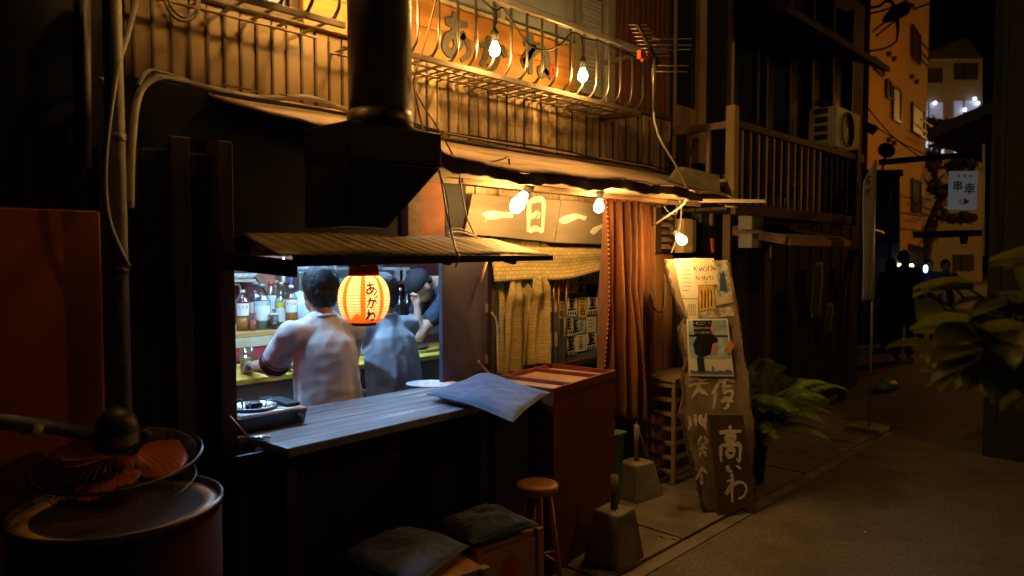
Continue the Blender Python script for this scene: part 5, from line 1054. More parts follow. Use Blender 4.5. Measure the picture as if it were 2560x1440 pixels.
s = MB(); s.box((2.79, 4.30, 0.96), (4.0, 4.85, 0.985)); B('kitchen_board', s, mStain, bt_, bevel=0.003)

# bottles
gClear = GL('clear_glass', (0.92, 0.95, 0.97), 0.16); gDark = M('brown_bottle_glass', (0.02, 0.012, 0.008), 0.12, var=0.1, bump=0, spec=0.7); gPet = GL('clear_plastic', (0.86, 0.91, 0.94), 0.13, 0.12)
def liquid(n, c): return M(n, c, 0.15, var=0.08, bump=0, spec=0.6, rand=0)
ZS = 1.115
def bottle(label, u, Y, h, r, neck, cap, glass, liq=None, lvl=0.6, lab=None, text=None, labz=(0.3, 0.62), shoulder=0.68, Z=ZS, hn=0.012):
    b = P(u, 800, Y=Y); c = Vector((b.x, Y, Z))
    t = T('bottle', label, 'bottle', tuple(c), 'bottles inside the tavern')
    pr = [(0.0, 0.001), (r * 0.9, 0.001), (r, 0.008), (r, h * shoulder), (r * 0.86, h * (shoulder + 0.06)), (hn * 1.25, h * (shoulder + 0.17)), (hn, h * 0.93), (hn, h * 0.965)]
    s = MB(); s.lathe(pr, c, 20); B('glass', s, glass, t)
    if liq:
        k = min(lvl, shoulder); s = MB(); s.lathe([(0.0, 0.006), (r * 0.93, 0.006), (r * 0.93, h * k), (0.0, h * k)], c, 20); B('contents', s, liq, t)
    s = MB(); s.lathe([(hn * 1.25, h * 0.93), (hn * 1.3, h), (0.0, h + 0.001)], c, 14); B('cap', s, cap, t)
    if lab:
        z0, z1 = h * labz[0], h * labz[1]; s = MB(); th = math.atan2(-c.y, -c.x)
        s.grid(lambda p, q: c + Vector((math.cos(th + (p - 0.5) * 2.1) * (r + 0.0012), math.sin(th + (p - 0.5) * 2.1) * (r + 0.0012), z0 + (z1 - z0) * q)), 10, 1); B('label', s, lab, t)
        if text:
            d = Vector((math.cos(th), math.sin(th), 0)); rr = Vector((-d.y, d.x, 0)); s = MB(); font(s, text, (c + d * (r + 0.002) + Vector((0, 0, z0 + (z1 - z0) * 0.68)), rr, Vector((0, 0, 1))), 0.022, 0.02, 0.0008); B('label_print', s, mRedPaint, t)
    return t
capW = M('ivory_cap', (0.6, 0.5, 0.3), 0.5); capR = M('red_cap', (0.6, 0.03, 0.03), 0.4); capG = M('grey_green_cap', (0.12, 0.17, 0.17), 0.4); capY = M('gold_cap', (0.5, 0.38, 0.12), 0.4)
lAmb = liquid('whisky', (0.55, 0.2, 0.03)); lClr = liquid('water', (0.5, 0.54, 0.55)); lYel = liquid('plum_liquor', (0.6, 0.5, 0.05)); lSoy = liquid('soy', (0.02, 0.012, 0.008))
bottle('squat whisky bottle with a white label at the left end of the shelf', 608, 4.42, 0.265, 0.042, 1, capW, gClear, lAmb, 0.34, mPaperW, 'トリス', (0.38, 0.68))
bottle('second whisky bottle with a white label nearest the seated man', 729, 4.42, 0.285, 0.042, 1, capW, gClear, lAmb, 0.68, mPaperW, 'トリス', (0.36, 0.66))
bottle('large clear plastic bottle with a grey cap in front', 656, 4.44, 0.30, 0.055, 1, capG, gPet, lClr, 0.62, mPaperW, None, (0.2, 0.52), 0.62, hn=0.018)
bottle('large clear plastic bottle with a grey cap at the back', 640, 4.62, 0.31, 0.05, 1, capG, gPet, lClr, 0.5, mPaperW, None, (0.3, 0.55), 0.62, hn=0.018)
bottle('bottle with a red screw cap behind the clear plastic ones', 678, 4.66, 0.30, 0.04, 1, capR, gClear, lAmb, 0.3, mPaperW, None, (0.25, 0.7), 0.72, hn=0.015)
bottle('slim bottle with a red and white cap at the back of the shelf', 692, 4.72, 0.31, 0.034, 1, M('pink_cap', (0.62, 0.2, 0.2), 0.4), gClear, lClr, 0.5, mPaperW, None, (0.3, 0.6), 0.7)
bottle('yellow plum liquor bottle with a gold cap', 704, 4.5, 0.305, 0.044, 1, capY, gClear, lYel, 0.55, mPaperW, None, (0.12, 0.42), 0.58)
bottle('dark-capped bottle between the gold-capped one and the whisky', 717, 4.64, 0.30, 0.036, 1, M('black_cap', (0.03, 0.03, 0.035), 0.4), gClear, lAmb, 0.4, mPaperW, None, (0.3, 0.6))
bottle('small red-capped shaker beside the whisky bottle', 632, 4.37, 0.115, 0.022, 1, capR, gClear, liquid('pepper', (0.4, 0.14, 0.08)), 0.5, M('red_label', (0.5, 0.1, 0.08), 0.6), None, (0.4, 0.66), 0.74, hn=0.018)
bottle('white-capped soy sauce jar in front of the shelf', 685, 4.36, 0.105, 0.031, 1, mPaperW, gClear, lSoy, 0.5, None, None, (0.3, 0.6), 0.72, hn=0.026)
bottle('small red-capped jar behind the soy sauce jar', 692, 4.52, 0.12, 0.03, 1, capR, gClear, liquid('chili', (0.4, 0.08, 0.03)), 0.5, mPaperW, None, (0.3, 0.6), 0.72, hn=0.024)
for i, (u, lb) in enumerate([(1000, 'leftmost'), (1019, 'second'), (1034, 'third'), (1052, 'rightmost')]):
    bottle(f'{lb} of the dark sake bottles below the cook', u, 4.55 + 0.03 * i, 0.36, 0.045, 1, capW if i % 2 else M('silver_cap', (0.5, 0.5, 0.5), 0.3, metal=0.8), gDark, None, 0, M('green_label', (0.1, 0.3, 0.16), 0.6) if i == 0 else mPaperY, None, (0.15, 0.38), 0.62, Z=0.985, hn=0.014)
# stirrers behind the bottles, spectacles on the shelf
p = P(725, 800, Y=4.6); s = MB(); s.tube([(p.x, 4.6, 1.35), (p.x + 0.01, 4.58, 1.47)], 0.008, 8); B('stirrer', s, M('blue_plastic', (0.08, 0.12, 0.5), 0.4), label='blue plastic pourer sticking up behind the whisky bottle', cat='pourer')
p = P(709, 740, Y=4.7); s = MB(); s.lathe([(0.014, 0), (0.012, 0.05), (0.004, 0.07)], (p.x, 4.7, 1.40), 12); B('white_nozzle', s, mPaperW, label='white nozzle standing behind the bottles', cat='nozzle')
# hanging string of tiny cool lights
t = T('led_string', 'short vertical string of tiny white lights on the back wall', 'string light', tuple(P(708, 700, Y=5.3)))
mLed = EM('led_white', (0.7, 0.82, 1.0), 22)
s = MB(); s.tube([P(709, 640, Y=5.31), P(705, 705, Y=5.31)], 0.008, 6); B('strip', s, mPaperW, t)
for i in range(10):
    q = P(709 - 0.4 * i, 648 + i * 5.6, Y=5.30); s = MB(); s.ball(q, 0.0075, 5); B('led', s, mLed, t)

# back-wall shelves and kitchen things
def shelf(label, u0, v0, u1, Y, d, m, th=0.02):
    a, b = P(u0, v0, Y=Y), P(u1, v0, Y=Y); s = MB(); s.box((a.x, Y, a.z - th), (b.x, Y + d, a.z)); B('wall_shelf', s, m, bevel=0.002, label=label, cat='shelf'); return a.z
z = shelf('pale narrow shelf with white bowls in the back corner', 560, 700, 640, 5.18, 0.2, M('pale_shelf', (0.5, 0.42, 0.28), 0.6))
for i in range(4):
    c = P(572 + i * 17, 690, Y=5.24); s = MB(); s.lathe([(0.02, 0), (0.05, 0.015), (0.065, 0.045), (0.06, 0.045), (0.045, 0.02), (0.0, 0.012)], (c.x, 5.25, z), 20); s2b = B('white_bowl', s, mPaperW, label=['leftmost white bowl on the narrow shelf', 'second white bowl on the narrow shelf', 'third white bowl on the narrow shelf', 'rightmost white bowl on the narrow shelf'][i], cat='bowl', group='white bowls on the narrow shelf')
s = MB(); s.tube([P(575, 715, Y=5.2), P(597, 712, Y=5.2), P(601, 735, Y=5.2), P(590, 755, Y=5.2), P(575, 757, Y=5.2)], 0.008, 6, sub=6); B('hose', s, mCableG, label='pale hose looping under the narrow shelf', cat='hose')
s = MB(); s.grid(lambda p, q: P(634 + 20 * p - 8 * q * (1 - p), 655 + 22 * q, Y=5.37 - 0.02 * math.sin(p * 5)), 8, 8); B('paper_packet', s, MATS['cream_paper'], solid=0.003, label='small cream packet pinned to the dark red wall', cat='packet')
s = MB(); s.tube([P(575, 655, Y=5.3), P(592, 640, Y=5.28), P(615, 620, Y=5.2)], 0.008, 6); B('wall_pipe', s, mCableG, label='slanted pale pipe high on the red wall', cat='pipe')
fz0, fz1 = 0.9, P(760, 678, Y=5.0).z
t = T('steel_refrigerator', 'grey steel refrigerator cabinet behind the seated men', 'refrigerator', (3.4, 5.1, 0.02)); xa, xb = P(748, 690, Y=5.0).x, P(978, 690, Y=5.0).x
s = MB(); s.box((xa, 5.0, 0.02), (xb, 5.38, fz1)); B('cabinet', s, mStain, t, bevel=0.01)
s = MB(); s.box((xa + 0.02, 4.985, 0.6), ((xa + xb) / 2 - 0.005, 4.998, fz1 - 0.06)); B('door', s, M('pale_steel', (0.5, 0.52, 0.54), 0.35, metal=0.5), t, bevel=0.006)
s = MB(); s.box(((xa + xb) / 2 + 0.005, 4.985, 0.6), (xb - 0.02, 4.998, fz1 - 0.06)); B('door', s, MATS['pale_steel'], t, bevel=0.006)
t = T('microwave_oven', 'dark-faced microwave oven on top of the steel refrigerator', 'microwave', (3.6, 5.1, fz1)); xm0, xm1 = P(835, 665, Y=5.02).x, P(958, 665, Y=5.02).x
s = MB(); s.box((xm0, 5.02, fz1), (xm1, 5.35, fz1 + 0.26)); B('case', s, MATS['pale_steel'], t, bevel=0.01)
s = MB(); s.box((xm0 + 0.02, 5.012, fz1 + 0.03), (xm1 - 0.1, 5.0195, fz1 + 0.24)); B('door_glass', s, M('green_black_glass', (0.02, 0.06, 0.06), 0.15, rand=0), t, bevel=0.003)
s = MB(); s.box((xm1 - 0.09, 5.012, fz1 + 0.03), (xm1 - 0.015, 5.0195, fz1 + 0.24)); B('control_panel', s, MATS['grey_plastic'], t)
for i in range(3): s = MB(); s.lathe([(0.018, 0), (0.018, 0.012), (0.0, 0.012)], (xm1 - 0.052, 5.011, fz1 + 0.06 + i * 0.07), 14, Matrix.Rotation(R(90), 3, 'X')); B('knob', s, mStain, t)
c = P(765, 660, Y=5.1); s = MB(); s.lathe([(0.0, 0.0), (0.10, 0.0), (0.115, 0.03), (0.115, 0.10), (0.10, 0.12), (0.0, 0.122)], (c.x + 0.03, 5.14, fz1), 24); B('rice_cooker', s, M('white_enamel', (0.7, 0.7, 0.68), 0.3), label='white round rice cooker at the corner of the refrigerator top', cat='rice cooker')
c = P(740, 770, Y=4.72); s = MB(); s.ball((c.x + 0.04, 4.74, 1.225), 0.12, 10, sc=(0.9, 0.7, 0.95))
s.v = [tuple(Vector(v) * 1.0 + Vector((0.012 * math.sin(v[2] * 60), 0.012 * math.sin(v[0] * 70), 0.008 * math.sin(v[0] * 50 + v[2] * 40)))) for v in s.v]; B('plastic_bag', s, M('white_plastic_bag', (0.62, 0.68, 0.72), 0.35, var=0.15, sc=12, bump=0.6, bsc=20), label='bulging white plastic bag at the right end of the bottle shelf', cat='bag')
c = P(1000, 690, Y=5.1); z = shelf('red wall shelf with cardboard boxes behind the cook', 985, 703, 1110, 5.12, 0.24, MATS['red_post'], 0.03)
for i, (u, w, h, mm) in enumerate([(998, 0.10, 0.10, 'W'), (1014, 0.12, 0.12, 'W'), (1032, 0.14, 0.10, 'C')]):
    c = P(u, 690, Y=5.14); s = MB(); s.box((c.x - w / 2, 5.15, z), (c.x + w / 2, 5.33, z + h)); B('cardboard_box', s, mPaperW if mm == 'W' else M('cardboard', (0.45, 0.28, 0.13), 0.8), bevel=0.003, label=['small white box at the left of the red shelf', 'taller white box in the middle of the red shelf', 'brown cardboard box at the right of the red shelf'][i], cat='box', group='boxes on the red shelf')
c = P(965, 670, Y=5.08); s = MB(); s.box((c.x - 0.09, 5.05, fz1), (c.x + 0.08, 5.3, fz1 + 0.02)); B('paper_stack', s, mPaperW, label='flat white sheets on the refrigerator beside the microwave', cat='paper')
# beer mug, plate of food
gm = P(623, 925, Z=0.925); t = T('beer_mug', 'half-empty glass mug in the seated man\'s hand', 'mug', (1.80, 3.90, 0.925)); gm = Vector((1.785, 3.89, 0.925))
s = MB(); s.lathe([(0.0, 0.001), (0.036, 0.001), (0.038, 0.02), (0.04, 0.15), (0.037, 0.15), (0.035, 0.02)], gm, 20); B('glass', s, gClear, t)
s = MB(); s.lathe([(0.0, 0.012), (0.034, 0.012), (0.035, 0.085), (0.0, 0.085)], gm, 20); B('drink', s, liquid('highball', (0.42, 0.27, 0.08)), t)
s = MB(); s.tube([gm + Vector((-0.036, -0.005, 0.12)), gm + Vector((-0.07, -0.012, 0.11)), gm + Vector((-0.07, -0.012, 0.05)), gm + Vector((-0.036, -0.005, 0.035))], 0.007, 8, sub=5); B('handle', s, gClear, t)
s = MB(); s.lathe([(0.0, 0), (0.02, 0.0), (0.02, 0.006), (0.0, 0.007)], gm + Vector((0, 0, 0.086)), 12); B('lemon_slice', s, mPaperY, t)
pc_ = P(668, 912, Z=0.93); pc_ = Vector((pc_.x, pc_.y, 0.925))
t = T('food_plate', 'blue and white plate of fried food and edamame on the bar', 'plate', tuple(pc_)); s = MB(); s.lathe([(0.0, 0.001), (0.06, 0.001), (0.12, 0.018), (0.124, 0.022), (0.06, 0.007), (0.0, 0.006)], pc_, 28); B('plate', s, M('blue_white_china', (0.55, 0.62, 0.7), 0.3, var=0.3, sc=18), t)
for i in range(9):
    a = rnd.uniform(0, 6.28); r = rnd.uniform(0.0, 0.07); s = MB(); c = pc_ + Vector((r * math.cos(a) - 0.02, r * math.sin(a), 0.018 + rnd.uniform(0, 0.02))); s.ball(c, 0.016, 5, sc=(1.7, 0.9, 0.7)); s.v = [tuple(Vector(v) + Vector((rnd.uniform(-1, 1), rnd.uniform(-1, 1), rnd.uniform(-1, 1))) * 0.002) for v in s.v]; B('fried_piece', s, M('fried_batter', (0.5, 0.28, 0.09), 0.6, var=0.3, sc=40), t)
for i in range(9):
    a = rnd.uniform(0, 6.28); r = rnd.uniform(0.0, 0.045); c = pc_ + Vector((r * math.cos(a) + 0.05, r * math.sin(a) + 0.02, 0.03 + rnd.uniform(0, 0.018))); d = Vector((math.cos(a * 2), math.sin(a * 2), 0.1)) * 0.018; s = MB(); s.tube([c - d, c, c + d], [0.003, 0.006, 0.003], 6); B('bean_pod', s, M('edamame', (0.2, 0.42, 0.06), 0.5), t)

# ------------------------------------------------------------------ people at the bar
mSkin = M('skin', (0.5, 0.28, 0.19), 0.55, var=0.1, sc=14, bump=0.15, bsc=120, rand=0); mHairB = M('black_hair', (0.008, 0.007, 0.008), 0.55, var=0.4, sc=60, st=(3, 3, 0.4), bump=0.8, bsc=90, rand=0)
def head(mb, c, f, r, s=1.0):
    """skull, jaw, nose, ears; f = facing, r = right (unit vectors)"""
    c, f, r = Vector(c), Vector(f), Vector(r); u = r.cross(f).normalized(); 
    def el(o, a, b, d, n=10):
        t = MB(); t.ball((0, 0, 0), 1, n); mb.add([o + r * v[0] * a * s + f * v[1] * b * s + u * v[2] * d * s for v in t.v], t.f, True)
    el(c + u * 0.02 * s, 0.076, 0.094, 0.095); el(c + f * 0.03 * s - u * 0.05 * s, 0.056, 0.062, 0.062); el(c + f * 0.094 * s - u * 0.012 * s, 0.012, 0.02, 0.022, 6); el(c + f * 0.082 * s - u * 0.055 * s, 0.022, 0.014, 0.01, 6)
    for k in (-1, 1): el(c + r * 0.077 * s * k - u * 0.012 * s - f * 0.006 * s, 0.011, 0.02, 0.032, 7); el(c + r * 0.03 * s * k + f * 0.084 * s + u * 0.012 * s, 0.012, 0.008, 0.007, 6)
    return u
def hair_cap(mb, c, f, r, u, s=1.0, low=-0.045):
    c, f, r = Vector(c), Vector(f), Vector(r)
    def el(o, a, b, d, n=12):
        t = MB(); t.ball((0, 0, 0), 1, n); mb.add([o + r * v[0] * a * s + f * v[1] * b * s + u * v[2] * d * s for v in t.v], t.f, True)
    el(c + u * 0.045 * s - f * 0.016 * s, 0.088, 0.096, 0.088); el(c - f * 0.045 * s + u * 0.0 * s, 0.082, 0.062, 0.085)
    for k in (-1, 1): el(c + r * 0.06 * s * k - f * 0.03 * s + u * 0.02 * s, 0.03, 0.05, 0.06)
def hand(mb, w, d, up, side, curl=1.0, s=1.0):
    """palm at wrist w pointing d, fingers curling round towards -up; side = thumb side"""
    w, d, up, side = Vector(w), Vector(d).normalized(), Vector(up).normalized(), Vector(side).normalized()
    limb(mb, w, 0.024 * s, w + d * 0.05 * s, 0.03 * s, n=10)
    for i, (o, L) in enumerate(((-0.027, 0.82), (-0.009, 1.0), (0.009, 1.04), (0.026, 0.92))):
        b = w + d * 0.075 * s + side * o * s; a1 = b + (d * 0.03 - up * 0.008 * curl) * s * L; a2 = a1 + (d * 0.012 - up * 0.022 * curl) * s * L; a3 = a2 + (-d * 0.008 * curl - up * 0.016) * s * L
        limb(mb, b - d * 0.02 * s, 0.0095 * s, a1, 0.0088 * s, n=8); limb(mb, a1, 0.0086 * s, a2, 0.008 * s, n=8); limb(mb, a2, 0.008 * s, a3, 0.007 * s, n=8)
    b = w + d * 0.03 * s + side * 0.03 * s; limb(mb, b, 0.012 * s, b + (side * 0.02 + d * 0.03 - up * 0.01) * s, 0.01 * s, n=8); limb(mb, b + (side * 0.02 + d * 0.03 - up * 0.01) * s, 0.01 * s, b + (side * 0.012 + d * 0.055 - up * 0.022) * s, 0.008 * s, n=8)
def seated(label, hx, hy, top, sh, lean_f, elbL, wrL, elbR, wrR, shirt, band=None, face=(0, 1, 0), watch=False, hairm=None, wsc=1.0):
    """seated figure seen from behind: head (hx,hy), top of head height, half shoulder width sh"""
    f = Vector(face).normalized(); r = Vector((f.y, -f.x, 0)); Z = Vector((0, 0, 1))
    t = T('person', label, 'person', (hx, hy - 0.1, 0.02)); hc = Vector((hx, hy, top - 0.125))
    nb = hc - f * 0.035 - Z * 0.145; ch = nb - f * lean_f * 0.5 - Z * 0.16; wa = nb - f * lean_f - Z * 0.40; pe = wa - f * 0.02 - Z * 0.10
    SL, SR = nb - r * sh - Z * 0.045 - f * 0.01, nb + r * sh - Z * 0.045 - f * 0.01
    knL, knR = pe - r * 0.14 + f * 0.40 + Z * 0.02, pe + r * 0.14 + f * 0.40 + Z * 0.02; ftL, ftR = Vector((knL.x, knL.y, 0.10)) - f * 0.06, Vector((knR.x, knR.y, 0.10)) - f * 0.06
    b = MB(); head(b, hc, f, r); limb(b, hc - Z * 0.06 - f * 0.02, 0.052, nb, 0.058)
    limb(b, nb - Z * 0.03, 0.06, ch, 0.095, (1.3, 0.85)); limb(b, ch, 0.105, wa, 0.105, (1.2, 0.82)); limb(b, wa, 0.105, pe, 0.12, (1.2, 0.9))
    for S, E, W, sd in ((SL, elbL, wrL, 1), (SR, elbR, wrR, -1)):
        E, W = Vector(E), Vector(W); limb(b, nb - Z * 0.05, 0.045, S - Z * 0.012, 0.043); limb(b, S - Z * 0.012, 0.043, E, 0.041); limb(b, E, 0.041, W, 0.027); hand(b, W, W - E, Z, r * sd, 1.0)
    for K, F_ in ((knL, ftL), (knR, ftR)): limb(b, pe + (K - pe).project(r) * 0.6, 0.085, K, 0.06); limb(b, K, 0.058, F_, 0.04); limb(b, F_ - Z * 0.05, 0.035, F_ - Z * 0.055 + f * 0.13, 0.03)
    fuse('body', b, mSkin, t, 0.0075, 3)
    h = MB(); u = r.cross(f).normalized(); hair_cap(h, hc, f, r, u); ho = fuse('hair', h, hairm or mHairB, t, 0.005, 3, wr=0.004); vs_ = ho.data.vertices; q = MB(); rq = random.Random(int(hx * 100))
    for _ in range(1500):
        v_ = vs_[rq.randrange(len(vs_))]; n_ = v_.normal; dn = (Vector((rq.uniform(-.5, .5), rq.uniform(-.5, .5), -0.9)) - f * 0.3); dn = (dn - n_ * dn.dot(n_)).normalized(); sd_ = dn.cross(n_) * rq.uniform(0.0009, 0.002); L_ = rq.uniform(0.018, 0.034); p_ = v_.co - n_ * 0.001
        m_ = p_ + dn * L_ * 0.55 + n_ * 0.005; e_ = p_ + dn * L_ + n_ * rq.uniform(0.001, 0.006); q.add([p_ - sd_, p_ + sd_, m_ + sd_, m_ - sd_, e_], [(0, 1, 2, 3), (3, 2, 4)])
    B('hair_strands', q, hairm or mHairB, ho, kind='stuff')
    c = MB(); limb(c, nb - Z * 0.02, 0.078 * wsc, ch, 0.125 * wsc, (1.4, 0.95)); limb(c, ch, 0.138 * wsc, wa, 0.14 * wsc, (1.22, 0.92)); limb(c, wa, 0.14 * wsc, pe - Z * 0.0, 0.15 * wsc, (1.22, 0.95))
    for S, E in ((SL, elbL), (SR, elbR)):
        E = Vector(E); limb(c, nb - Z * 0.04, 0.066, S - Z * 0.006, 0.063); limb(c, S - Z * 0.006, 0.066, S.lerp(E, 0.78), 0.070)
    so_ = fuse('shirt', c, shirt, t, 0.0075, 10, wr=0.013)
    if band:
        E = Vector(elbL); a = SL.lerp(E, 0.70); e = SL.lerp(E, 0.84); q = MB(); q.tube([a, a.lerp(e, 0.5), e], [0.077, 0.079, 0.080], 26, caps=False); B('sleeve_band', q, band, so_); q = MB(); q.tube([e, e.lerp(E, 0.25)], [0.081, 0.080], 26, caps=False); B('sleeve_hem', q, shirt, so_)
        a2 = SL.lerp(E, 0.62); e2 = SL.lerp(E, 0.645); q = MB(); q.tube([a2, e2], [0.0795, 0.0795], 26, caps=False); B('sleeve_stripe', q, band, so_)
    q = MB(); q.tube([nb + (r * math.cos(a_ * 0.2618) * 0.066 + f * math.sin(a_ * 0.2618) * 0.066 + Z * (0.012 - 0.022 * math.sin(a_ * 0.2618))) for a_ in range(25)], 0.0085, 8, caps=False); B('collar', q, shirt, so_)
    p = MB()
    for K, F_ in ((knL, ftL), (knR, ftR)): limb(p, pe + (K - pe).project(r) * 0.6, 0.10, K, 0.075); limb(p, K, 0.072, F_ + Z * 0.03, 0.06)
    limb(p, pe - r * 0.05, 0.135, pe + r * 0.05, 0.135); fuse('trousers', p, M('dark_trousers', (0.03, 0.03, 0.04), 0.8), t, 0.011, 3)
    if watch:
        E, W = Vector(elbL), Vector(wrL); d = (W - E).normalized(); cpt = W - d * 0.03; q = MB(); q.tube([cpt - d * 0.010, cpt + d * 0.010], [0.034, 0.033], 18, caps=False); wt = B('watch_strap', q, M('steel_watch', (0.3, 0.31, 0.34), 0.25, metal=0.9), t); q = MB(); q.lathe([(0.019, 0), (0.019, 0.01), (0.0, 0.011)], cpt + Vector((-0.034, 0, 0.0)), 16, Vector((0, 0, 1)).rotation_difference(Vector((-1, -0.3, 0.2))).to_matrix()); B('watch_face', q, M('watch_dial', (0.03, 0.04, 0.07), 0.15), wt)
    st_ = T('bar_stool', label.split(' ')[0] + ' round stool under the ' + ('man with banded sleeves' if band else 'man in the plain grey shirt'), 'stool', (pe.x, pe.y, 0.02), 'stools inside the tavern')
    q = MB(); q.lathe([(0.0, pe.z - 0.16), (0.16, pe.z - 0.16), (0.165, pe.z - 0.13), (0.15, pe.z - 0.115), (0.0, pe.z - 0.115)], (pe.x, pe.y, 0), 24); B('seat', q, mDarkWood, st_)
    for i in range(4): a = R(45 + 90 * i); q = MB(); q.tube([(pe.x + 0.09 * math.cos(a), pe.y + 0.09 * math.sin(a), pe.z - 0.16), (pe.x + 0.15 * math.cos(a), pe.y + 0.15 * math.sin(a), 0.02)], 0.014, 8); B('leg', q, mDarkWood, st_)
    return t
mShirt1 = M('white_tee', (0.7, 0.66, 0.64), 0.9, var=0.05, sc=4, bump=0.2, bsc=150, sheen=0.2, rand=0); mShirt2 = M('grey_tee', (0.4, 0.44, 0.5), 0.9, var=0.08, sc=8, st=(1, 1, 6), bump=0.2, bsc=120, sheen=0.2, rand=0)
seated('seated man from behind in a white shirt with dark banded sleeves holding a mug', 1.835, 3.17, 1.545, 0.175, 0.05, (1.70, 3.42, 1.02), (1.755, 3.75, 0.985), (2.12, 3.42, 0.99), (2.02, 3.72, 0.97), mShirt1, M('sleeve_print', (0.12, 0.02, 0.03), 0.85, var=0.5, sc=60, rand=0), watch=True)
seated('seated man from behind in a plain grey shirt partly hidden by the lantern', 2.385, 3.42, 1.50, 0.165, 0.10, (2.24, 3.70, 1.02), (2.34, 3.92, 0.985), (2.64, 3.68, 1.0), (2.55, 3.92, 0.97), mShirt2, hairm=M('grey_hair', (0.045, 0.045, 0.05), 0.5, var=0.3, sc=60, bump=0.6, bsc=90, rand=0))
# the cook: standing in profile, head bent, dark cap
def cook():
    f = Vector((-0.88, 0.12, 0)).normalized(); r = Vector((f.y, -f.x, 0)); Z = Vector((0, 0, 1))
    hc = P(1052, 716, Y=4.02); t = T('person', 'cook in a dark cap and navy shirt bending over the counter', 'person', (hc.x + 0.25, 4.05, 0.02))
    ff = (f * 0.55 - Z * 0.83).normalized(); rr = r; uu = rr.cross(ff).normalized()
    nb = hc - f * 0.15 + Z * 0.015; ch = nb - f * 0.13 - Z * 0.15; wa = nb - f * 0.24 - Z * 0.38; pe = wa - Z * 0.12 - f * 0.02
    SL, SR = nb - r * 0.17 - Z * 0.06, nb + r * 0.17 - Z * 0.06
    b = MB(); head(b, hc, ff, rr); limb(b, hc - ff * 0.03, 0.055, nb, 0.06); limb(b, nb - Z * 0.03, 0.075, ch, 0.11, (1, 1.3)); limb(b, ch, 0.12, wa, 0.11); limb(b, wa, 0.115, pe, 0.125)
    EL = P(1046, 842, Y=3.86); WL = P(1040, 790, Y=3.95); ER = SR - Z * 0.24 + f * 0.14; WR = ER + f * 0.2 - Z * 0.02
    SLh = SL.copy(); WL = P(1044, 775, Y=3.88)
    for S, E, W, sd in ((SL, EL, WL, 1), (SR, ER, WR, -1)): limb(b, nb - Z * 0.05, 0.05, S, 0.055); limb(b, S, 0.05, E, 0.042); limb(b, E, 0.04, W, 0.026); hand(b, W, W - E, f * -1, r * sd)
    for k in (-1, 1): kn = pe + r * 0.1 * k - Z * 0.4 + f * 0.03; limb(b, pe + r * 0.08 * k, 0.085, kn, 0.06); limb(b, kn, 0.056, Vector((kn.x, kn.y, 0.1)), 0.04); limb(b, Vector((kn.x, kn.y, 0.06)), 0.035, Vector((kn.x, kn.y, 0.055)) + f * 0.14, 0.03)
    fuse('body', b, mSkin, t, 0.0075, 3)
    c = MB(); limb(c, nb - Z * 0.02 - f * 0.02, 0.085, ch, 0.135, (1, 1.3)); limb(c, ch, 0.14, wa, 0.135); limb(c, wa, 0.135, pe, 0.145)
    for S, E in ((SL, EL), (SR, ER)): limb(c, nb - Z * 0.05, 0.065, S, 0.07); limb(c, S, 0.07, S.lerp(E, 0.6), 0.062)
    fuse('shirt', c, M('navy_tee', (0.02, 0.035, 0.06), 0.85, rand=0), t, 0.0085, 4, disp=(0.016, 0.06))
    h = MB(); q = MB(); q.ball((0, 0, 0), 1, 12); h.add([hc + uu * 0.045 - ff * 0.012 + rr * v[0] * 0.088 + ff * v[1] * 0.104 + uu * max(v[2], -0.25) * 0.09 for v in q.v], q.f, True)
    fuse('cap', h, M('black_cap_cloth', (0.012, 0.011, 0.014), 0.8, rand=0), t, 0.006, 2)
    h = MB(); q = MB(); q.ball((0, 0, 0), 1, 8); h.add([hc - ff * 0.06 - uu * 0.005 + rr * v[0] * 0.078 + ff * v[1] * 0.04 + uu * v[2] * 0.045 for v in q.v], q.f, True); fuse('hair', h, mHairB, t, 0.006, 2)
    p = MB()
    for k in (-1, 1): kn = pe + r * 0.1 * k - Z * 0.4 + f * 0.03; limb(p, pe + r * 0.08 * k, 0.10, kn, 0.075); limb(p, kn, 0.074, Vector((kn.x, kn.y, 0.14)), 0.06)
    fuse('trousers', p, MATS['dark_trousers'], t, 0.011, 3)
cook()
s = MB(); s.lathe([(0.0, 0.0), (0.10, 0.0), (0.13, 0.02), (0.128, 0.024), (0.09, 0.008), (0.0, 0.006)], tuple(Vector((3.12, 4.1, 0.926))), 24); B('serving_tray', s, mStain, label='steel plate on the bar below the cook', cat='plate')

# ================================================================== left side: pole, panel, drum, fan
c = P(292, 500, Y=2.5)
t = T('street_pole', 'old grey steel pole with scribbles left of the counter', 'pole', (c.x, 2.5, 0))
s = MB(); s.tube([(c.x, 2.5, 0.014), (c.x, 2.5, 4.2)], [0.03, 0.027], 16); B('shaft', s, mPole, t)
for z in (1.98, 1.55, 2.45):
    s = MB(); s.lathe([(0.0305, -0.012), (0.0325, -0.01), (0.0325, 0.01), (0.0305, 0.012)], (c.x, 2.5, z), 16); B('clamp_band', s, mDuct, t)
th = math.atan2(-2.5, -c.x); d = Vector((math.cos(th), math.sin(th), 0)); rr = Vector((-d.y, d.x, 0))
for k, z in enumerate((1.45, 1.30, 1.18)):
    s = MB(); strokes(s, [[(20, 80), (70, 90), (40, 50), (80, 20)], [(30, 30), (60, 60), (50, 5)]], (Vector((c.x, 2.5, z)) + d * 0.0296 - rr * 0.016, rr * 0.032, Vector((0, 0, 0.075))), 0.09, 0.0006, 0, k); B('scribble', s, mInk, t)
s = MB(); s.tube([P(246, 200, Y=2.55), P(254, 196, Y=2.55), P(258, 215, Y=2.55), P(262, 250, Y=2.55)], 0.006, 8, sub=5); B('bent_wire', s, mCableG, label='bent wire hook beside the old street pole', cat='wire')
a, b = P(-40, 516, Y=2.57), P(250, 522, Y=2.57)
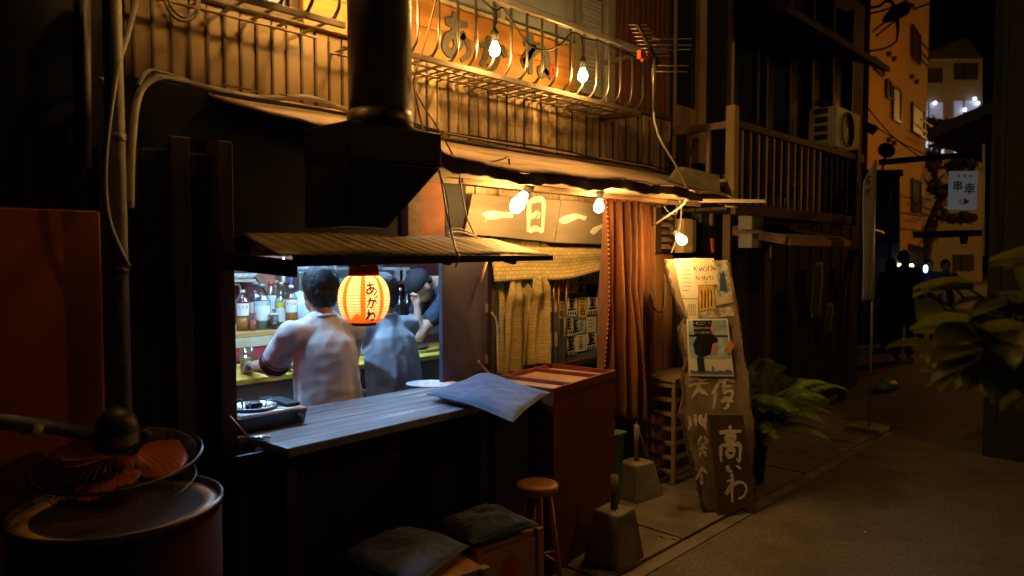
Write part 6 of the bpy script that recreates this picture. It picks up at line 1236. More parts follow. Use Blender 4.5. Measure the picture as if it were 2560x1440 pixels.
t = T('metal_sheet', 'dull red metal panel standing behind the fan', 'panel', (a.x, 2.57, 0.014))
s = MB(); s.prism([(a.x, 0.014), (b.x, 0.014), (b.x, a.z - 0.006), (b.x - 0.006, a.z), (a.x, a.z)], fr3((0, 2.60, 0), (1, 0, 0), (0, 0, 1)), 0.03); B('sheet', s, mRedPanel, t, bevel=0.006)
s = MB(); s.tube([P(205, -10, Y=2.59), P(208, 420, Y=2.59)], 0.025, 12); B('drain_pipe', s, M('dark_red_pipe', (0.06, 0.03, 0.025), 0.5), label='dark drain pipe at the far left above the red panel', cat='pipe')

dc = P(300, 1262, Z=0.88); dr = 0.272
t = T('oil_drum', 'rusty red oil drum with a stained rimmed lid', 'drum', (dc.x, dc.y, 0)); mDrum = M('dark_red_drum', (0.045, 0.007, 0.005), 0.8, spec=0.1, metal=0.0, var=0.3, sc=5, bump=0.2, dirt=(0.06, 0.025, 0.015), dsc=4)
s = MB(); pr = [(dr * 0.99, 0.003), (dr, 0.02), (dr, 0.28), (dr + 0.008, 0.29), (dr + 0.008, 0.31), (dr, 0.32), (dr, 0.56), (dr + 0.008, 0.57), (dr + 0.008, 0.59), (dr, 0.60), (dr, 0.85)]; s.lathe(pr, (dc.x, dc.y, 0), 56); B('shell', s, mDrum, t)
mLid = M('stained_lid', (0.55, 0.3, 0.11), 0.42, metal=0.25, var=0.3, sc=7, bump=0.4, bsc=36, dirt=(0.1, 0.045, 0.015), dsc=5, damt=0.7, rand=0)
s = MB(); s.lathe([(0.0, 0.866), (dr * 0.8, 0.866), (dr * 0.82, 0.870), (dr * 0.966, 0.870), (dr * 0.967, 0.853)], (dc.x, dc.y, 0), 56); B('lid', s, mLid, t)
s = MB(); s.lathe([(dr - 0.010, 0.868), (dr - 0.006, 0.886), (dr + 0.004, 0.888), (dr + 0.008, 0.88), (dr + 0.004, 0.866)], (dc.x, dc.y, 0), 64); B('rim', s, M('worn_steel_rim', (0.16, 0.12, 0.09), 0.3, metal=0.8, var=0.3, sc=10), t)
# electric fan lying face down on the drum
fcn = P(300, 1146, Z=0.965); ax = Vector((-0.10, -0.12, 1)).normalized(); fm = Vector((0, 0, 1)).rotation_difference(ax).to_matrix()
fn_ = T('electric_fan', 'old electric fan with orange blades tipped face down on the drum', 'fan', tuple(fcn)); RF = 0.236
L = lambda x, y, z: fcn + fm @ Vector((x, y, z))
mGuard = M('dull_guard', (0.1, 0.09, 0.08), 0.4, metal=0.8, var=0.15, bump=0)
for z, nm in ((0.0, 'rim_ring'), (-0.085, 'front_ring')):
    s = MB(); n = 64; s.tube([L(RF * (1 if z == 0 else 0.9) * math.cos(2 * math.pi * i / n), RF * (1 if z == 0 else 0.9) * math.sin(2 * math.pi * i / n), z) for i in range(n + 1)], 0.0055 if z == 0 else 0.004, 8, caps=False); B(nm, s, mGuard, fn_)
wire = MB(); wire.tube([Vector(q) for q in ((0.05, 0, 0.05), (0.12, 0, 0.045), (0.19, 0, 0.028), (0.222, 0, 0.0))], 0.0011, 4, sub=3); wf = MB(); wf.tube([Vector(q) for q in ((0.03, 0, -0.11), (0.13, 0, -0.105), (0.19, 0, -0.09), (0.222, 0, 0.0))], 0.0011, 4, sub=3)
gd = MB()
for i in range(60):
    m = Matrix.Rotation(2 * math.pi * i / 60, 3, 'Z')
    for w_ in (wire, wf): gd.add([L(*(m @ Vector(v))) for v in w_.v], w_.f, True)
B('guard_wires', gd, mGuard, fn_, kind='stuff')
mBlade = M('orange_blade', (0.45, 0.09, 0.015), 0.35, var=0.2, sc=6, bump=0, rand=0)
for k in range(3):
    a0 = R(-20 + 120 * k)
    def bl(p, q):
        r = 0.04 + 0.155 * p; w = 2.2 * math.sin(math.pi * (0.2 + 0.74 * p)) * (0.75 + 0.1 * p); a = a0 + (q - 0.5) * w + 0.35 * p
        return L(r * math.cos(a), r * math.sin(a), -0.03 + 0.045 * (q - 0.5))
    s = MB(); s.grid(bl, 16, 14); B('blade', s, mBlade, fn_, solid=0.002)
s = MB(); s.lathe([(0.0, -0.06), (0.035, -0.055), (0.04, -0.01), (0.0, -0.008)], fcn, 20, fm); B('hub', s, mBlade, fn_)
mMot = M('dull_black_motor', (0.04, 0.036, 0.03), 0.4, metal=0.2, var=0.2, bump=0.1)
s = MB(); s.lathe([(0.0, 0.04), (0.058, 0.04), (0.062, 0.055), (0.062, 0.10), (0.058, 0.125), (0.045, 0.15), (0.02, 0.165), (0.0, 0.168)], fcn, 28, fm); B('motor_housing', s, mMot, fn_)
th = math.atan2(-fcn.y, -fcn.x) + 0.35; s = MB(); s.grid(lambda p, q: L(0.0635 * math.cos(th + (p - 0.5) * 1.3), 0.0635 * math.sin(th + (p - 0.5) * 1.3), 0.058 + 0.034 * q), 12, 1); B('rating_label', s, M('worn_label', (0.34, 0.3, 0.2), 0.6, var=0.3, sc=30), fn_)
s = MB(); s.lathe([(0.012, 0.0), (0.014, 0.02), (0.008, 0.03), (0.0, 0.031)], L(0.06, -0.02, 0.06), 12, fm @ Matrix.Rotation(R(70), 3, 'Y')); B('oscillation_knob', s, mMot, fn_)
p0, p1 = L(-0.05, 0.0, 0.09), P(-60, 1050, Y=2.02); s = MB(); s.tube([p0, p0.lerp(p1, 0.5) + Vector((0, 0, 0.01)), p1], 0.02, 12); B('neck_pole', s, mMot, fn_)
p = P(98, 1080, Y=2.02); s = MB(); q = p0.lerp(p1, 0.62); s.tube([q + (p1 - p0).normalized() * -0.02, q + (p1 - p0).normalized() * 0.02], 0.0208, 12); B('tape_band', s, MATS['worn_label'], fn_)
q = p1; s = MB(); s.tube([q, (q.x, q.y, 0.03)], 0.018, 12); B('stand_pole', s, mMot, fn_)
s = MB(); s.lathe([(0.0, 0.002), (0.18, 0.002), (0.18, 0.02), (0.1, 0.035), (0.0, 0.04)], (p1.x, p1.y, 0), 28); B('stand_base', s, mMot, fn_)

# ================================================================== the neighbouring house
mNb = M('dark_boards', (0.035, 0.026, 0.02), 0.7, var=0.35, sc=4, st=(1, 1, 0.2), bump=0.3); mNbP = M('pale_old_post', (0.52, 0.37, 0.2), 0.65, var=0.3, sc=5, st=(1.5, 1.5, 0.2), bump=0.3); mGlassD = M('dark_window_pane', (0.03, 0.035, 0.045), 0.12, var=0.2, bump=0.06, bsc=3, spec=0.7, rand=0.05)
nb_ = T('neighbour_house', 'dark two-storey wooden house with glazed upper floor and balcony', 'house', (6.8, 3.0, 0))
s = MB(); s.box((4.72, 2.98, 0), (9.1, 3.4, 4.6)); B('wall_core', s, mNb, nb_)
x = 4.72; k = 0
while x < 9.0:
    s = MB(); s.box((x, 2.955 - 0.004 * (k % 2), 0.014), (x + 0.145, 2.979, 2.0)); B('wall_board', s, mNb, nb_, bevel=0.004); x += 0.148; k += 1
for i, (xa, xb) in enumerate([(4.70, 4.75), (5.09, 5.20), (5.62, 5.67), (6.1, 6.16), (6.3, 6.34), (6.8, 6.86), (7.35, 7.4), (7.9, 7.96), (8.5, 8.56)]):
    s = MB(); s.box((xa, 2.90, 2.0 if i > 1 else 2.35), (xb, 2.978, 4.4)); B('window_post', s, mNbP if i < 3 else mNb if i % 2 else mDarkWood, nb_, bevel=0.004)  # near posts pale, far ones dark: light falloff put into the colour
for xa, xb in ((4.752, 5.088), (5.202, 5.618), (5.672, 6.098), (6.342, 6.798), (6.862, 7.348), (7.402, 7.898), (7.962, 8.498)):
    s = MB(); s.box((xa, 2.94, 2.78 if xa < 5.1 else 2.3), (xb, 2.95, 4.3)); B('window_pane', s, mGlassD, nb_)
s = MB(); s.box((4.752, 2.93, 2.60), (5.088, 2.975, 2.775)); B('sill_panel', s, mNbP, nb_, bevel=0.003)
# roof eave
s = MB(); s.hexa([(5.6, 2.42, 3.55), (8.2, 2.42, 3.55), (8.2, 3.0, 3.85), (5.6, 3.0, 3.85)], [(5.6, 2.42, 3.61), (8.2, 2.42, 3.61), (8.2, 3.0, 3.92), (5.6, 3.0, 3.92)]); B('roof_eave', s, mBlack, nb_)
# balcony
bl_ = T('wooden_balcony', 'old wooden balcony with upright balusters on the dark house', 'balcony', (5.9, 2.4, 2.0)); XB0, XB1, YB = 4.66, 7.15, 2.40
zt = P(1822, 298, Y=YB).z
s = MB(); s.box((XB0 - 0.03, YB - 0.04, P(1820, 518, Y=YB).z), (XB0 + 0.04, YB + 0.03, P(1822, 262, Y=YB).z)); B('corner_post', s, mNbP, bl_, bevel=0.006)
s = MB(); s.beam((XB0 + 0.04, YB, zt - 0.02), (XB1, YB, zt - 0.02), 0.05, 0.055); B('hand_rail', s, mDarkWood, bl_, bevel=0.005)
s = MB(); s.beam((XB0, YB + 0.03, zt - 0.03), (XB0, 2.90, zt - 0.03), 0.045, 0.05); B('hand_rail', s, mNbP, bl_, bevel=0.005)
for yy in (2.56, 2.72):
    s = MB(); s.box((XB0 - 0.015, yy, 2.15), (XB0 + 0.015, yy + 0.03, zt - 0.056)); B('side_post', s, mNbP, bl_, bevel=0.003)
s = MB(); s.beam((XB0, YB + 0.03, 2.14), (XB0, 2.90, 2.14), 0.03, 0.02); B('side_rail', s, mAlu, bl_)
s = MB(); s.beam((XB0, YB + 0.03, 2.08), (XB0, 2.9, 2.08), 0.03, 0.09); B('side_board', s, mDarkWood, bl_)
x = XB0 + 0.14
while x < XB1:
    s = MB(); s.box((x, YB - 0.012, 1.98), (x + 0.03, YB + 0.012, zt - 0.048)); B('baluster', s, mNbP if x < 6.3 else mNb, bl_, bevel=0.003); x += 0.132  # dimmer light along the balcony imitated by darker balusters
s = MB(); s.box((XB0 + 0.04, YB - 0.02, 1.90), (XB1, YB + 0.02, 1.979)); B('lower_rail', s, mDarkWood, bl_, bevel=0.004)
for i in range(4):
    s = MB(); y = YB + 0.03 + i * 0.125; s.box((XB0, y, 1.93), (XB1, y + 0.12, 1.955)); B('floor_plank', s, mDarkWood, bl_, bevel=0.003)
s = MB(); s.box((XB1 - 0.02, YB - 0.03, 1.9), (XB1 + 0.04, YB + 0.03, zt + 0.06)); B('end_post', s, mDarkWood, bl_, bevel=0.004)
# lower storey: porch beam, electric boxes, lean-to, paper strips, down pipe
s = MB(); s.box((4.70, 2.42, 0.014), (4.74, 2.48, 1.9)); B('porch_post', s, mDarkWood, nb_, bevel=0.004)
s = MB(); s.box((4.86, 2.93, 0.014), (4.90, 2.954, 1.9)); B('porch_post', s, mDarkWood, nb_, bevel=0.003)
for i, (v0, v1, u0, u1) in enumerate(((533, 576, 1880, 1910), (584, 620, 1880, 1904))):
    a, b = P(u0, v0, Y=2.62), P(u1, v1, Y=2.62); s = MB(); s.box((a.x, 2.62, b.z), (b.x, 2.74, a.z)); o = B('wall_box', s, M('grey_white_box', (0.42, 0.4, 0.35), 0.5, var=0.1), bevel=0.006, label=['upper pale electric box on the dark house corner', 'lower pale electric box on the dark house corner'][i], cat='electric box', group='electric boxes on the dark house')
    if i == 0: s = MB(); s.box((a.x + 0.005, 2.617, (a.z + b.z) / 2), (b.x - 0.005, 2.6195, (a.z + b.z) / 2 + 0.005)); B('lid_seam', s, mPaperW, o)
ln_ = T('small_awning', 'small shallow awning over the dark house doorway', 'awning', (6.2, 2.5, 1.75))
a, b = P(1924, 585, Y=2.55), P(2085, 592, Y=2.55)
s = MB(); s.hexa([(a.x, 2.42, a.z - 0.03), (b.x, 2.42, a.z - 0.03), (b.x, 2.93, a.z + 0.07), (a.x, 2.93, a.z + 0.07)], [(a.x, 2.42, a.z - 0.012), (b.x, 2.42, a.z - 0.012), (b.x, 2.93, a.z + 0.09), (a.x, 2.93, a.z + 0.09)]); B('awning_sheet', s, mWall2, ln_)
s = MB(); s.beam((a.x - 0.03, 2.40, a.z - 0.06), (a.x - 0.03, 2.93, a.z + 0.04), 0.04, 0.06); B('bracket', s, mTrayWood, ln_, bevel=0.004)
s = MB(); s.beam((a.x + 0.02, 2.40, a.z - 0.065), (b.x, 2.40, a.z - 0.065), 0.03, 0.06); B('front_beam', s, mTrayWood, ln_, bevel=0.004)
p = P(1928, 700, Y=2.9); s = MB(); s.box((p.x - 0.03, 2.90, 0.014), (p.x + 0.03, 2.952, 1.78)); B('door_post', s, mDarkWood, nb_, bevel=0.004)
p = P(1931, 628, Y=2.88); s = MB(); s.box((p.x - 0.008, 2.892, p.z - 0.06), (p.x + 0.008, 2.899, p.z + 0.06)); B('door_plate', s, mPaperW, nb_)
for i, (u, v0, v1, w) in enumerate(((2045, 655, 795, 22), (2118, 655, 740, 10), (2075, 760, 830, 14))):
    a, b = P(u - w / 2, v0, Y=2.9), P(u + w / 2, v1, Y=2.9); s = MB(); s.grid(lambda p, q: (a.x + (b.x - a.x) * p, 2.91 - 0.01 * math.sin(q * 6), a.z + (b.z - a.z) * q), 4, 12); B('hanging_strip', s, M('grey_blue_cloth', (0.2, 0.24, 0.3), 0.8), solid=0.003, label=['broad grey cloth strip hanging in the dark doorway', 'narrow grey strip at the end of the dark house', 'short faint strip low in the dark doorway'][i], cat='cloth strip', group='strips hanging on the dark house')
p = P(2165, 600, Y=2.6); s = MB(); s.tube([(p.x - 0.5, 2.45, 1.86), (p.x - 0.08, 2.45, 1.84), (p.x, 2.46, 1.80), (p.x, 2.6, 1.62), (p.x - 0.06, 2.75, 1.5), (p.x - 0.06, 2.8, 0.014)], 0.04, 10, sub=5); B('down_pipe', s, M('plum_pipe', (0.06, 0.04, 0.05), 0.4), label='dark bent rain pipe at the end of the dark house', cat='pipe')
# air conditioner
a, b = P(2078, 252, Y=2.48), P(2092, 372, Y=2.48); x0 = P(2092, 300, Y=2.42).x; zt_, zb_ = P(2092, 262, Y=2.42).z, P(2092, 368, Y=2.42).z
t = T('air_conditioner', 'white air conditioner unit with a round fan grille on the balcony end', 'air conditioner', (x0 + 0.2, 2.5, zb_)); mAC = M('ac_casing', (0.5, 0.48, 0.42), 0.5, var=0.12)
s = MB(); s.box((x0, 2.42, zb_), (x0 + 0.62, 2.68, zt_)); B('casing', s, mAC, t, bevel=0.012)
s = MB(); fr_ = (zt_ - zb_) * 0.43; s.lathe([(fr_, 0), (fr_, 0.008), (fr_ * 0.93, 0.01), (fr_ * 0.93, 0.004), (0, 0.004)], (x0 + 0.28, 2.419, (zt_ + zb_) / 2), 32, Matrix.Rotation(R(90), 3, 'X')); B('fan_grille', s, M('dark_grille', (0.02, 0.02, 0.022), 0.6), t)
for i in range(5):
    s = MB(); z = zb_ + 0.08 + i * 0.08; s.box((x0 - 0.004, 2.50, z), (x0 - 0.0005, 2.62, z + 0.05)); B('side_vent', s, MATS['dark_grille'], t)
s = MB(); s.box((x0 - 0.02, 2.40, zb_ - 0.09), (x0 + 0.7, 2.72, zb_ - 0.001)); B('stand', s, mDarkWood, t)
# tall white banner at the corner
a = P(2172, 430, Y=2.1); t = T('vertical_banner', 'tall pale vertical banner with faint brush script at the corner', 'banner', (a.x, 2.1, 0))
def bann(p, q):
    u = 2158 + 30 * p - 2 * q; v = (455 - 55 * p) + (752 - 455 + 55 * p) * q; w = P(u, v, Y=2.1); return w + Vector((0, 0.004 * math.sin(q * 7), 0))
s = MB(); s.grid(bann, 6, 24); B('cloth', s, M('banner_cloth', (0.36, 0.37, 0.4), 0.85, var=0.1), t, solid=0.003)
s = MB(); strokes(s, [[(40, 98), (36, 90)], [(20, 88), (70, 92)], [(40, 88), (30, 74), (60, 78), (56, 66)], [(48, 62), (44, 50)], [(20, 48), (74, 54)], [(44, 44), (60, 30)]], (P(2163, 520, Y=2.085), P(2180, 520, Y=2.085) - P(2163, 520, Y=2.085), Vector((0, 0, 0.30))), 0.07, 0.001, 0, 3); B('lettering', s, mInk, t)
s = MB(); q = P(2189, 400, Y=2.1); s.tube([(q.x, 2.1, 0.0), (q.x, 2.1, q.z)], 0.012, 8); B('banner_pole', s, mAlu, t)
s = MB(); s.box((q.x - 0.15, 1.95, 0.0), (q.x + 0.15, 2.25, 0.06)); B('banner_base', s, mBlock, t, bevel=0.01)
# ------------------------------------------------------------------ hanging sign 串幸, beam, satellite dish
zz = 8.0
def cs(u, v, z): d = ray(u, v); fw = _rot @ Vector((0, 0, -1)); return Vector((0, 0, CAM_H)) + d * (z / 1.0)
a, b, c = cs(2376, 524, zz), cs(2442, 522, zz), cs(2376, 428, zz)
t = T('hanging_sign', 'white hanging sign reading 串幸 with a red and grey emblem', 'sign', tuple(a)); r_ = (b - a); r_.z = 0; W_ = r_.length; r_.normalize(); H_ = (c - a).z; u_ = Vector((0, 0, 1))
s = MB(); n_ = r_.cross(u_); q = [a, a + r_ * W_, a + r_ * W_ + u_ * H_, a + u_ * H_]; s.hexa([p - n_ * 0.05 for p in q], q); B('panel', s, EM('faint_glow_panel', (0.7, 0.8, 0.9), 0.055), t)  # faint glow added to brighten a sign that is not lit
s = MB()
for ch, x, y, sz in (('居', 0.28, 0.87, 0.10), ('酒', 0.5, 0.87, 0.10), ('屋', 0.72, 0.87, 0.10), ('串', 0.25, 0.60, 0.30), ('幸', 0.70, 0.52, 0.34)): font(s, ch, (a + r_ * W_ * x + u_ * H_ * y, r_, u_), W_ * sz * 1.3, 0.02 if sz > 0.2 else 0.0, 0.001, 0.001)
B('lettering', s, mInk, t)
s = MB(); s.prism([(W_ * 0.5, H_ * 0.12), (W_ * 0.72, H_ * 0.21), (W_ * 0.5, H_ * 0.30)], (a, r_, u_), 0.001, d0=0.001); B('emblem', s, mRedPaint, t)
s = MB(); strokes(s, [[(100, 0), (20, 50), (100, 100)], [(100, 20), (50, 50), (100, 80)]], (a + r_ * W_ * 0.22 + u_ * H_ * 0.12, r_ * W_ * 0.27, u_ * H_ * 0.18), 0.08, 0.001, 0.001, 2); B('emblem', s, mGreyCarve, t)
s = MB(); s.beam(cs(2200, 406, 7.9), cs(2450, 384, 8.1), 0.05, 0.065); B('overhead_beam', s, mBlack, label='dark beam crossing the alley above the hanging sign', cat='beam')
dcn = cs(2216, 376, 9.5); t = T('satellite_dish', 'small dark satellite dish above the alley beam', 'satellite dish', tuple(dcn)); m_ = Vector((0, 0, 1)).rotation_difference(Vector((-0.75, -0.55, 0.3))).to_matrix()
s = MB(); s.lathe([(0.0, -0.02), (0.06, -0.016), (0.11, 0.0), (0.112, 0.004), (0.06, -0.01), (0.0, -0.014)], dcn, 24, m_); B('dish', s, M('dark_dish', (0.05, 0.05, 0.05), 0.5), t)
s = MB(); s.tube([dcn, dcn + Vector((0.02, 0.05, -0.25))], 0.015, 8); B('mast', s, mBlack, t)

# ================================================================== buildings behind the alley
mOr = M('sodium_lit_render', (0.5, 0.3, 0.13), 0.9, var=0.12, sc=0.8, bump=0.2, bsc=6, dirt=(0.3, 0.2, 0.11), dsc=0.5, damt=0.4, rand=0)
ob = T('apartment_block', 'tall orange-lit apartment block with small windows behind the alley', 'building', (28, 8.5, 0))
pn, pf = (24.2, 7.75), (32.0, 8.05)
A_, B_ = Vector((*pn, 0)), Vector((*pf, 0)); eX = (B_ - A_).normalized(); eN = Vector((eX.y, -eX.x, 0))
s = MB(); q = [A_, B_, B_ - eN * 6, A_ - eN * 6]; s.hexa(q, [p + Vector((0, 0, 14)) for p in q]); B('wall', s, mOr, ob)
plO = plane_px(A_, eN)
def wpx(mb, pts, d0, d1):
    fr = (A_, eX, Vector((0, 0, 1))); mb.prism([loc2(plO(u, v), A_, eX, Vector((0, 0, 1))) for u, v in pts], (A_ + eN * d0, eX, Vector((0, 0, 1))), d1); return mb
mWinD = M('dark_far_window', (0.05, 0.045, 0.05), 0.3, var=0.2, bump=0); mWinL = M('curtained_far_window', (0.4, 0.4, 0.42), 0.5, var=0.2, bump=0)
wins = [((2277, 64), (2296, 92), (2296, 160), (2277, 140), 1), ((2182, 145), (2204, 165), (2204, 190), (2182, 172), 0), ((2212, 200), (2222, 206), (2222, 248), (2212, 242), 0), ((2228, 217), (2247, 228), (2247, 308), (2228, 296), 2), ((2277, 258), (2305, 280), (2305, 345), (2277, 328), 3), ((2277, 448), (2297, 455), (2297, 530), (2277, 525), 1), ((2270, 612), (2308, 622), (2308, 668), (2270, 662), 4)]
for (a, b, c, d, k) in wins:
    s = MB(); wpx(s, [d, c, b, a], 0.02, 0.03); w = B('window', s, mWinL if k in (2, 3) else mWinD, ob)
    for p, q in ((a, b), (b, c), (d, a), (d, c)):
        s = MB(); s.beam(plO(*p) + eN * 0.06, plO(*q) + eN * 0.06, 0.08, 0.08); B('window_frame', s, mWinD, w)
    if k in (1, 3):
        m0, m1 = ((a[0] - 1, (a[1] + d[1]) / 2 + 8), (b[0] + 4, (b[1] + c[1]) / 2 + 10))
        for dz in (0, -0.35, -0.6): s = MB(); s.beam(plO(*m0) + eN * 0.35 + Vector((0, 0, dz)), plO(*m1) + eN * 0.35 + Vector((0, 0, dz)), 0.05, 0.05); B('window_rail', s, mWinD, w)
for (u, v) in ((2218, 136), (2231, 148), (2276, 192), (2288, 205), (2218, 350), (2231, 358), (2283, 583), (2293, 584)):
    s = MB(); s.lathe([(0.09, 0), (0.09, 0.12), (0.0, 0.15)], plO(u, v), 10, Vector((0, 0, 1)).rotation_difference(eN).to_matrix()); B('vent_cap', s, mWinD, ob)
for z in (2.6, 3.2, 3.8, 0.9): s = MB(); s.beam(A_ + eN * 0.01 + Vector((0, 0, z)), B_ + eN * 0.01 + Vector((0, 0, z)), 0.02, 0.03); B('wall_joint', s, mWinD, ob)
# little house in front of it
hs = T('corner_house', 'low dim corner house with a tiled eave before the apartment block', 'house', (13, 4.4, 0)); mCh = M('dim_house_wall', (0.11, 0.1, 0.09), 0.8, var=0.15)
hz = 13.0
def cb(mb, u0, u1, v0, v1, z0, z1):   # a box seen between pixel columns at distance z0..z1
    f = [cs(u0, v1, z0), cs(u1, v1, z0), cs(u1, v0, z0), cs(u0, v0, z0)]; fw = Vector((math.cos(YAW), math.sin(YAW), 0)) * (z1 - z0); zb, zt = f[0].z, f[3].z
    for i, p in enumerate(f): p.z = zb if i < 2 else zt
    mb.hexa([f[0], f[1], f[1] + fw, f[0] + fw], [f[3], f[2], f[2] + fw, f[3] + fw]); return mb
s = MB(); cb(s, 2150, 2250, 440, 850, 13, 16); B('wall', s, mCh, hs)
s = MB(); cb(s, 2150, 2258, 424, 440, 12.6, 16.2); B('eave', s, mBlack, hs)
s = MB(); cb(s, 2223, 2232, 448, 512, 12.94, 12.995); B('window', s, MATS['curtained_far_window'], hs)
s = MB(); cb(s, 2234, 2250, 430, 520, 12.9, 12.995); B('dark_door', s, mWinD, hs)
s = MB(); cb(s, 2214, 2250, 602, 606, 12.8, 12.995); B('ledge', s, mBlack, hs)
s = MB(); cb(s, 2228, 2248, 607, 660, 12.96, 12.995); sw = B('shutter', s, mWall2, hs)
for i in range(8): s = MB(); cb(s, 2229, 2247, 609 + i * 6, 612 + i * 6, 12.93, 12.958); B('shutter_slat', s, mWall2, sw)
# tiled roof corner between
s = MB(); s.add([cs(2125, 288, 9.4), cs(2195, 318, 9.0), cs(2180, 336, 9.0), cs(2120, 300, 9.4)], [(0, 1, 2, 3)]); B('roof_corner', s, mBlack, hs, solid=0.05)
# far pale building with lit windows
fb = T('far_building', 'pale far building with a sloped roof edge and cool lit windows', 'building', tuple(cs(2380, 650, 44))); FZ = 44
s = MB(); cb(s, 2280, 2456, 152, 760, FZ, FZ + 8); B('wall', s, M('far_wall', (0.32, 0.26, 0.17), 0.9, var=0.1, sc=0.3, bump=0), fb)
q = [cs(2280, 150, FZ - 0.1), cs(2456, 150, FZ - 0.1), cs(2418, 95, FZ + 3), cs(2280, 116, FZ + 3)]; s = MB(); s.add(q, [(0, 1, 2, 3)]); B('roof_slope', s, M('far_roof', (0.26, 0.25, 0.24), 0.9, bump=0), fb, solid=0.15)
mLitW = EM('cool_lit_window', (0.42, 0.5, 0.72), 0.22); mLitB = EM('bright_cool_window', (0.62, 0.7, 0.95), 0.75); mSpot = EM('ceiling_spot', (0.8, 0.88, 1.0), 5.0)
for (u0, u1, v0, v1, mt) in ((2300, 2357, 170, 206, mWinD), (2387, 2446, 158, 199, mWinD), (2300, 2357, 256, 298, mLitW), (2387, 2447, 252, 300, mLitW), (2300, 2360, 345, 386, mLitB), (2388, 2432, 358, 388, mLitB), (2384, 2436, 636, 676, mWinD)):
    s = MB(); cb(s, u0, u1, v0, v1, FZ - 0.12, FZ - 0.02); w = B('window', s, mt, fb)
    s = MB(); cb(s, u0 + (u1 - u0) * 0.38, u0 + (u1 - u0) * 0.38 + 2, v0, v1, FZ - 0.2, FZ - 0.125); B('mullion', s, mWinD, w)
for (u, v) in ((2338, 257), (2437, 247), (2412, 274), (2445, 258), (2312, 283)):
    s = MB(); s.ball(cs(u, v, FZ - 0.3), 0.10, 5); B('spot_light', s, mSpot, fb)
# tree before it: trunk, limbs, leaf clumps
tr = T('street_tree', 'leaning dark street tree before the far building', 'tree', tuple(cs(2330, 730, 30))); TZ = 30; mBark = M('dark_bark', (0.06, 0.045, 0.03), 0.9); 
s = MB(); s.tube([cs(2316, 600, TZ), cs(2335, 545, TZ), cs(2352, 500, TZ), cs(2372, 470, TZ)], [0.28, 0.22, 0.18, 0.12], 8, sub=4); s.tube([cs(2300, 720, TZ), cs(2306, 650, TZ), cs(2316, 600, TZ)], [0.34, 0.3, 0.28], 8, sub=3); B('trunk', s, mBark, tr)
for pts in ([(2338, 535), (2360, 548), (2395, 552), (2432, 560)], [(2352, 500), (2340, 455), (2330, 420), (2325, 380)], [(2362, 485), (2390, 440), (2410, 405)], [(2345, 515), (2375, 505), (2405, 500)], [(2335, 440), (2345, 400), (2350, 360)]):
    s = MB(); s.tube([cs(u, v, TZ + rnd.uniform(-1, 1)) for u, v in pts], [0.14, 0.1, 0.06, 0.03][:len(pts)], 6, sub=3); B('limb', s, mBark, tr)
lf = MB()
def leafq(mb, p, sz, rg):
    a = Vector((rg.uniform(-1, 1), rg.uniform(-1, 1), rg.uniform(-1, 1))).normalized() * sz; b = Vector((rg.uniform(-1, 1), rg.uniform(-1, 1), rg.uniform(-1, 1))).normalized() * sz * 0.6; mb.add([p - a, p + b, p + a, p - b], [(0, 1, 2, 3)])
rg = random.Random(5)
for (u, v, w, h, n) in ((2330, 400, 24, 26, 160), (2390, 420, 40, 22, 160), (2420, 400, 26, 24, 120), (2340, 470, 26, 24, 90), (2395, 545, 44, 10, 160), (2350, 535, 18, 12, 60), (2415, 470, 24, 26, 80), (2335, 310, 30, 16, 140), (2350, 355, 22, 18, 70), (2330, 590, 14, 16, 40)):
    for i in range(n): leafq(lf, cs(u + rg.gauss(0, w * 0.5), v + rg.gauss(0, h * 0.5), TZ + rg.uniform(-1.5, 1.5)), rg.uniform(0.1, 0.24), rg)
B('crown', lf, M('dark_tree_leaf', (0.05, 0.055, 0.015), 0.7, rand=0, bump=0), tr)

# ------------------------------------------------------------------ right-hand house, its eave, lamp bracket
mOpp = M('opposite_wall', (0.016, 0.017, 0.013), 0.85, var=0.2, sc=1.5, bump=0.2)
op = T('opposite_house', 'dark house wall and roof closing the right edge', 'house', (8.5, 0, 0))
s = MB(); s.box((6.6, -6, 0), (11, 1.2, 4.8)); B('wall', s, mOpp, op)
for i in range(9): s = MB(); yy = 1.14 - i * 0.3; s.box((6.585, yy - 0.03, 0.3), (6.599, yy, 4.6)); B('batten', s, mOpp, op)
s = MB(); q = [(7.2, 1.1, 2.95), (7.2, 1.80, 2.70), (9.5, 1.80, 2.70), (9.5, 1.1, 2.95)]; s.hexa([Vector(p) - Vector((0, 0, 0.05)) for p in q], [Vector(p) + Vector((0, 0, 0.05)) for p in q]); B('roof_eave', s, mBlack, op)
s = MB(); s.tube([cs(2459, 360, 5.4), cs(2459, 640, 5.4)], 0.01, 8); B('corner_pipe', s, M('faint_pipe', (0.2, 0.18, 0.14), 0.5), op)
s = MB(); cb(s, 2392, 2460, 575, 590, 7.4, 8.2); o = B('shop_roof_edge', s, mBlack, op)
s = MB(); s.lathe([(0.0, 0), (0.03, 0), (0.045, 0.11), (0.0, 0.12)], cs(2409, 610, 7.5), 12); B('hung_lantern', s, mBlack, label='small dark lamp hanging under the right-hand roof edge', cat='lamp')
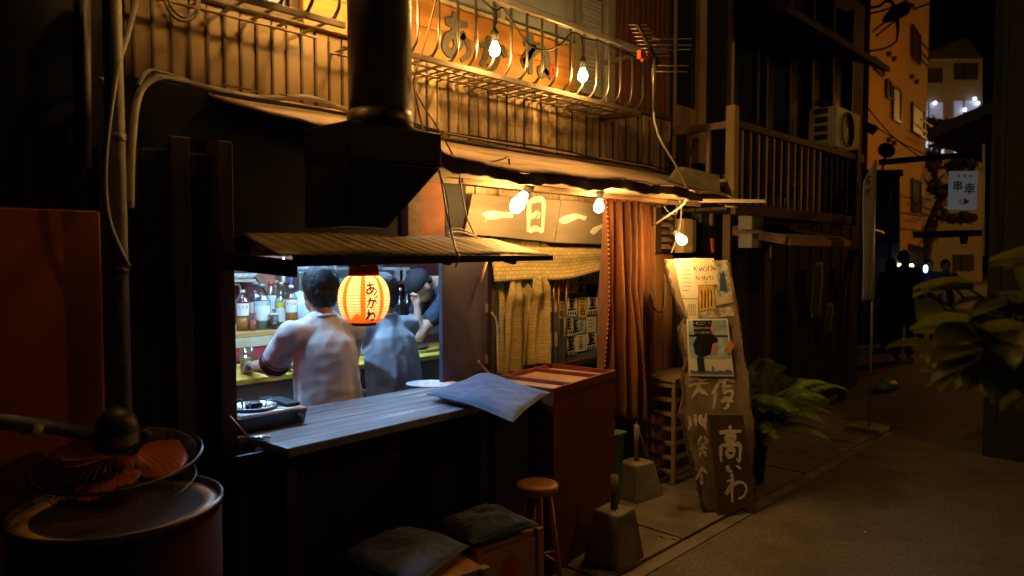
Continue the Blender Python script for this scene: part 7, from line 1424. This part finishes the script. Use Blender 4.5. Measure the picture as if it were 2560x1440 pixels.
# ------------------------------------------------------------------ people at the alley end
mDk = M('dark_clothes', (0.06, 0.065, 0.1), 0.9); mPale = M('pale_clothes', (0.3, 0.28, 0.27), 0.9)
def passer(label, u, z, h, face, cm, lean_=0.0):
    d = ray(u, 640); d.z = 0; base = Vector((0, 0, 0)) + d * z; f = Vector((math.cos(face), math.sin(face), 0)); r = Vector((f.y, -f.x, 0)); Z = Vector((0, 0, 1)); k = h / 1.72
    t = T('person', label, 'person', tuple(base), 'people at the end of the alley'); hc = base + Z * 1.58 * k + f * lean_; nb = hc - Z * 0.14 * k; wa = base + Z * 1.05 * k; pe = base + Z * 0.92 * k
    b = MB(); head(b, hc, f, r, k); limb(b, hc - Z * 0.06, 0.05, nb, 0.055); limb(b, nb - Z * 0.03, 0.08, wa, 0.11, (1.3, 0.9)); limb(b, wa, 0.11, pe, 0.125)
    arms = []
    for sd in (-1, 1):
        S = nb + r * 0.18 * sd - Z * 0.05; E = S - Z * 0.27 + r * 0.05 * sd + f * 0.02; W = E + f * 0.16 - Z * 0.14; arms.append((S, E)); limb(b, nb - Z * 0.05, 0.05, S, 0.05); limb(b, S, 0.05, E, 0.04); limb(b, E, 0.04, W, 0.026); hand(b, W, W - E, f, r * -sd)
        kn = pe + r * 0.1 * sd - Z * 0.44 * k + f * 0.04; ft = Vector((kn.x, kn.y, 0.09)) - f * 0.03; limb(b, pe + r * 0.08 * sd, 0.085, kn, 0.06); limb(b, kn, 0.055, ft, 0.04); limb(b, ft - Z * 0.045, 0.035, ft - Z * 0.05 + f * 0.14, 0.03)
    fuse('body', b, mSkin, t, 0.014, 2); c = MB(); limb(c, nb - Z * 0.03, 0.09, wa, 0.13, (1.35, 0.95)); limb(c, wa, 0.13, pe, 0.135)
    for S, E in arms: limb(c, nb - Z * 0.05, 0.065, S, 0.068); limb(c, S, 0.068, S.lerp(E, 0.8), 0.06)
    fuse('shirt', c, cm, t, 0.016, 3); p = MB()
    for sd in (-1, 1): kn = pe + r * 0.1 * sd - Z * 0.44 * k + f * 0.04; limb(p, pe + r * 0.07 * sd, 0.105, kn, 0.075); limb(p, kn, 0.075, Vector((kn.x, kn.y, 0.13)) - f * 0.03, 0.06)
    fuse('trousers', p, MATS['dark_trousers'], t, 0.016, 3); hh = MB(); hair_cap(hh, hc, f, r, Z, k); fuse('hair', hh, mHairB, t, 0.01, 2)
passer('man in dark clothes standing tallest at the alley end', 2262, 10.6, 1.70, YAW + R(180), mDk)
passer('person in dark clothes at the left of the alley group', 2226, 11.5, 1.58, YAW + R(30), mDk)
passer('person in grey beside the bright blue lamp', 2322, 12.5, 1.56, YAW + R(160), mDk)
passer('person in a pale top at the right of the alley group', 2366, 13.0, 1.55, YAW + R(190), mPale)
# small lamps there
for (u, v, z, r, m, lb) in ((2249, 663, 12.9, 0.035, EM('warm_lamp', (1, 0.72, 0.4), 6), 'small warm lamp left at the alley end'), (2279, 664, 14, 0.04, EM('warm_lamp', (1, .72, .4), 16), 'small warm lamp right beside the pale door'), (2314, 672, 12.0, 0.045, EM('blue_lamp', (0.35, 0.6, 1.0), 14), 'bright blue oval lamp among the alley group')):
    t = T('small_lamp', lb, 'lamp', tuple(cs(u, v, z)), 'small lamps at the alley end'); s = MB(); s.ball(cs(u, v, z), r, 6, sc=(0.7, 0.7, 1.5) if 'blue' in lb else (1, 1, 1)); B('globe', s, m, t); s = MB(); s.tube([cs(u, v, z) + Vector((0, 0, r)), cs(u, v, z) + Vector((0, 0, r + 0.06))], 0.012, 6); B('lamp_cap', s, mBlack, t)
s = MB(); cb(s, 2276, 2306, 632, 745, 14.4, 14.5); B('pale_door', s, M('pale_door', (0.4, 0.36, 0.28), 0.6), label='pale slatted door behind the alley group', cat='door')
p = cs(2215, 965, 8.4); s = MB(); s.ball((p.x, p.y, 0.05), 0.12, 8, sc=(1.4, 1, 0.6)); s.v = [tuple(Vector(v) + Vector((0.012 * math.sin(v[1] * 50), 0, 0.01 * math.sin(v[0] * 40)))) for v in s.v]; B('plastic_sack', s, M('grey_sack', (0.3, 0.32, 0.36), 0.5), label='small pale sack lying on the alley floor', cat='sack')
# overhead street lamp silhouette and wires
t = T('street_light', 'dark unlit street light head on an arm against the orange block', 'street light', tuple(cs(2245, 40, 14))); LZ = 14
s = MB(); s.tube([cs(2210, 52, LZ), cs(2240, 32, LZ), cs(2262, 22, LZ), cs(2285, 14, LZ)], [0.05, 0.15, 0.15, 0.03], 10, sub=3); B('lamp_head', s, mBlack, t)
s = MB(); s.tube([cs(2243, 45, LZ), cs(2245, 75, LZ), cs(2242, 100, LZ)], [0.04, 0.03, 0.02], 8); B('drop_bracket', s, mBlack, t)
s = MB(); s.tube([cs(2160, 20, LZ), cs(2196, 16, LZ), cs(2212, 4, LZ), cs(2228, 4, LZ), cs(2236, 18, LZ)], 0.03, 6, sub=4); B('arm', s, mBlack, t)
for i, pts in enumerate(([(2150, 130), (2200, 124), (2230, 112), (2243, 98)], [(2180, 80), (2230, 45), (2320, 10), (2400, -20)], [(2170, 35), (2220, 22), (2290, -10)], [(2190, 90), (2215, 70), (2240, 50)], [(2170, 270), (2230, 340), (2310, 400)], [(2190, 318), (2250, 355), (2310, 385)])):
    s = MB(); s.tube([cs(u, v, 14) for u, v in pts], 0.02 if i < 4 else 0.012, 5, sub=4); B('overhead_wire', s, mBlack, label=['overhead wire sagging below the street light', 'overhead wire crossing behind the street light up to the sky', 'highest overhead wire above the street light', 'short stay wire at the street light', 'thin slanting wire on the orange block, upper', 'thin slanting wire on the orange block, lower'][i], cat='wire', group='overhead wires')

# ================================================================== plants
mFern = leafy('fern_green', (0.17, 0.26, 0.03), 0.35)
fp = Vector((4.66, 2.22, 0.0))
fe = T('potted_fern', 'arching green fern in a pot beside the leaning plank', 'fern', tuple(fp))
s = MB(); s.lathe([(0.0, 0.002), (0.09, 0.002), (0.11, 0.24), (0.12, 0.26), (0.10, 0.26), (0.095, 0.24), (0.0, 0.235)], fp, 24); B('pot', s, mBlack, fe)
rg = random.Random(3)
for k in range(40):
    a = rg.uniform(-2.6, 1.3); Ln = rg.uniform(0.4, 0.66); up0 = rg.uniform(1.0, 2.5); d = Vector((math.cos(a), math.sin(a), 0)); sdv = Vector((-d.y, d.x, 0)); base_ = fp + Vector((rg.uniform(-.05, .05), rg.uniform(-.05, .05), 0.25)); s = MB(); pts = []
    for i in range(15):
        q = i / 14; pts.append(base_ + d * Ln * (q * 0.95) + Vector((0, 0, Ln * (up0 * q - (up0 * 0.5 + 0.32) * q * q))))
    s.tube(pts, [0.004 - 0.0032 * i / 14 for i in range(15)], 5)
    for i in range(3, 42):
        q = i / 42; x = q * 14; j = int(x); p = pts[j].lerp(pts[min(j + 1, 14)], x - j); tg = (pts[min(j + 1, 14)] - pts[max(j - 1, 0)]).normalized()
        w = 0.115 * math.sin(math.pi * (q ** 0.75)) + 0.012
        for sg in (-1, 1):
            e = p + sdv * sg * w + tg * w * 0.45 + Vector((0, 0, -w * 0.35 + rg.uniform(-.006, .006))); m = p.lerp(e, 0.45); b2 = tg * 0.0055
            s.add([p, m + b2 + Vector((0, 0, 0.003)), e, m - b2], [(0, 1, 2, 3)])
    B('frond', s, mFern, fe)
# big-leaved shrub close to the camera
mLf = leafy('broad_leaf', (0.17, 0.19, 0.018), 0.45)
sp = Vector((2.45, 0.18, 0)); sh_ = T('broad_leaved_shrub', 'broad-leaved green shrub leaning in from the right edge', 'shrub', tuple(sp))
s = MB(); s.lathe([(0.0, 0.002), (0.15, 0.002), (0.18, 0.28), (0.19, 0.3), (0.17, 0.3), (0.16, 0.27), (0.0, 0.265)], sp, 24); B('pot', s, MATS['dark_red_drum'], sh_)
lm = MB(); lm.grid(lambda p, q: ((p), (q - 0.5) * 2 * 0.42 * math.sin(math.pi * min(1, p * 0.94 + 0.04)) ** 0.7 * (1.15 - 0.5 * p), -0.35 * p * p + 0.16 * abs(q - 0.5) + 0.012 * math.sin(p * 22) * abs(q - .5)), 10, 6)
leaf_me = mesh_of(lm, 'leaf', mLf)
rg = random.Random(12); stems = []
for k in range(22):
    tipu, tipv, tz = 2340 + 16 * k + rg.uniform(-20, 20), rg.uniform(690, 960) - 50 * (k > 9), rg.uniform(1.45, 1.95)
    tip = cs(tipu, tipv, tz); mid = (sp + Vector((0, 0, 0.3))).lerp(tip, 0.5) + Vector((0.1, -0.1, 0.28)); s = MB(); pts, _ = crom([sp + Vector((rg.uniform(-.06, .06), rg.uniform(-.06, .06), 0.26)), mid, tip], [1, 1, 1], 8); s.tube(pts, [0.011 - 0.008 * i / (len(pts) - 1) for i in range(len(pts))], 6); B('stem', s, mFern, sh_); stems.append(pts)
for pts in stems:
    for i in range(22):
        q = 0.42 + 0.58 * (i / 21); p = pts[int(q * (len(pts) - 1))]; a = rg.uniform(0, 6.28); o = bpy.data.objects.new('leaf', leaf_me); L_ = rg.uniform(0.075, 0.14)
        link(o, sh_, p); o.scale = (L_, L_ * rg.uniform(0.85, 1.1), L_); o.rotation_euler = (rg.uniform(-0.5, 0.5), rg.uniform(-0.35, 0.5), a)

# ================================================================== street lamps outside the picture: sodium light on the alley
def street_lamp(label, base_, h, arm, power, col=(1.0, 0.44, 0.06), rad=0.12):
    t = T('street_lamp', label, 'street lamp', tuple(base_), 'lit sodium street lamps'); b = Vector(base_); e = b + Vector((0, 0, h)); d = Vector(arm)
    s = MB(); s.tube([b, e], [0.06, 0.045], 12); B('post', s, mPole, t); s = MB(); s.tube([e, e + d * 0.6 + Vector((0, 0, 0.1)), e + d], 0.03, 8, sub=4); B('arm', s, mPole, t)
    s = MB(); s.lathe([(0.04, 0.14), (rad * 1.5, 0.06), (rad * 1.55, 0.04)], e + d - Vector((0, 0, 0.06)), 20); B('shade', s, mBlack, t); s = MB(); s.ball(e + d - Vector((0, 0, 0.06)), rad, 8); B('globe', s, EM('sodium_%d' % int(power), col, power), t)
street_lamp('sodium street lamp beside the viewer over the alley', (6.2, -1.9, 0), 4.6, (-0.5, 0.5, 0), 125, (1.0, 0.52, 0.14))
street_lamp('sodium street lamp lighting the apartment block', (24.5, -0.6, 0), 6.5, (0.3, 0.9, 0), 430, (1.0, 0.36, 0.025), 0.2)
street_lamp('sodium street lamp lighting the far building', (42, 1.0, 0), 8, (0.3, 0.9, 0), 900, (1.0, 0.5, 0.1), 0.2)
